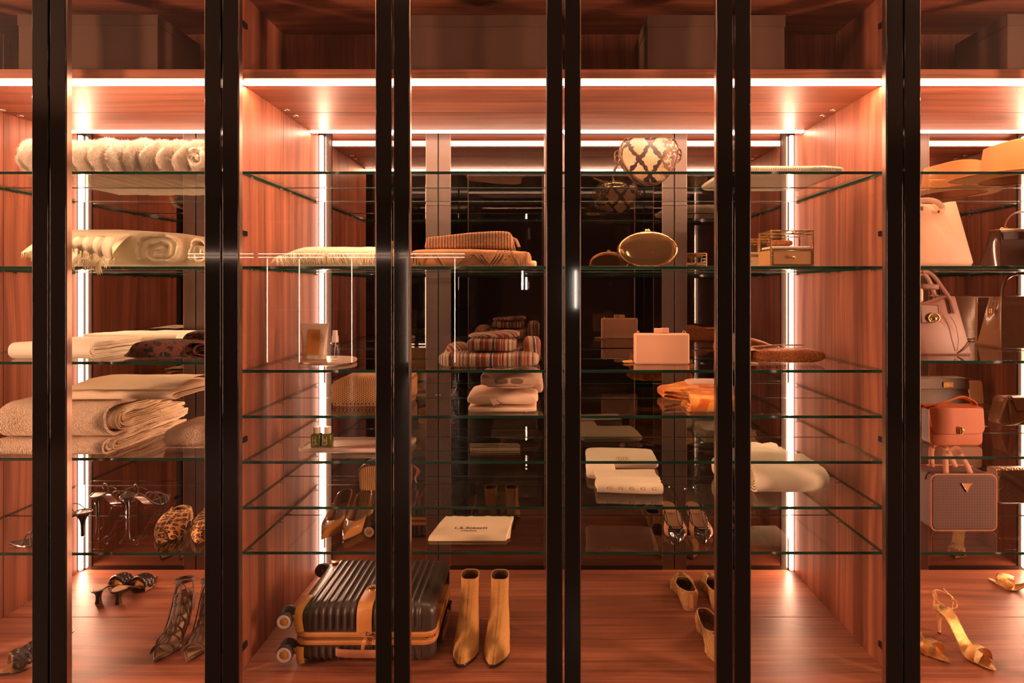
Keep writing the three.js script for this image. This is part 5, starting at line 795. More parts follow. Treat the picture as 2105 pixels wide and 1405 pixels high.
{ // tray with bottles and brushes
  const Y = M[4], z = depthOn(933, Y), X = (px) => at(px, 0, z).x, x0 = X(611), x1 = X(838), D = 0.14, W = x1 - x0, t = thing('rectangular_tray', 'pale rectangular tray holding two green bottles on fifth shelf', 'tray', [(x0 + x1) / 2, Y + 0.0008, z - D / 2]), PT = phys([0.80, 0.60, 0.47], 0.3, { clearcoat: 0.3 });
  const ring = (w, d, r, y) => { const p = roundPoly([[-w / 2, -d / 2], [w / 2, -d / 2], [w / 2, d / 2], [-w / 2, d / 2]], r).getPoints(6); return p.slice(0, -1).map((q) => V(q.x, y, -q.y)); };
  part(t, 'dish', [loft([ring(W - 0.012, D - 0.012, 0.012, 0.0), ring(W - 0.004, D - 0.004, 0.012, 0.002), ring(W, D, 0.012, 0.006), ring(W, D, 0.012, 0.0145), ring(W - 0.001, D - 0.001, 0.012, 0.0155), ring(W - 0.004, D - 0.004, 0.011, 0.0155), ring(W - 0.006, D - 0.006, 0.01, 0.0085)], true, true)], PT);
  const GREEN = phys([0.10, 0.12, 0.012], 0.06, { clearcoat: 1, transmission: 0.0 });
  const makeBottle = (px, py, label, mirror) => {
    const zb = z - 0.055, b = thing('essence_bottle', label, 'bottle', [at(px, 0, zb).x, Y + 0.0098, zb]), k = pxm(1, zb), w = 10.2 * k, hb = 26 * k;
    const rr4 = (a, y) => { const p = roundPoly([[-a, -a], [a, -a], [a, a], [-a, a]], a * 0.5).getPoints(5); return p.slice(0, -1).map((q) => V(q.x, y, -q.y)); };
    part(b, 'glass_body', loft([rr4(w * 0.9, 0), rr4(w, 0.002), rr4(w, hb * 0.86), rr4(w * 0.86, hb * 0.97), rr4(w * 0.55, hb), rr4(w * 0.55, hb + 0.002)]), GREEN);
    part(b, 'cap', new THREE.LatheGeometry([V2(0.0005, hb + 0.001), V2(w * 0.68, hb + 0.001), V2(w * 0.7, hb + 0.002), V2(w * 0.7, hb + 0.021), V2(w * 0.64, hb + 0.0225), V2(0.0005, hb + 0.0225)], 28), phys([0.86, 0.74, 0.62], 0.35));
    part(b, 'label', new THREE.PlaneGeometry(w * 1.6, hb * 0.8).translate(0, hb * 0.46, w + 0.0004), decal(16, 22, (c, W2, H2) => { c.fillStyle = '#d8c0a4'; c.fillRect(W2 * 0.14, H2 * 0.04, W2 * 0.07, H2 * 0.56); c.font = `${H2 * 0.36}px sans-serif`; c.fillText('b', W2 * 0.27, H2 * 0.52); c.fillStyle = '#c8d23c'; c.fillRect(W2 * 0.56, H2 * 0.04, W2 * 0.09, H2 * 0.78); c.fillStyle = '#bba58c'; for (let i = 0; i < 3; i++) c.fillRect(W2 * 0.05, H2 * (0.68 + i * 0.11), W2 * (0.8 - 0.15 * i), H2 * 0.035); }, 256), 'printed label with a yellow green stripe');
  };
  makeBottle(651.5, 917, 'dark green bottle with white cap, left of the two on the tray');
  makeBottle(673.5, 916, 'dark green bottle with white cap, right of the two on the tray');
  const brush = (label, a, b, r, tip) => { const u = thing('makeup_brush', label, 'brush', [0, 0, 0]); const A = at(...a, z - 0.02).setY(Y + 0.0115 + r), B = at(...b, z - 0.055).setY(Y + 0.0115 + r); u.position.copy(A); B.sub(A); const O = V(0, 0, 0), m = B.clone().multiplyScalar(0.7), n = B.clone().multiplyScalar(0.8); part(u, 'handle', rod(O, m, r * 0.55, 10, r), std([0.42, 0.18, 0.09], 0.35)); part(u, 'ferrule', rod(m, n, r, 10, r * 1.1), std([0.6, 0.38, 0.25], 0.25, 1)); part(u, 'bristles', rod(n, B, r * 1.1, 10, r * (tip ? 0.4 : 1.7)), std([0.05, 0.025, 0.02], 0.9)); };
  brush('slim brown brush with dark tip nearest the tray front', [678, 921], [770, 913], 0.0024, true);
  brush('wider brown makeup brush lying behind the slim one', [694, 912], [800, 905], 0.004, false);
}
{ // ribbed clutch
  const Y = M[5], z = depthOn(1012, Y), X = (px) => at(px, 0, z).x, c = X(788), o = (px) => X(px) - c, k = pxm(1, z), t = thing('ribbed_bag', 'tan corded clutch bag with dark trim partly behind the door frame, sixth shelf', 'handbag', [c, Y + 0.0008, z - 0.035]);
  const CORD = LEATHER([0.56, 0.30, 0.11], 0.6), TR = LEATHER([0.11, 0.05, 0.03], 0.45), w = o(840) - o(738), h = 55 * k;
  const sh = roundPoly([[-w / 2, 0], [w / 2, 0], [w / 2 + 0.002, h], [-w / 2 - 0.004, h * 0.92]], [0.014, 0.014, 0.03, 0.03]);
  part(t, 'body', slab(sh, 0.06, 0.008, 4), CORD);
  const n = 24; for (let i = 1; i < n; i++) { const x = mix(-w / 2 + 0.004, w / 2 - 0.004, i / n), e = Math.min(1, (i < n / 2 ? i : n - i) / 3), y0 = mix(0.012, 0.004, e), y1 = mix(h * 0.66, h * 0.9, e); for (const s of [1, -1]) part(t, 'cord', tube([V(x, y0, s * 0.0295), V(x, (y0 + y1) / 2, s * 0.0315), V(x, y1, s * 0.0285)], 0.0022, 10, 6), CORD); }
  const arc = [V(-w / 2 - 0.005, h * 0.52, 0.02), V(-w / 2 - 0.001, h * 0.78, 0.026), V(-w / 2 + 0.026, h * 0.97, 0.027), V(0, h * 1.05, 0.026), V(w / 2, h * 1.03, 0.026)];
  part(t, 'flap_trim', tube(arc, 0.0022, 40, 7), TR); part(t, 'flap', strap(arc.map((p) => p.clone().add(V(0, 0.002, -0.03))), 0.056, 0.003, V(0, 0, 1), 40), TR);
  seedValue = 3; part(t, 'tassel_cord', [0, 1, 2].map((i) => tube([V(w / 2 + 0.004, h * 0.8, -0.02), V(w / 2 + 0.014 + i * 0.004, h * 0.5, -0.04), V(w / 2 + 0.006, h * 0.2, -0.045 - i * 0.004), V(w / 2 + 0.012, 0.004, -0.04)], 0.0022, 24, 6)), LEATHER([0.36, 0.12, 0.05]));
}
{ // monogram cloth
  const MONO = cloth([0.80, 0.61, 0.44], { depth: 0.0001 }), Y = M[5], z = depthOn(1017, Y), X = (px) => at(px, 0, z).x, t = thing('monogram_trousers', 'cream folded trousers with small printed letters, sixth shelf', 'trousers', [X(1297), Y + 0.0008, z - 0.07], -0.06), o = (px) => X(px) - X(1297), k = pxm(1, z);
  part(t, 'front_leg', foldLayers(o(1366) - o(1230), 21 * k, 0.155, { n: 3, t: 0.004, wob: 0.0035, seed: 3, inset: 0.006 }), MONO);
  part(t, 'left_join', pillow(o(1285) - o(1218), 19 * k, 0.17, { ex: 0.3, ey: 0.7, n: 0.003, f: 24, seed: 5 }).translate((o(1285) + o(1218)) / 2 - 0.012, 0.001, -0.13), MONO);
  part(t, 'rear_leg', pillow(0.275, 22 * k, 0.20, { ex: 0.2, ey: 0.6, n: 0.005, f: 17, seed: 6 }).translate(0.0, 0.0, -0.275), MONO);
  const print = decal(30, 7, (c, w, h) => { c.fillStyle = '#a9805c'; c.font = `${h * 0.62}px serif`; for (let i = 0; i < 5; i++) c.fillText('G', w * (0.06 + i * 0.2), h * 0.72); });
  part(t, 'printed_letters', new THREE.PlaneGeometry(0.185, 0.022).rotateX(-0.12).translate(0.004, 14 * k, 0.0795), print, 'row of small brown printed letters');
  const motif = decal(4, 2, (c, w, h) => { c.strokeStyle = '#8a5c3c'; c.lineWidth = 5; for (let i = 0; i < 5; i++) { c.beginPath(); c.ellipse(w * (0.2 + 0.15 * i), h * 0.5, 22, 40 + 8 * (i % 2), 0, 0, 6.3); c.stroke(); } }, 256);
  part(t, 'printed_motif', new THREE.PlaneGeometry(0.06, 0.03).rotateX(-1.2).translate(0.0, 22 * k + 0.001, -0.195), motif, 'small brown printed motif');
}
{ // cream rolls
  const CR = cloth([0.85, 0.66, 0.49], { depth: 0.0001 }), Y = M[5], z = depthOn(1020, Y), X = (px) => at(px, 0, z).x, c = X(1615), o = (px) => X(px) - c, k = pxm(1, z);
  const a = thing('folded_trousers', 'thick cream folded trousers at the front right of sixth shelf', 'trousers', [c, Y + 0.0008, z - 0.10]);
  part(a, 'main_fold', foldLayers(o(1706) - o(1556), 51 * k, 0.2, { n: 5, t: 0.005, wob: 0.003, seed: 13, inset: 0.004 }).translate((o(1706) + o(1556)) / 2, 0, 0), CR);
  part(a, 'right_bulge', pillow(o(1708) - o(1640), 55 * k, 0.15, { ex: 0.5, ey: 0.75, n: 0.003, f: 20, seed: 3, shape: (q) => { q.y *= 1 - 0.25 * smooth(0, 0.05, q.x); } }).translate((o(1708) + o(1640)) / 2 - 0.002, 0.0, -0.012), CR);
  part(a, 'left_end', pillow(o(1576) - o(1500), 48 * k, 0.17, { ex: 0.3, ey: 0.6, n: 0.003, f: 20, seed: 8 }).translate((o(1576) + o(1500)) / 2, 0, -0.03), CR);
  const zb = depthOn(966, Y), XB = (px) => at(px, 0, zb).x, b = thing('folded_trousers', 'cream folded trousers with ruffled layers behind the thick cream ones', 'trousers', [XB(1573), Y + 0.0008, zb - 0.075]), p = (px) => XB(px) - XB(1573), kb = pxm(1, zb);
  part(b, 'lower_fold', foldLayers(p(1637) - p(1510), 15 * kb, 0.19, { n: 2, t: 0.006, wob: 0.003, seed: 3 }), CR);
  part(b, 'upper_fold', foldLayers(p(1634) - p(1510), 13 * kb, 0.18, { n: 2, t: 0.006, wob: 0.005, seed: 6, f: 34 }).translate(0, 15 * kb + 0.001, -0.004), CR);
  part(b, 'shade_patch', pillow(0.05, 0.006, 0.01, { ex: 0.6, ey: 0.8, n: 0.002, f: 60 }).translate(p(1587), 18 * kb, 0.086), cloth([0.12, 0.06, 0.04]));  // last part: dark piece standing in for the shade inside the folds
}
{ // dust bag
  const BAG = cloth([0.80, 0.58, 0.40], { depth: 0.0002 }), Y = M[6], z = depthOn(1114, Y), X = (px) => at(px, 0, z).x, w = X(1047) - X(888), D = 0.175, c = (X(1047) + X(888)) / 2, h = 0.014, t = thing('dust_bag', 'cream cotton dust bag printed with a black shop name, lowest middle shelf', 'dust bag', [c, Y + 0.0008, z - D / 2], 0);
  const top = (x, zz) => h + 0.004 * Math.sin(zz * 22 + 1) * smooth(0.09, -0.09, zz) + 0.002 * (fbm(x * 30, zz * 30, 4) - 0.5) - 0.008 * smooth(D / 2 - 0.012, D / 2, zz);
  const sk = (zz) => 0.022 * (0.5 - zz / D), edgeB = (x) => 0.003 * Math.sin(x * 160) * Math.sin(x * 45);
  const sheet = (f) => grid(60, 30, (u, v) => { const zz = mix(D / 2, -D / 2, v), x = (u - 0.5) * w * (1 - 0.05 * v); return V(x + sk(zz) - 0.011, f(x, zz), zz + (v > 0.95 ? edgeB(x) : 0)); });
  part(t, 'top_side', frontUV(sheet(top)), BAG); part(t, 'bottom_side', frontUV(sheet(() => 0.0006)), BAG);
  part(t, 'front_edge', frontUV(grid(60, 4, (u, v) => { const x = (u - 0.5) * w, y = v * top(x, D / 2); return V(x + sk(D / 2) - 0.011, y, D / 2 + 0.003 * Math.sin(v * Math.PI)); })), BAG);
  for (const s of [-1, 1]) part(t, 'side_edge', frontUV(grid(30, 3, (u, v) => { const zz = mix(D / 2, -D / 2, u), x = s * 0.5 * w * (1 - 0.05 * u); return V(x + sk(zz) - 0.011 + s * 0.003 * Math.sin(v * Math.PI), v * top(x, zz), zz); })), BAG);
  part(t, 'inner_layer', pillow(w * 0.97, 0.007, D * 0.95, { ex: 0.1, ey: 0.4, n: 0.001, seed: 2 }).translate(0.006, 0.001, -0.004), BAG);
  const lw = 0.118; part(t, 'printed_name', grid(24, 8, (u, v) => { const x = -0.004 + (u - 0.5) * lw, zz = mix(0.052, 0.006, v); return V(x + sk(zz) - 0.011, top(x, zz) + 0.0006, zz); }), decal(lw, 0.046, (g, W, H) => { g.fillStyle = '#120a08'; g.textAlign = 'center'; g.font = `bold ${H * 0.45}px serif`; g.save(); g.translate(W / 2, H * 0.5); g.scale(Math.min(1.25, W * 0.96 / g.measureText('L.K.Bennett').width), 1); g.fillText('L.K.Bennett', 0, 0); g.restore(); g.font = `bold ${H * 0.3}px serif`; g.fillText('London', W * 0.48, H * 0.86); }, 1024), 'black printed shop name');
}
// ---------------------------------------------------------------- shoes of the middle wardrobe
{ // patent pumps
  const PAT = phys([0.50, 0.21, 0.04], 0.12, { clearcoat: 1, clearcoatRoughness: 0.04 }), IN = std([0.26, 0.11, 0.04], 0.5), Y = M[6], toe = spot(663, 1113, Y), k = last({ L: 0.235, W: 0.061, H: 0.036, point: 0.62, side: 1 });
  const heel = V(toe.x + 0.004, 0, toe.z - 0.232), t = thing('patent_pump', 'tan patent pointed pump beside the upright strip, left one of the pair', 'pump', [heel.x, Y + 0.0008, heel.z], toward(heel, toe));
  const U = { t0: 0.0, t1: 0.70, height: (q) => mix(0.052, 0.034, smooth(0, 0.5, q)) + 0.004 * smooth(0.5, 0.7, q), wide: spline([[0, 0.024], [0.2, 0.027], [0.5, 0.030], [0.7, 0.026]]), bulge: 0.005 };
  part(t, 'sole', soleGeo(k, 0.004), IN); part(t, 'insole', soleGeo(k, 0.0012, -0.003, 0.0042), IN);
  part(t, 'upper', upperGeo(k, U), PAT); part(t, 'lining', upperGeo(k, { ...U, inner: 0.0018, lift: 0.0045 }), IN);
  part(t, 'topline', tube(toplineCurve(k, U), 0.0012, 120, 6, true), PAT); part(t, 'heel', heelGeo(k, { top: 0.9, tip: 0.03, back: 0.018 }), PAT);
  const t2 = spot(704, 1114, Y); copyOf(t, V(t2.x + 0.011, t.position.y, t2.z - 0.232), t.rotation.y, 'tan patent pointed pump behind the dark suitcase, right one of the pair');
}
{ // slingbacks
  const NUDE = LEATHER([0.55, 0.27, 0.15], 0.4), IN = std([0.42, 0.22, 0.12], 0.5), Y = M[6], toe = spot(1396, 1120, Y), k = last({ L: 0.235, W: 0.070, H: 0.05, point: 0.85, side: 1 }), heel = V(toe.x + 0.010, 0, toe.z - 0.232);
  const t = thing('slingback', 'tan slingback with black pointed toe cap, left one of the pair', 'slingback', [heel.x, Y + 0.0008, heel.z], toward(heel, toe));
  const U = { t0: 0.28, t1: 0.72, height: (q) => mix(0.018, 0.028, smooth(0.3, 0.7, q)), wide: spline([[0.28, 0.027], [0.5, 0.029], [0.72, 0.026]]), bulge: 0.005, p0: 0.18, p1: 0.82 };
  part(t, 'sole', soleGeo(k, 0.004), PATENT_BLACK); part(t, 'insole', soleGeo(k, 0.0012, -0.003, 0.0042), IN);
  part(t, 'upper', upperGeo(k, U), NUDE); part(t, 'lining', upperGeo(k, { ...U, inner: 0.0018, lift: 0.0045 }), IN);
  part(t, 'toe_cap', upperGeo(k, { ...U, p0: 0.355, p1: 0.645, grow: 0.0022, t1: 0.80, height: () => 0.0325, wide: spline([[0, 0.026], [0.8, 0.022]]), bulge: 0.0055 }), PATENT_BLACK);
  const tl = toplineCurve(k, U).getPoints(200).filter((p) => p.z > 0.275 * k.L); part(t, 'black_piping', tube(curve(toplineCurve(k, { ...U, t0: 0.28 }).getPoints(60).slice(9, 52)), 0.0022, 120, 6), PATENT_BLACK);
  part(t, 'heel', heelGeo(k, { top: 0.7, tip: 0.012, back: 0.022, pow: 3 }), PATENT_BLACK);
  part(t, 'sling_strap', strap([V(-0.029, k.rise(0.3) + 0.020, 0.30 * k.L), V(-0.030, k.rise(0) + 0.034, 0.06), V(-0.024, k.rise(0) + 0.052, 0.014), V(0, k.rise(0) + 0.058, -0.004), V(0.024, k.rise(0) + 0.052, 0.014), V(0.030, k.rise(0) + 0.034, 0.06), V(0.029, k.rise(0.3) + 0.020, 0.30 * k.L)], 0.008, 0.002, V(0, 1, 0), 50), PATENT_BLACK);
  part(t, 'insole_label', new THREE.PlaneGeometry(0.014, 0.026).rotateX(-Math.PI / 2 + 0.24).translate(k.mid(0.3), k.rise(0.31) + 0.0066, 0.30 * k.L), decal(14, 26, (c, w, h) => { c.fillStyle = '#caa27c'; c.fillRect(0, 0, w, h); c.save(); c.translate(w * 0.62, h * 0.9); c.rotate(-Math.PI / 2); c.fillStyle = '#3a2012'; c.fillRect(0, 0, h * 0.75, w * 0.12); c.fillRect(0, -w * 0.28, h * 0.5, w * 0.06); c.restore(); }, 128));
  const t2 = spot(1450, 1121, Y); copyOf(t, V(t2.x + 0.014, t.position.y, t2.z - 0.232), t.rotation.y - 0.02, 'tan slingback with black pointed toe cap, right one of the pair');
}
{ // ankle boots: horizontal slices from sole to shaft
  const SUEDE = phys([0.78, 0.40, 0.12], 0.95, { sheen: 0.6, sheenColor: lin(1, 0.75, 0.45), sheenRoughness: 0.5, map: texture(256, 256, (u, v) => { const n = 0.93 + 0.14 * (0.6 * loopNoise(u, v, 5, 5, 31) + 0.4 * loopNoise(u, v, 60, 60, 32) - 0.5); return [n, n, n]; }) }), DARKSOLE = std([0.055, 0.025, 0.018], 0.4), LIN = std([0.16, 0.075, 0.035], 0.7);
  const toe = spot(949, 1373, 0), k = last({ L: 0.235, W: 0.086, H: 0.062, point: 0.5, side: 1, square: 1, heelW: 0.62 }), heel = V(toe.x + 0.004, 0, toe.z - 0.232);
  const t = thing('ankle_boot', 'tan suede heeled ankle boot next to the suitcase, left one of the pair', 'boot', [heel.x, 0.0008, heel.z], toward(heel, toe));
  part(t, 'sole', soleGeo(k, 0.007, 0.0015), DARKSOLE);
  part(t, 'heel', heelGeo(k, { top: 0.95, tip: 0.034, back: 0.02, square: 0.8, pow: 1.4 }), DARKSOLE);
  const front = spline([[0, 1], [0.14, 0.97], [0.28, 0.80], [0.45, 0.56], [0.62, 0.42], [0.8, 0.36], [1, 0.34]]), backT = spline([[0, 0], [0.3, 0.015], [0.6, 0.05], [1, 0.045]]), wid = spline([[0, 1], [0.2, 0.98], [0.45, 0.86], [0.7, 0.80], [1, 0.78]]), HT = 0.134;
  const ringAt = (s, inn = 0) => { const ring = [], n = 56; for (let i = 0; i < n; i++) { const p = i / n, c = (1 - Math.cos(2 * Math.PI * p)) / 2, sd = Math.sin(2 * Math.PI * p) >= 0 ? 1 : -1, tt = mix(backT(s), front(s), c); const foot = k.half(c), shaft = 0.031 * Math.sqrt(Math.abs(Math.sin(2 * Math.PI * p))), m = smooth(0.1, 0.75, s), half = Math.max(0, mix(foot * mix(1, 0.8, s), shaft, m) - inn); const lip = s > 0.97 ? 0.014 * (0.5 - Math.abs(c - 0.35)) : 0; ring.push(V(k.mid(tt) * (1 - m * 0.5) + sd * half, mix(k.rise(c * mix(1, 0.5, s)), k.rise(0.1), smooth(0, 0.9, s)) + 0.006 + HT * s + lip * 0, tt * k.L + (inn ? inn * (c < 0.5 ? 1 : -1) : 0))); } return ring; };
  const rings = []; for (let i = 0; i <= 34; i++) rings.push(ringAt(i / 34)); part(t, 'shaft', loft(rings, false, false), SUEDE);
  const inner = []; for (let i = 12; i <= 34; i++) inner.push(ringAt(i / 34, 0.0022)); part(t, 'lining', loft(inner, true, false), LIN);
  part(t, 'seam', tube(curve([...Array(18)].map((_, i) => { const r = ringAt(i / 17 * 0.98 + 0.005); return r[28].clone().add(V(0, 0.0006, 0.0006)); })), 0.0009, 60, 5), SUEDE);
  part(t, 'top_edge', tube(curve(ringAt(1), true), 0.0016, 90, 6, true), SUEDE);
  part(t, 'zip', strap([...Array(8)].map((_, i) => ringAt(0.35 + i / 7 * 0.64)[3].clone().add(V(0.0012, 0, -0.0008))), 0.006, 0.0014, V(0, 0, 1), 20), BRASS);
  const t2 = spot(1012, 1374, 0); copyOf(t, V(t2.x + 0.012, 0.0008, t2.z - 0.232), t.rotation.y - 0.02, 'tan suede heeled ankle boot, right one of the pair');
}
{ // raffia loafers
  const raffia = texture(256, 256, (u, v) => { const a = Math.sin((u * 18 + 0.25 * Math.sin(v * 60)) * Math.PI * 2), b = Math.sin(v * 44 * Math.PI * 2 + (Math.floor(u * 36) % 2) * Math.PI), k = 0.74 + 0.2 * a * 0.6 + 0.16 * b + 0.15 * (loopNoise(u, v, 80, 80, 61) - 0.5); return [1.0 * k, 0.74 * k, 0.42 * k]; }), rb = texture(256, 256, (u, v) => 0.5 + 0.28 * Math.sin(u * 18 * Math.PI * 2) + 0.22 * Math.sin(v * 44 * Math.PI * 2), false);
  const RAF = phys(0xffffff, 0.7, { map: scaled(raffia, 12), bumpMap: scaled(rb, 12), bumpScale: 0.0012 }), TRIM = LEATHER([0.46, 0.21, 0.09]), IN = std([0.20, 0.085, 0.04], 0.6), SO = std([0.33, 0.15, 0.07], 0.5);
  const make = (label, heel, toe, side) => {
    const k = last({ L: 0.225, W: 0.084, H: 0.010, point: 0.12, side }), t = thing('raffia_loafer', label, 'loafer', [heel.x, 0.0008, heel.z], toward(heel, toe));
    const U = { t0: 0.02, t1: 0.56, height: (q) => mix(0.060, 0.050, smooth(0, 0.3, q)) + 0.010 * smooth(0.4, 0.56, q), wide: spline([[0, 0.026], [0.15, 0.030], [0.4, 0.034], [0.56, 0.032]]), bulge: 0.006, grow: 0.0005 };
    part(t, 'sole', soleGeo(k, 0.009, 0.001), SO); part(t, 'heel', heelGeo(k, { top: 0.98, tip: 0.05, back: 0.022, square: 0.2, pow: 1.2 }), SO); part(t, 'insole', soleGeo(k, 0.0012, -0.003, 0.0095), IN);
    part(t, 'upper', frontUV(upperGeo(k, { ...U, lift: 0.009 })), RAF); part(t, 'lining', upperGeo(k, { ...U, inner: 0.002, lift: 0.0095 }), IN);
    part(t, 'topline', tube(toplineCurve(k, U), 0.0020, 120, 6, true), TRIM);
    part(t, 'back_stay', strap([V(k.mid(0), 0.012, -0.0022), V(k.mid(0), 0.035, -0.0030), V(k.mid(0), 0.0615, 0.0015)], 0.014, 0.0018, V(1, 0, 0), 16), TRIM);
    part(t, 'saddle_strap', strap(overFoot(k, 0.64, 0.0515, -0.055, 0.0022, 13), 0.017, 0.002, V(0, 0.25, 1), 44), TRIM);
    part(t, 'apron_seam', tube(curve([...Array(15)].map((_, i) => { const a = Math.PI * i / 14, q = 0.60 + 0.25 * Math.sin(a), w = Math.cos(a) * 0.026; return V(k.mid(q) + w, k.rise(q) + 0.045 - 0.018 * smooth(0.6, 0.86, q) * 1.0 + 0.005 * Math.sin(a), q * k.L); })), 0.0016, 50, 6), RAF);
    const c = overFoot(k, 0.645, 0.0545, -0.055, 0.003, 13); for (let i = 0; i < 5; i++) { const p = c.getPointAt(0.34 + i * 0.08), g = new THREE.TorusGeometry(i === 2 ? 0.0055 : 0.0048, 0.0014, 8, 18); g.rotateX(Math.PI / 2 * (i % 2 ? 0.9 : 0.25)).translate(p.x, p.y + 0.002, p.z); part(t, 'bit_link', g, GOLD); }
    return t;
  };
  make('raffia loafer turned away with its heel to the front, left of the rear pair', spot(1421, 1257, 0), spot(1394, 1192, 0).lerp(spot(1421, 1257, 0), -0.02), 1);
  make('raffia loafer turned away, right of the rear pair and cut by the door frame', spot(1479, 1257, 0), spot(1450, 1194, 0), -1);
  make('raffia loafer with gold bit facing forward in front of the rear pair', spot(1442, 1290, 0), spot(1486, 1366, 0), 1);
}
{ // suitcase lying on its back
  const k0 = 0.001555, x0 = (603 - VX) * k0, W = 0.452, D = 0.325, zf = -0.022, z0 = zf - D / 2, H = 0.193, hl = 0.068, hb = 0.034, t = thing('suitcase', 'dark brown ribbed hard suitcase with tan trim lying flat on the floor', 'suitcase', [x0 + W / 2, 0.002, z0]);
  const SHELL = phys([0.062, 0.042, 0.034], 0.34, { clearcoat: 0.25, clearcoatRoughness: 0.4 }), TAN = LEATHER([0.50, 0.20, 0.055], 0.38), ORANGE = phys([0.60, 0.27, 0.05], 0.35), DARK = std([0.03, 0.018, 0.014], 0.5);
  // shell half: profile over z, ribs across x, pinched at both ends
  const shell = (y0, y1, up) => grid(230, 56, (u, v) => {
    const h = y1 - y0, R = 0.036, L1 = h - R, L2 = D - 2 * R, C = Math.PI * R / 2, tot = 2 * L1 + 2 * C + L2, s = v * tot; let y, z, ny, nz;
    if (s < L1) { y = s; z = D / 2; ny = 0; nz = 1; } else if (s < L1 + C) { const a = (s - L1) / R; y = L1 + R * Math.sin(a); z = D / 2 - R + R * Math.cos(a); ny = Math.sin(a); nz = Math.cos(a); } else if (s < L1 + C + L2) { y = h; z = D / 2 - R - (s - L1 - C); ny = 1; nz = 0; } else if (s < L1 + 2 * C + L2) { const a = (s - L1 - C - L2) / R; y = h - R + R * Math.cos(a); z = -D / 2 + R - R * Math.sin(a); ny = Math.cos(a); nz = -Math.sin(a); } else { y = L1 - (s - L1 - 2 * C - L2); z = -D / 2; ny = 0; nz = -1; }
    const x = (u - 0.5) * W, ex = Math.max(0, (Math.abs(x) - (W / 2 - 0.036)) / 0.036), e = 1 - Math.sqrt(Math.max(0, 1 - ex * ex)), q = (x + W / 2 - 0.045) / 0.0232, f = q - Math.floor(q), inRib = Math.abs(x) < W / 2 - 0.04, ends = smooth(0.006, 0.022, Math.min(s, tot - s));
    const mid = Math.abs(x - 0.0) < 0.030 && z > 0.02 ? 0 : 1;
    const rib = inRib ? (smooth(0.0, 0.14, f) * (1 - smooth(0.40, 0.54, f))) * 0.0045 * ends * mid : 0;
    return V(x, (up ? y0 : y1) + (up ? 1 : -1) * (y - ny * e * 0.030 * 1 - ny * (0.0045 - rib) * 0.9), z - nz * e * 0.030 - nz * (0.0045 - rib) * 0.9);
  });
  part(t, 'upper_shell', shell(hl + hb + 0.0, H, true), SHELL); part(t, 'lower_shell', shell(0.0, hl, false), SHELL);
  const oval = (grow, y) => roundPoly([[-W / 2 - grow, -D / 2 - grow], [W / 2 + grow, -D / 2 - grow], [W / 2 + grow, D / 2 + grow], [-W / 2 - grow, D / 2 + grow]], 0.045).getPoints(10).slice(0, -1).map((p) => V(p.x, y, -p.y));
  const belt = (y0, y1, g) => loft([oval(g - 0.004, y0), oval(g, y0 + 0.002), oval(g, y1 - 0.002), oval(g - 0.004, y1)], true, true);
  part(t, 'upper_band', belt(hl + 0.021, hl + hb + 0.003, 0.003), TAN); part(t, 'lower_band', belt(hl - 0.003, hl + 0.0125, 0.003), TAN); part(t, 'zip_band', belt(hl + 0.0135, hl + 0.0205, -0.001), DARK);
  part(t, 'zip_teeth', tube(curve(oval(-0.0005, hl + 0.017).filter((_, i) => i % 2 === 0), true), 0.0014, 200, 5, true), ORANGE);
  for (const [zz, yy] of [[D / 2 - 0.006, 0], [-D / 2 + 0.006, 0]]) { const s = Math.sign(zz);
    const g = strap([V(-W / 2 + 0.020, hl + hb + 0.006, s * (D / 2 + 0.0008)), V(-W / 2 + 0.014, H - 0.045, s * (D / 2 + 0.0005)), V(-W / 2 + 0.016, H - 0.018, s * (D / 2 - 0.008)), V(-W / 2 + 0.026, H - 0.002, s * (D / 2 - 0.034)), V(-W / 2 + 0.034, H + 0.0002, s * (D / 2 - 0.055))], 0.026, 0.004, V(1, 0, 0), 26); part(t, 'corner_guard', g, ORANGE);
    part(t, 'corner_guard', strap([V(-W / 2 + 0.022, 0.006, s * (D / 2 - 0.002)), V(-W / 2 + 0.020, 0.030, s * (D / 2 + 0.0015)), V(-W / 2 + 0.021, hl - 0.008, s * (D / 2 + 0.0015))], 0.024, 0.004, V(1, 0, 0), 18), ORANGE);
    for (const [y, r] of [[0.036, 0.027], [0.142, 0.025]]) {
      const w = part(t, 'wheel', new THREE.LatheGeometry([V2(r * 0.55, -0.008), V2(r * 0.92, -0.008), V2(r, -0.004), V2(r, 0.004), V2(r * 0.92, 0.008), V2(r * 0.55, 0.008)], 40).rotateX(Math.PI / 2).translate(-W / 2 - 0.030, y, zz + s * 0.004), std([0.06, 0.05, 0.045], 0.6));
      for (const q of [1, -1]) { part(w, 'wheel_ring', new THREE.LatheGeometry([V2(r * 0.46, 0.0075), V2(r * 0.58, 0.0098), V2(r * 0.84, 0.0098), V2(r * 0.90, 0.0078)], 36).rotateX(Math.PI / 2 * q).translate(-W / 2 - 0.030, y, zz + s * 0.004), phys([0.80, 0.66, 0.56], 0.3)); part(w, 'hub_cap', new THREE.SphereGeometry(r * 0.48, 20, 10).scale(1, 1, 0.22).translate(-W / 2 - 0.030, y, zz + s * 0.004 + q * 0.0085), ORANGE); }
      part(t, 'second_wheel', new THREE.LatheGeometry([V2(r * 0.3, -0.006), V2(r, -0.005), V2(r, 0.005), V2(r * 0.3, 0.006)], 32).rotateX(Math.PI / 2).translate(-W / 2 - 0.026, y + 0.010, zz - s * 0.020), std([0.06, 0.05, 0.045], 0.6));
      part(t, 'wheel_fork', [rod(V(-W / 2 - 0.030, y, zz - s * 0.008), V(-W / 2 + 0.018, y + 0.002, zz - s * 0.010), 0.007, 10, 0.011)], ORANGE);
    }
  }
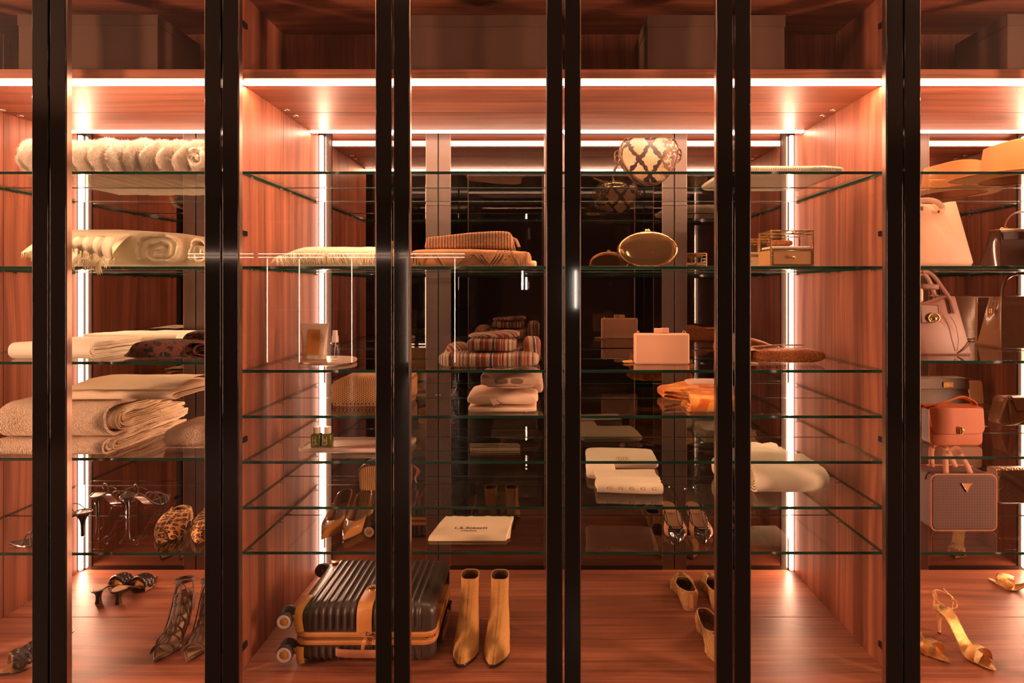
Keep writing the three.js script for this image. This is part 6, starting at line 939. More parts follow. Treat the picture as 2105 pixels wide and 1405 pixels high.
  const st = strap([V(-0.0, hl + hb + 0.004, D / 2 + 0.0026), V(0, H - 0.04, D / 2 + 0.0022), V(0, H - 0.010, D / 2 - 0.008), V(0, H + 0.0004, D / 2 - 0.034), V(0, H + 0.0012, D / 2 - 0.095)], 0.048, 0.003, V(1, 0, 0), 40); part(t, 'leather_strap', [st, new THREE.CylinderGeometry(0.024, 0.024, 0.003, 28).translate(0, H + 0.0012, D / 2 - 0.095)], TAN);
  part(t, 'badge', [new THREE.CylinderGeometry(0.0155, 0.0165, 0.003, 30).scale(1, 1, 0.8).translate(0, H + 0.004, D / 2 - 0.090), new THREE.TorusGeometry(0.0145, 0.0014, 8, 30).rotateX(Math.PI / 2).scale(1, 1, 0.8).translate(0, H + 0.006, D / 2 - 0.090)], BRASS);
  for (let i = 0; i < 2; i++) part(t, 'zip_pull', [strap([V(0.004 + i * 0.03, hl + 0.019, D / 2 + 0.006), V(0.000 + i * 0.032, hl + 0.004 + i * 0.034, D / 2 + 0.012), V(-0.004 + i * 0.012, hl - 0.026 + i * 0.066, D / 2 + 0.010)], 0.011, 0.0022, V(1, 0.3, 0), 16), new THREE.TorusGeometry(0.005, 0.0013, 6, 14).translate(0.006 + i * 0.028, hl + 0.018, D / 2 + 0.007)], i ? BRASS : TAN, i ? 'brass zip slider' : 'tan leather zip pull');
  part(t, 'carry_handle', strap([V(-0.088, 0.048, D / 2 + 0.003), V(-0.080, 0.048, D / 2 + 0.011), V(-0.03, 0.047, D / 2 + 0.015), V(0.05, 0.047, D / 2 + 0.015), V(0.098, 0.048, D / 2 + 0.011), V(0.106, 0.048, D / 2 + 0.003)], 0.024, 0.006, V(0, 1, 0), 40), LEATHER([0.34, 0.13, 0.06]));
  part(t, 'end_handle', strap([V(W / 2 + 0.003, 0.045, 0.10), V(W / 2 + 0.014, 0.046, 0.085), V(W / 2 + 0.019, 0.046, 0), V(W / 2 + 0.014, 0.046, -0.085), V(W / 2 + 0.003, 0.045, -0.10)], 0.024, 0.006, V(0, 1, 0), 40), LEATHER([0.34, 0.13, 0.06]));
  for (const s of [1, -1]) part(t, 'handle_mount', box(0.012, 0.028, 0.02, W / 2 + 0.008, 0.046, s * 0.094, 0.003), BLACK_METAL);
}
// ================================================================ right wardrobe
const R3 = SHELF.right;
function feltHat(label, px, z, w, h, rx, rz, turn) {
  const t = thing('felt_hat', label, 'hat', [at(px, 0, z).x, R3[0] + 0.0008, z], turn), F = phys([0.50, 0.21, 0.065], 0.95, { sheen: 0.5, sheenColor: lin(1, 0.75, 0.4), bumpMap: scaled(loopBump, 8), bumpScale: 0.0003 });
  const crown = grid(72, 30, (u, v) => { const a = u * Math.PI * 2, c = Math.cos(a), s = Math.sin(a), top = smooth(0.72, 1, v), r = v < 0.78 ? mix(1, 0.86, v / 0.78) : 0.86 * Math.sqrt(Math.max(0, 1 - ((v - 0.78) / 0.22) ** 2)), y = v < 0.78 ? mix(0.006, h * 0.90, v / 0.78) : mix(h * 0.90, h, Math.sin((v - 0.78) / 0.22 * Math.PI / 2)); const dent = 0.030 * Math.exp(-((r * s * 2.2) ** 2)) * top * (1 - 0.2 * Math.abs(c)), pinch = 0.016 * smooth(0.3, 0.9, v) * Math.max(0, Math.cos(a) ) ** 6; return V(c * w * r * 0.98, y - dent, s * w * 1.06 * r * (1 - pinch * 6 * Math.abs(s))); }, true);
  part(t, 'crown', crown, F);
  const wave = (a) => 0.004 + 0.008 * (1 - Math.cos(2 * a)) * 0.5;
  part(t, 'brim', grid(96, 12, (u, v) => { const a = u * Math.PI * 2, top = v < 0.5, q = top ? v * 2 : 2 - v * 2, y = wave(a) * q * q; return V(Math.cos(a) * mix(w * 0.98, rx, q), y + (top ? 0.0062 : 0.0032) - 0.003 * 0, Math.sin(a) * mix(w * 1.04, rz, q)); }, true), F);
  part(t, 'edge_binding', tube(curve([...Array(48)].map((_, i) => { const a = i / 48 * Math.PI * 2; return V(Math.cos(a) * rx, wave(a) + 0.0047, Math.sin(a) * rz); }), true), 0.0022, 140, 6, true), F);
  part(t, 'band', grid(72, 2, (u, v) => { const a = u * Math.PI * 2, q = 0.985 + 0.012; return V(Math.cos(a) * w * q * (1 - 0.02 * v), 0.008 + v * 0.018, Math.sin(a) * w * 1.06 * q * (1 - 0.02 * v)); }, true), phys([0.50, 0.23, 0.07], 0.7));
}
feltHat('caramel felt fedora at the back left of the top right shelf', 1958, -0.452, 0.108, 0.128, 0.16, 0.142, 0.1);
feltHat('larger caramel felt fedora at the front right of the top right shelf', 2092, -0.160, 0.108, 0.135, 0.208, 0.138, -0.1);
// a bag body: front outline with depth, narrower at the top
function toteBody(pts, depthBottom, depthTop, H, bevel = 0.006, seg = 4) { const g = slab(roundPoly(pts.map((p) => p.slice(0, 2)), pts.map((p) => p[2] ?? 0.006)), depthBottom, bevel, seg, 8); return warp(g, (v) => { v.z *= mix(1, depthTop / depthBottom, clamp(v.y / H)); v.y = Math.max(0, v.y); }); }
const bagAt = (name, label, px, z, Y, turn = 0) => { const t = thing(name, label, 'handbag', [at(px, 0, z).x, Y + 0.0008, z], turn); return [t, (q) => at(q, 0, z).x - at(px, 0, z).x, (q) => at(0, q, z).y - Y - 0.0008]; };
{ // cream tote
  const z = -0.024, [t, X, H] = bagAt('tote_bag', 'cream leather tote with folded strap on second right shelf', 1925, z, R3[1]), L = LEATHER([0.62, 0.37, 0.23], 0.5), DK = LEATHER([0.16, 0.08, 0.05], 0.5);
  t.position.z -= 0.06; const f = 0.058, w0 = X(2004), w1 = X(1980), h = H(411), body = toteBody([[-w0, 0.010, 0.004], [-w0 + 0.008, 0, 0.002], [w0 - 0.008, 0, 0.002], [w0, 0.012, 0.004], [w1, h, 0.004], [w1 - 0.03, h - 0.003, 0.01], [X(1942), h - 0.010, 0.02], [-X(1942), h - 0.010, 0.02], [-w1 + 0.03, h - 0.003, 0.01], [-w1, h, 0.004]], 0.115, 0.06, h, 0.004);
  part(t, 'body', body, L);
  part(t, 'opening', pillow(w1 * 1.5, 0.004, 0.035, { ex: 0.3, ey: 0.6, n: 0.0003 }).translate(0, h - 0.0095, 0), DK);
  part(t, 'rear_handle', strap([...Array(11)].map((_, i) => { const a = Math.PI * i / 10; return V(X(1908) + Math.cos(a) * 0.036, h - 0.014 + Math.sin(a) * 0.030, -0.022); }), 0.009, 0.004, V(0, 0, 1), 40), L);
  part(t, 'front_handle', strap([V(X(1868), h - 0.018, 0.030), V(X(1888), h - 0.003, 0.034), V(X(1912), h + 0.002, 0.038), V(X(1930), h - 0.002, 0.041), V(X(1940), h - 0.012, 0.042), V(X(1947), h - 0.024, 0.042)], 0.017, 0.0045, V(0.5, 0.8, 0.5), 44), L);
  part(t, 'strap_tab', slab(roundPoly([[X(1937), H(437)], [X(1951), H(436)], [X(1954), H(424)], [X(1943), H(421)]], 0.003), 0.005, 0.0015).translate(0, 0, 0.039), L);
  part(t, 'rivet', new THREE.CylinderGeometry(0.004, 0.004, 0.004, 16).rotateX(Math.PI / 2).translate(X(1937), H(434), 0.042), GOLD);
  const pl = part(t, 'clasp_plate', box(X(1909) - X(1872), 0.0125, 0.003, (X(1909) + X(1872)) / 2, H(426.5), 0.0345, 0.001), std([0.25, 0.14, 0.07], 0.3, 0.9));
  part(pl, 'engraving', new THREE.PlaneGeometry(0.02, 0.006).translate(X(1897), H(426.5), 0.0362), decal(20, 6, (c, w, h2) => { c.fillStyle = '#e8b070'; for (let i = 0; i < 4; i++) c.fillRect(w * (0.3 + i * 0.14), h2 * 0.3, w * 0.08, h2 * 0.35); }, 128));
}
{ // dark patent bag
  const z = -0.345, [t, X, H] = bagAt('frame_bag', 'dark brown patent structured bag with thin handle, cut by the right edge', 2100, z, R3[1]), P = phys([0.075, 0.035, 0.025], 0.14, { clearcoat: 0.8, clearcoatRoughness: 0.1 });
  const h = H(474), w = X(2166), x0 = X(2044); part(t, 'body', toteBody([[X(2034), 0, 0.006], [w, 0, 0.006], [w, h, 0.004], [x0, h, 0.004]], 0.10, 0.05, h, 0.004), P);
  part(t, 'flap', box(w - x0 - 0.004, 0.03, 0.004, (w + x0) / 2 + 0.004, h - 0.022, 0.031, 0.0018), P); part(t, 'top_frame', box(w - x0, 0.004, 0.05, (w + x0) / 2, h + 0.0015, 0, 0.0015), BRASS);
  part(t, 'handle', tube([...Array(13)].map((_, i) => { const a = Math.PI * i / 12; return V(X(2100) - Math.cos(a) * 0.062, h + 0.008 + Math.sin(a) * 0.062, 0); }), 0.0028, 50, 8), LEATHER([0.35, 0.19, 0.12]));
  for (const s of [-1, 1]) part(t, 'ring_mount', [rod(V(X(2100) + s * 0.062 - 0.014, h + 0.008, 0), V(X(2100) + s * 0.062 + 0.008, h + 0.008, 0), 0.0024), new THREE.TorusGeometry(0.005, 0.0015, 8, 16).translate(X(2100) + s * 0.062, h + 0.008, 0), ball(0.0036, X(2100) + s * 0.062 - 0.014, h + 0.008, 0)], GOLD);
}
{ // mauve tote
  const z = depthOn(730, R3[2]), [t, X, H] = bagAt('tote_bag', 'mauve leather tote with round turn lock and belt on third right shelf', 1919, z, R3[2]), L = LEATHER([0.22, 0.092, 0.06], 0.46), ED = LEATHER([0.13, 0.05, 0.03], 0.5);
  t.position.z -= 0.055; const w0 = X(1998), w1 = X(1977), h = H(609);
  part(t, 'body', warp(toteBody([[-w0, 0, 0.008], [w0, 0, 0.008], [w1, h, 0.006], [w1 - 0.02, h - 0.002, 0.01], [0.02, h - 0.026, 0.05], [-0.02, h - 0.026, 0.05], [-w1 + 0.02, h - 0.002, 0.01], [-w1, h, 0.006]], 0.115, 0.05, h, 0.006), (v) => { v.z += Math.sign(v.z) * 0.006 * Math.sin(clamp(v.y / h) * 3.1) * Math.cos(v.x * 11); }), L);
  for (const s of [1, -1]) {
    part(t, s > 0 ? 'front_handle' : 'rear_handle', strap([V(X(1978) * 0.82, h * 0.70, s * 0.044), V(X(1962), h * 0.94, s * 0.035), V(X(1950), h + 0.030, s * 0.024), V(X(1936), h + 0.068, s * 0.018), V(X(1919), h + 0.085, s * 0.016), V(-X(1936), h + 0.068, s * 0.018), V(-X(1950), h + 0.03, s * 0.024), V(-X(1962), h * 0.94, s * 0.035), V(-X(1978) * 0.82, h * 0.70, s * 0.044)], 0.013, 0.004, V(1, 0.55, 0), 60), L);
  }
  part(t, 'handle_keeper', strap([V(X(1890), h + 0.033, 0.0), V(X(1905), h + 0.034, 0.032), V(X(1938), h + 0.032, 0.032), V(X(1944), h + 0.029, 0.0), V(X(1930), h + 0.030, -0.032), V(X(1900), h + 0.032, -0.032)], 0.016, 0.003, V(0, 1, 0), 50, true), L);
  part(t, 'lock_strap', [slab(roundPoly([[-0.034, H(664)], [0.026, H(662)], [0.020, H(629)], [-0.040, H(626)]], 0.004), 0.005, 0.0018).translate(-0.004, 0, 0.0500)], L);
  part(t, 'strap_edge', tube(curve(roundPoly([[-0.039, H(665)], [0.023, H(663)], [0.017, H(628)], [-0.045, H(625)]], 0.004).getPoints(5).slice(0, -1).map((p) => V(p.x, p.y, 0.0525)), true), 0.0009, 90, 5, true), ED);
  part(t, 'turn_lock', [new THREE.CylinderGeometry(0.0205, 0.0215, 0.005, 32).scale(1, 1, 0.82).rotateX(Math.PI / 2).translate(0.0, H(654), 0.0545), new THREE.TorusGeometry(0.019, 0.0022, 10, 36).scale(1, 0.82, 1).translate(0.0, H(654), 0.057), strap([V(-0.014, H(656), 0.058), V(0, H(655), 0.064), V(0.014, H(653), 0.058)], 0.008, 0.004, V(0, 1, 0), 14)], GOLD);
  part(t, 'inner_bottle', new THREE.CapsuleGeometry(0.012, 0.03, 6, 14).translate(-0.014, h + 0.002, 0.004), phys([0.72, 0.47, 0.32], 0.3));
  for (const s of [-1, 1]) { part(t, 'side_seam', tube([V(s * w1 * 0.62, h * 0.66, 0.0505), V(s * w1 * 0.78, h * 0.50, 0.0555), V(s * w1 * 0.84, h * 0.25, 0.060), V(s * w1 * 0.80, 0.012, 0.0585)], 0.0010, 40, 5), L); part(t, 'corner_patch', tube([V(s * w0 * 0.97, h * 0.22, 0.0545), V(s * w0 * 0.82, h * 0.11, 0.058), V(s * w0 * 0.62, 0.005, 0.0585)], 0.0016, 30, 6), ED); part(t, 'side_ring', new THREE.TorusGeometry(0.008, 0.0018, 8, 18).rotateY(0.6).translate(s * (w1 + 0.008), h * 0.82, 0), GOLD); }
  part(t, 'foot_stud', [-1, 1].map((s) => ball(0.004, s * w0 * 0.6, 0.003, 0.045, 8)), GOLD);
}
{ // reptile tote
  const z = -0.356, [t, X, H] = bagAt('structured_bag', 'brown reptile embossed structured bag with rolled handle, third right shelf', 2136, z, R3[2]);
  const croc = texture(256, 256, (u, v) => { const y = v * 14, row = Math.floor(y), x = u * 7 + (row % 2) * 0.5, fx = Math.abs(x - Math.round(x)), fy = y - row; return smooth(0.0, 0.14, 0.5 - fx < 0 ? 0 : Math.min(0.5 - fx, fy, 1 - fy)); }, false);
  const L = phys([0.19, 0.088, 0.042], 0.24, { clearcoat: 0.5, clearcoatRoughness: 0.2, bumpMap: scaled(croc, 12), bumpScale: 0.0012 }), x0 = X(2058), h = H(609), w = 0.185, D = 0.135;
  const hull = toteBody([[x0, 0, 0.003], [w, 0, 0.003], [w - 0.01, h, 0.008], [x0 + 0.001, h, 0.008]], 0.016, 0.014, h, 0.004);
  part(t, 'front_panel', hull.translate(0, 0, -0.008), L);
  part(t, 'rear_panel', toteBody([[x0 + 0.01, 0, 0.003], [w, 0, 0.003], [w - 0.01, h * 0.97, 0.008], [x0 + 0.012, h * 0.97, 0.008]], 0.016, 0.014, h, 0.004).translate(0, 0, -D), L);
  part(t, 'side_gusset', frontUV(grid(14, 20, (u, v) => V(x0 + 0.005 + 0.026 * Math.sin(u * Math.PI) ** 1.5 * smooth(0.15, 1, v) + 0.006 * u, v * h * 0.985, mix(-0.012, -D + 0.004, u) * mix(1.0, 0.52, v)))), L);
  part(t, 'base_panel', box(w - x0 - 0.006, 0.004, D - 0.012, (w + x0) / 2, 0.004, -D / 2, 0.0015), L);
  part(t, 'handle', tube([V(x0 + 0.008, h - 0.006, -0.004), V(x0 + 0.009, h + 0.03, -0.004), V(x0 + 0.026, h + 0.068, -0.004), V(x0 + 0.062, h + 0.085, -0.004), V(x0 + 0.105, h + 0.083, -0.004), V(x0 + 0.145, h + 0.06, -0.004), V(x0 + 0.162, h + 0.02, -0.004), V(x0 + 0.163, h - 0.006, -0.004)], 0.0055, 70, 10), L);
  part(t, 'corner_piping', tube([V(x0 + 0.001, 0.006, 0.0005), V(x0 + 0.0005, h * 0.5, 0.0008), V(x0 + 0.002, h - 0.006, 0.0005)], 0.0016, 20, 6), L);
  part(t, 'side_buckle', [box(0.003, 0.020, 0.010, x0 + 0.012, h * 0.70, -0.058, 0.001), new THREE.TorusGeometry(0.008, 0.0016, 8, 16).rotateY(Math.PI / 2).scale(1, 1.2, 0.8).translate(x0 + 0.008, h * 0.70, -0.058)], GOLD);
}
{ // flap bag with plaque
  const z = -0.42, [t, X, H] = bagAt('flap_bag', 'olive brown flap bag with a gold letter plaque behind the orange bag', 1940, z, R3[3]), L = LEATHER([0.075, 0.032, 0.009], 0.4, { rep: 9, depth: 0.0008 }), x0 = X(1882), x1 = X(1994), h = H(778);
  part(t, 'body', toteBody([[x0 - 0.006, 0, 0.01], [x1 + 0.022, 0, 0.01], [x1, h, 0.012], [x0, h, 0.012]], 0.075, 0.05, h, 0.005).translate(0, 0, -0.04), L);
  part(t, 'flap', [slab(roundPoly([[x0 + 0.004, H(801)], [x1 + 0.002, H(801)], [x1 - 0.001, h], [x0 + 0.001, h]], 0.006), 0.006, 0.002).translate(0, 0, -0.0065)], L);
  part(t, 'lower_seam', tube([V(x0 - 0.002, h * 0.42, -0.004), V((x0 + x1) / 2, h * 0.42, -0.003), V(x1 + 0.010, h * 0.42, -0.004)], 0.0012, 20, 5), L);
  const pl = part(t, 'plaque', box(0.037, 0.0185, 0.003, X(1950), H(791.5), -0.002, 0.001), std([0.30, 0.14, 0.04], 0.25, 0.9));
  part(pl, 'plaque_rim', curve && tube(curve(roundPoly([[-0.0185, -0.0093], [0.0185, -0.0093], [0.0185, 0.0093], [-0.0185, 0.0093]], 0.001).getPoints(3).slice(0, -1).map((p) => V(p.x + X(1950), p.y + H(791.5), -0.0004)), true, 0), 0.0012, 80, 5, true), GOLD);
  part(pl, 'letters', new THREE.PlaneGeometry(0.030, 0.014).translate(X(1950), H(791.5), -0.0002), decal(30, 14, (c, w, h2) => { c.fillStyle = '#e0a050'; c.font = `bold ${h2 * 1.0}px serif`; c.textAlign = 'center'; c.fillText('RG', w / 2, h2 * 0.86); }, 256), 'gold letters on the plaque');
}
{ // orange saddle bag
  const z = depthOn(918, R3[3]), [t, X, H] = bagAt('saddle_bag', 'orange tan flap saddle bag with gold turn lock on fourth right shelf', 1968, z, R3[3]), L = LEATHER([0.40, 0.085, 0.014], 0.4), ED = LEATHER([0.10, 0.035, 0.02], 0.5), DK = LEATHER([0.10, 0.055, 0.045], 0.45);
  const x0 = X(1914), x1 = X(2022), h = H(838), xf = X(1909), D = 0.062;
  part(t, 'body', slab(roundPoly([[x0, 0], [x1, 0], [x1 - 0.001, h - 0.006], [x0 - 0.001, h - 0.006]], [0.022, 0.022, 0.006, 0.006]), 0.012, 0.004, 4).translate(0, 0, -0.008), L);
  part(t, 'gusset', slab(roundPoly([[x0 + 0.003, 0.001], [x1 - 0.003, 0.001], [x1 - 0.003, h - 0.008], [x0 + 0.003, h - 0.008]], [0.02, 0.02, 0.008, 0.008]), D - 0.018, 0.002, 2).translate(0, 0, -0.014 - (D - 0.018) / 2), DK);
  part(t, 'rear_panel', slab(roundPoly([[x0, 0], [x1, 0], [x1, h], [x0, h]], [0.022, 0.022, 0.006, 0.006]), 0.006, 0.002, 2).translate(0, 0, -D + 0.002), L);
  part(t, 'flap', slab(roundPoly([[X(1916), H(894)], [X(2024), H(892)], [X(2020), h - 0.002], [xf, h]], [0.026, 0.026, 0.008, 0.008]), 0.006, 0.0025, 4, 16).translate(0, 0, 0.0015), L);
  part(t, 'flap_top', grid(30, 10, (u, v) => { const a = v * Math.PI / 2; return V(mix(xf, X(2020), u), h - 0.0045 + 0.008 * Math.sin(a) * (1 - 0.3 * v) , 0.004 - (D - 0.004) * (1 - Math.cos(a)) ); }), L);
  part(t, 'flap_edge', tube(curve(roundPoly([[X(1916), H(894)], [X(2024), H(892)], [X(2020), h - 0.002], [xf, h]], [0.026, 0.026, 0.008, 0.008]).getPoints(12).filter((p) => p.y < h - 0.012).map((p) => V(p.x, p.y, -0.0005))), 0.0012, 120, 5), ED);
  part(t, 'turn_lock', [new THREE.TorusGeometry(0.0098, 0.0016, 10, 30).translate(X(1972), H(886), 0.0062), new THREE.CylinderGeometry(0.0092, 0.0092, 0.002, 24).rotateX(Math.PI / 2).translate(X(1972), H(886), 0.0052)], GOLD);
  part(t, 'lock_bar', [box(0.0075, 0.0235, 0.006, X(1972), H(884.5), 0.0085, 0.0028, 3)], std([0.22, 0.12, 0.06], 0.12, 1)); part(t, 'lock_rim', tube(curve(roundPoly([[-0.0042, -0.0122], [0.0042, -0.0122], [0.0042, 0.0122], [-0.0042, 0.0122]], 0.003).getPoints(4).slice(0, -1).map((p) => V(X(1972) + p.x, H(884.5) + p.y, 0.0112)), true), 0.0009, 60, 5, true), GOLD);
  part(t, 'shoulder_strap', strap([V(x1 - 0.002, h * 0.80, -0.034), V(x1 - 0.003, h + 0.004, -0.034), V(X(2004), h + 0.022, -0.030), V(X(1985), h + 0.030, -0.024), V(X(1955), h + 0.018, -0.014), V(X(1920), h + 0.004, -0.008), V(X(1898), h - 0.004, -0.008), V(X(1894), h - 0.018, -0.016), V(X(1898), h * 0.74, -0.028)], 0.0155, 0.0035, (s) => V(0.2, 0.75, s > 0.25 && s < 0.7 ? 0.9 : 1.2), 80), L);
  part(t, 'strap_buckle', [new THREE.TorusGeometry(0.0055, 0.0015, 8, 16).rotateY(0.6).translate(X(1900), h * 0.70, -0.022), ball(0.004, X(1899), h * 0.62, -0.020)], GOLD);
}
{ // brown shoulder bag
  const z = -0.395, [t, X, H] = bagAt('shoulder_bag', 'brown leather shoulder bag with looped strap at the right edge of fourth shelf', 2120, z, R3[3]), L = LEATHER([0.16, 0.07, 0.03], 0.36), DK = LEATHER([0.15, 0.07, 0.035], 0.4), x0 = X(2064), h = H(819), w = 0.14;
  part(t, 'body', toteBody([[x0 - 0.004, 0, 0.008], [w, 0, 0.008], [w, h, 0.012], [x0 + 0.012, h, 0.02]], 0.075, 0.05, h, 0.006).translate(0, 0, -0.04), L);
  part(t, 'flap', slab(roundPoly([[X(2092), H(845)], [w, H(845)], [w, h + 0.001], [X(2083), h + 0.001]], [0.004, 0.01, 0.01, 0.004]), 0.006, 0.002).translate(0, 0, -0.006), L);
  part(t, 'pleat', tube([V(X(2078), h * 0.92, -0.012), V(X(2079), h * 0.5, -0.002), V(X(2080), h * 0.08, -0.004)], 0.005, 24, 8), L);
  part(t, 'strap', strap([V(X(2079), h + 0.002, -0.02), V(X(2066), h - 0.014, 0.0), V(X(2053), h * 0.48, 0.010), V(X(2048), h * 0.24, 0.016), V(X(2056), h * 0.10, 0.022), V(X(2076), h * 0.12, 0.026), V(X(2100), h * 0.26, 0.022), V(X(2125), h * 0.48, 0.014)], 0.014, 0.003, V(0.5, 0.6, 0.5), 60), L);
  part(t, 'strap_loop', new THREE.TorusGeometry(0.008, 0.0028, 8, 18).translate(X(2080), h - 0.002, -0.010), DK);
}
{ // vanity case
  const z = depthOn(1093, R3[4]), [t, X, H] = bagAt('vanity_case', 'brown monogram vanity case with tan piping and triangle badge, lowest right shelf', 1982, z, R3[4]);
  const mono = texture(512, 512, (u, v) => { const x = u * 10, y = v * 10, i = Math.floor(x), j = Math.floor(y), fx = x - i - 0.5, fy = y - j - 0.5, d = Math.hypot(fx, fy), ring = Math.abs(d - 0.26) < 0.06 && !((i + j) % 2 && fx > 0.1 && Math.abs(fy) < 0.12) ? 1 : 0, bar = ((i + j) % 2 && Math.abs(fy) < 0.05 && fx > 0 && fx < 0.26) ? 1 : 0, n = 0.9 + 0.2 * loopNoise(u, v, 100, 100, 3), k = Math.max(ring, bar); return [mix(0.33, 0.47, k) * n, mix(0.185, 0.28, k) * n, mix(0.15, 0.22, k) * n]; });
  const C = phys(0xffffff, 0.6, { map: scaled(mono, 11), bumpMap: scaled(weaveBump, 14), bumpScale: 0.0003 }), TAN = LEATHER([0.42, 0.155, 0.06], 0.42), x0 = X(1915), x1 = X(2049), h = H(977), D = 0.105;
  const sh = roundPoly([[x0, 0], [x1, 0], [x1, h], [x0, h]], 0.026), g = slab(sh, D, 0.006, 4, 12); g.translate(0, 0, -D / 2);
  part(t, 'body', metreUV(g, 'y'), C);
  for (const q of [-0.003, -D + 0.003]) part(t, 'piping', tube(curve(sh.getPoints(12).slice(0, -1).map((p) => V(p.x * 1.004, clamp((p.y - h / 2) * 1.008 + h / 2, 0.0015, 1), q)), true), 0.0026, 180, 7, true), TAN);
  part(t, 'zip_tape', tube(curve(sh.getPoints(12).slice(0, -1).filter((p) => p.y > 0.03).map((p) => V(p.x * 1.004, (p.y - h / 2) * 1.006 + h / 2, -0.030))), 0.0016, 160, 6), std([0.05, 0.03, 0.02], 0.5));
  for (const q of [-0.016, -D + 0.02]) part(t, 'handle', strap([V(X(1952), h - 0.001, q), V(X(1953), h + 0.030, q - 0.004), V(X(1957), h + 0.060, q - 0.012), V(X(1972), h + 0.080, q - 0.016), V(X(1982), h + 0.082, q - 0.016), V(X(1988), h + 0.060, q - 0.012), V(X(1996), h + 0.030, q - 0.004), V(X(2003), h - 0.001, q)], 0.018, 0.0036, (s) => (s < 0.35 || s > 0.65 ? V(1, 0.2, 0) : V(0.4, 1, 0.3)), 70), TAN);
  const tri = new THREE.Shape(); tri.moveTo(X(1976), H(994)); tri.lineTo(X(1997), H(994)); tri.lineTo(X(1987), H(1012)); tri.closePath();
  const b = part(t, 'triangle_badge', slab(tri, 0.003, 0.0008).translate(0, 0, 0.0015), TAN);
  part(b, 'badge_rim', [[V(X(1976), H(994), 0.003), V(X(1997), H(994), 0.003)], [V(X(1997), H(994), 0.003), V(X(1987), H(1012), 0.003)], [V(X(1987), H(1012), 0.003), V(X(1976), H(994), 0.003)]].map(([p, q]) => rod(p, q, 0.0011, 8)), GOLD);
}
{ // quilted bag
  const z = -0.392, [t, X, H] = bagAt('quilted_bag', 'brown quilted bag with twisted chain top beside the monogram vanity case', 2120, z, R3[4]), L = LEATHER([0.14, 0.065, 0.03], 0.42), x0 = X(2053), h = H(968), w = 0.15;
  part(t, 'body', slab(roundPoly([[x0, 0], [w, 0], [w, h], [x0, h]], [0.022, 0.022, 0.006, 0.006]), 0.06, 0.008, 4).translate(0, 0, -0.032), L);
  for (let i = 0; i < 7; i++) { const x = x0 + 0.012 + i * 0.024; part(t, 'quilt_line', tube([...Array(13)].map((_, j) => V(x + 0.0095 * Math.sin(j / 12 * Math.PI * 4 + i * Math.PI), 0.012 + j / 12 * (h - 0.03), -0.0015)), 0.0022, 50, 6), L); }
  part(t, 'chain_trim', chainLoop([V(x0 + 0.014, h + 0.003, -0.004), V((x0 + w) / 2, h + 0.005, -0.004), V(w, h + 0.003, -0.004)], 24, 0.0052), BRASS);
  part(t, 'strap', strap([V(x0 + 0.004, h - 0.004, 0.003), V(X(2076), h * 0.80, 0.008), V(X(2100), h * 0.55, 0.010), V(X(2130), h * 0.30, 0.008)], 0.016, 0.003, V(0.6, 0.8, 0), 40), L);
  part(t, 'strap_ring', [new THREE.TorusGeometry(0.008, 0.002, 8, 18).translate(X(2053), h + 0.006, 0.0), ball(0.005, X(2049), h + 0.001, 0.002)], BRASS);
}
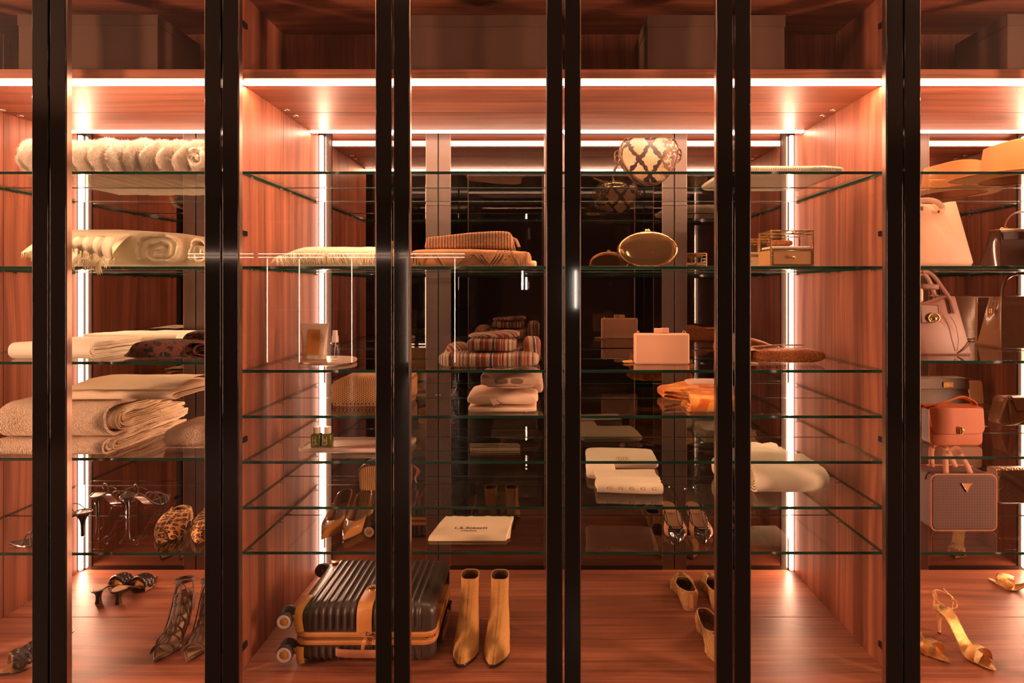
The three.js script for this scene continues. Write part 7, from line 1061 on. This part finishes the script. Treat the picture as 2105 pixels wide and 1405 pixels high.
// ---------------------------------------------------------------- gold shoes
const GOLD_LEATHER = phys([0.90, 0.55, 0.20], 0.2, { metalness: 0.9, bumpMap: scaled(loopBump, 3), bumpScale: 0.0006 }), GOLD_SOLE = std([0.50, 0.27, 0.08], 0.4, 0.5);
function goldSandal(label, heel, toe, side, square, puffy) {
  const k = last({ L: 0.222, W: 0.072, H: 0.088, point: square ? 0.2 : 0.75, side, square: 0 }), t = thing('gold_sandal', label, 'sandal', [heel.x, 0.0008, heel.z], toward(heel, toe));
  part(t, 'sole', soleGeo(k, 0.0045), GOLD_SOLE); part(t, 'insole', soleGeo(k, 0.0014, -0.001, 0.0046), GOLD_LEATHER);
  const loop = []; for (let i = 0; i < 60; i++) { const p = i / 60, c = (1 - Math.cos(2 * Math.PI * p)) / 2, sd = Math.sin(2 * Math.PI * p) >= 0 ? 1 : -1; loop.push(V(k.mid(c) + sd * (k.half(c) + 0.0002), k.rise(c) + 0.0045, c * k.L)); } part(t, 'edge_welt', tube(curve(loop, true), 0.0016, 140, 6, true), GOLD_LEATHER);
  part(t, 'heel', heelGeo(k, { top: 0.5, tip: 0.009, back: 0.020, t: 0.11, pow: 5 }), GOLD_LEATHER);
  part(t, 'heel_tip', new THREE.CylinderGeometry(0.0054, 0.0056, 0.004, 14).translate(k.mid(0.1), 0.002, 0.020), std([0.03, 0.02, 0.015], 0.5));
  if (puffy) for (let i = 0; i < 5; i++) { const a = Math.PI * (i + 0.6) / 5.2, h = k.half(0.74); part(t, 'puffed_fold', new THREE.SphereGeometry(1, 16, 12).scale(0.018, 0.011, 0.030).rotateZ(a - Math.PI / 2).rotateY(i % 2 ? 0.35 : -0.35).translate(k.mid(0.74) + Math.cos(a) * h * 0.8, k.rise(0.74) + 0.012 + Math.sin(a) * 0.024, 0.74 * k.L), GOLD_LEATHER); }
  else part(t, 'toe_strap', strap(overFoot(k, 0.73, 0.040, -0.01, 0.002, 11), 0.03, 0.0022, V(0, 0.12, 1), 36), GOLD_LEATHER);
  const y = k.rise(0.05) + 0.006;
  part(t, 'ankle_strap', tube(curve([...Array(14)].map((_, i) => { const a = i / 14 * Math.PI * 2; return V(k.mid(0.1) + Math.sin(a) * 0.033, y + 0.040 + 0.012 * Math.cos(a), 0.040 - Math.cos(a) * 0.036); }), true), 0.0019, 70, 7, true), GOLD_LEATHER);
  for (const s of [-1, 1]) part(t, 'side_strap', tube([V(k.mid(0.2) + s * k.half(0.2), k.rise(0.2) + 0.004, 0.2 * k.L), V(s * 0.030, y + 0.022, 0.045), V(s * 0.032, y + 0.040, 0.045), V(s * 0.018, y + 0.064, 0.02)], 0.0017, 30, 6), GOLD_LEATHER);
  part(t, 'heel_strap', strap([V(k.mid(0) - 0.004, k.rise(0) + 0.004, 0.004), V(k.mid(0) - 0.002, y + 0.03, 0.003), V(k.mid(0), y + 0.052, 0.004)], 0.007, 0.002, V(1, 0, 0), 12), GOLD_LEATHER);
  part(t, 'buckle', box(0.004, 0.012, 0.010, k.mid(0.1) + 0.034, y + 0.038, 0.034, 0.001), GOLD);
  return t;
}
{
  const h1 = spot(1920, 1296, 0), t1 = spot(2010, 1358, 0), d = t1.clone().sub(h1).normalize().multiplyScalar(0.21);
  goldSandal('gold strappy stiletto sandal facing forward, right one of the front pair', h1, h1.clone().add(d), 1, true, false);
  const t2 = spot(1946, 1364, 0); goldSandal('gold strappy stiletto sandal half hidden by the door frame, left of the front pair', V(t2.x - 0.050, 0, t2.z - 0.205), t2, -1, false, false);
  const t3 = spot(2036, 1196, 0), h3 = V(t3.x + 0.15, 0, t3.z + 0.15); goldSandal('gold sandal with puffed vamp pointing left at the right edge of the floor', h3, t3, 1, false, true);
}
renderer.render(scene, camera);
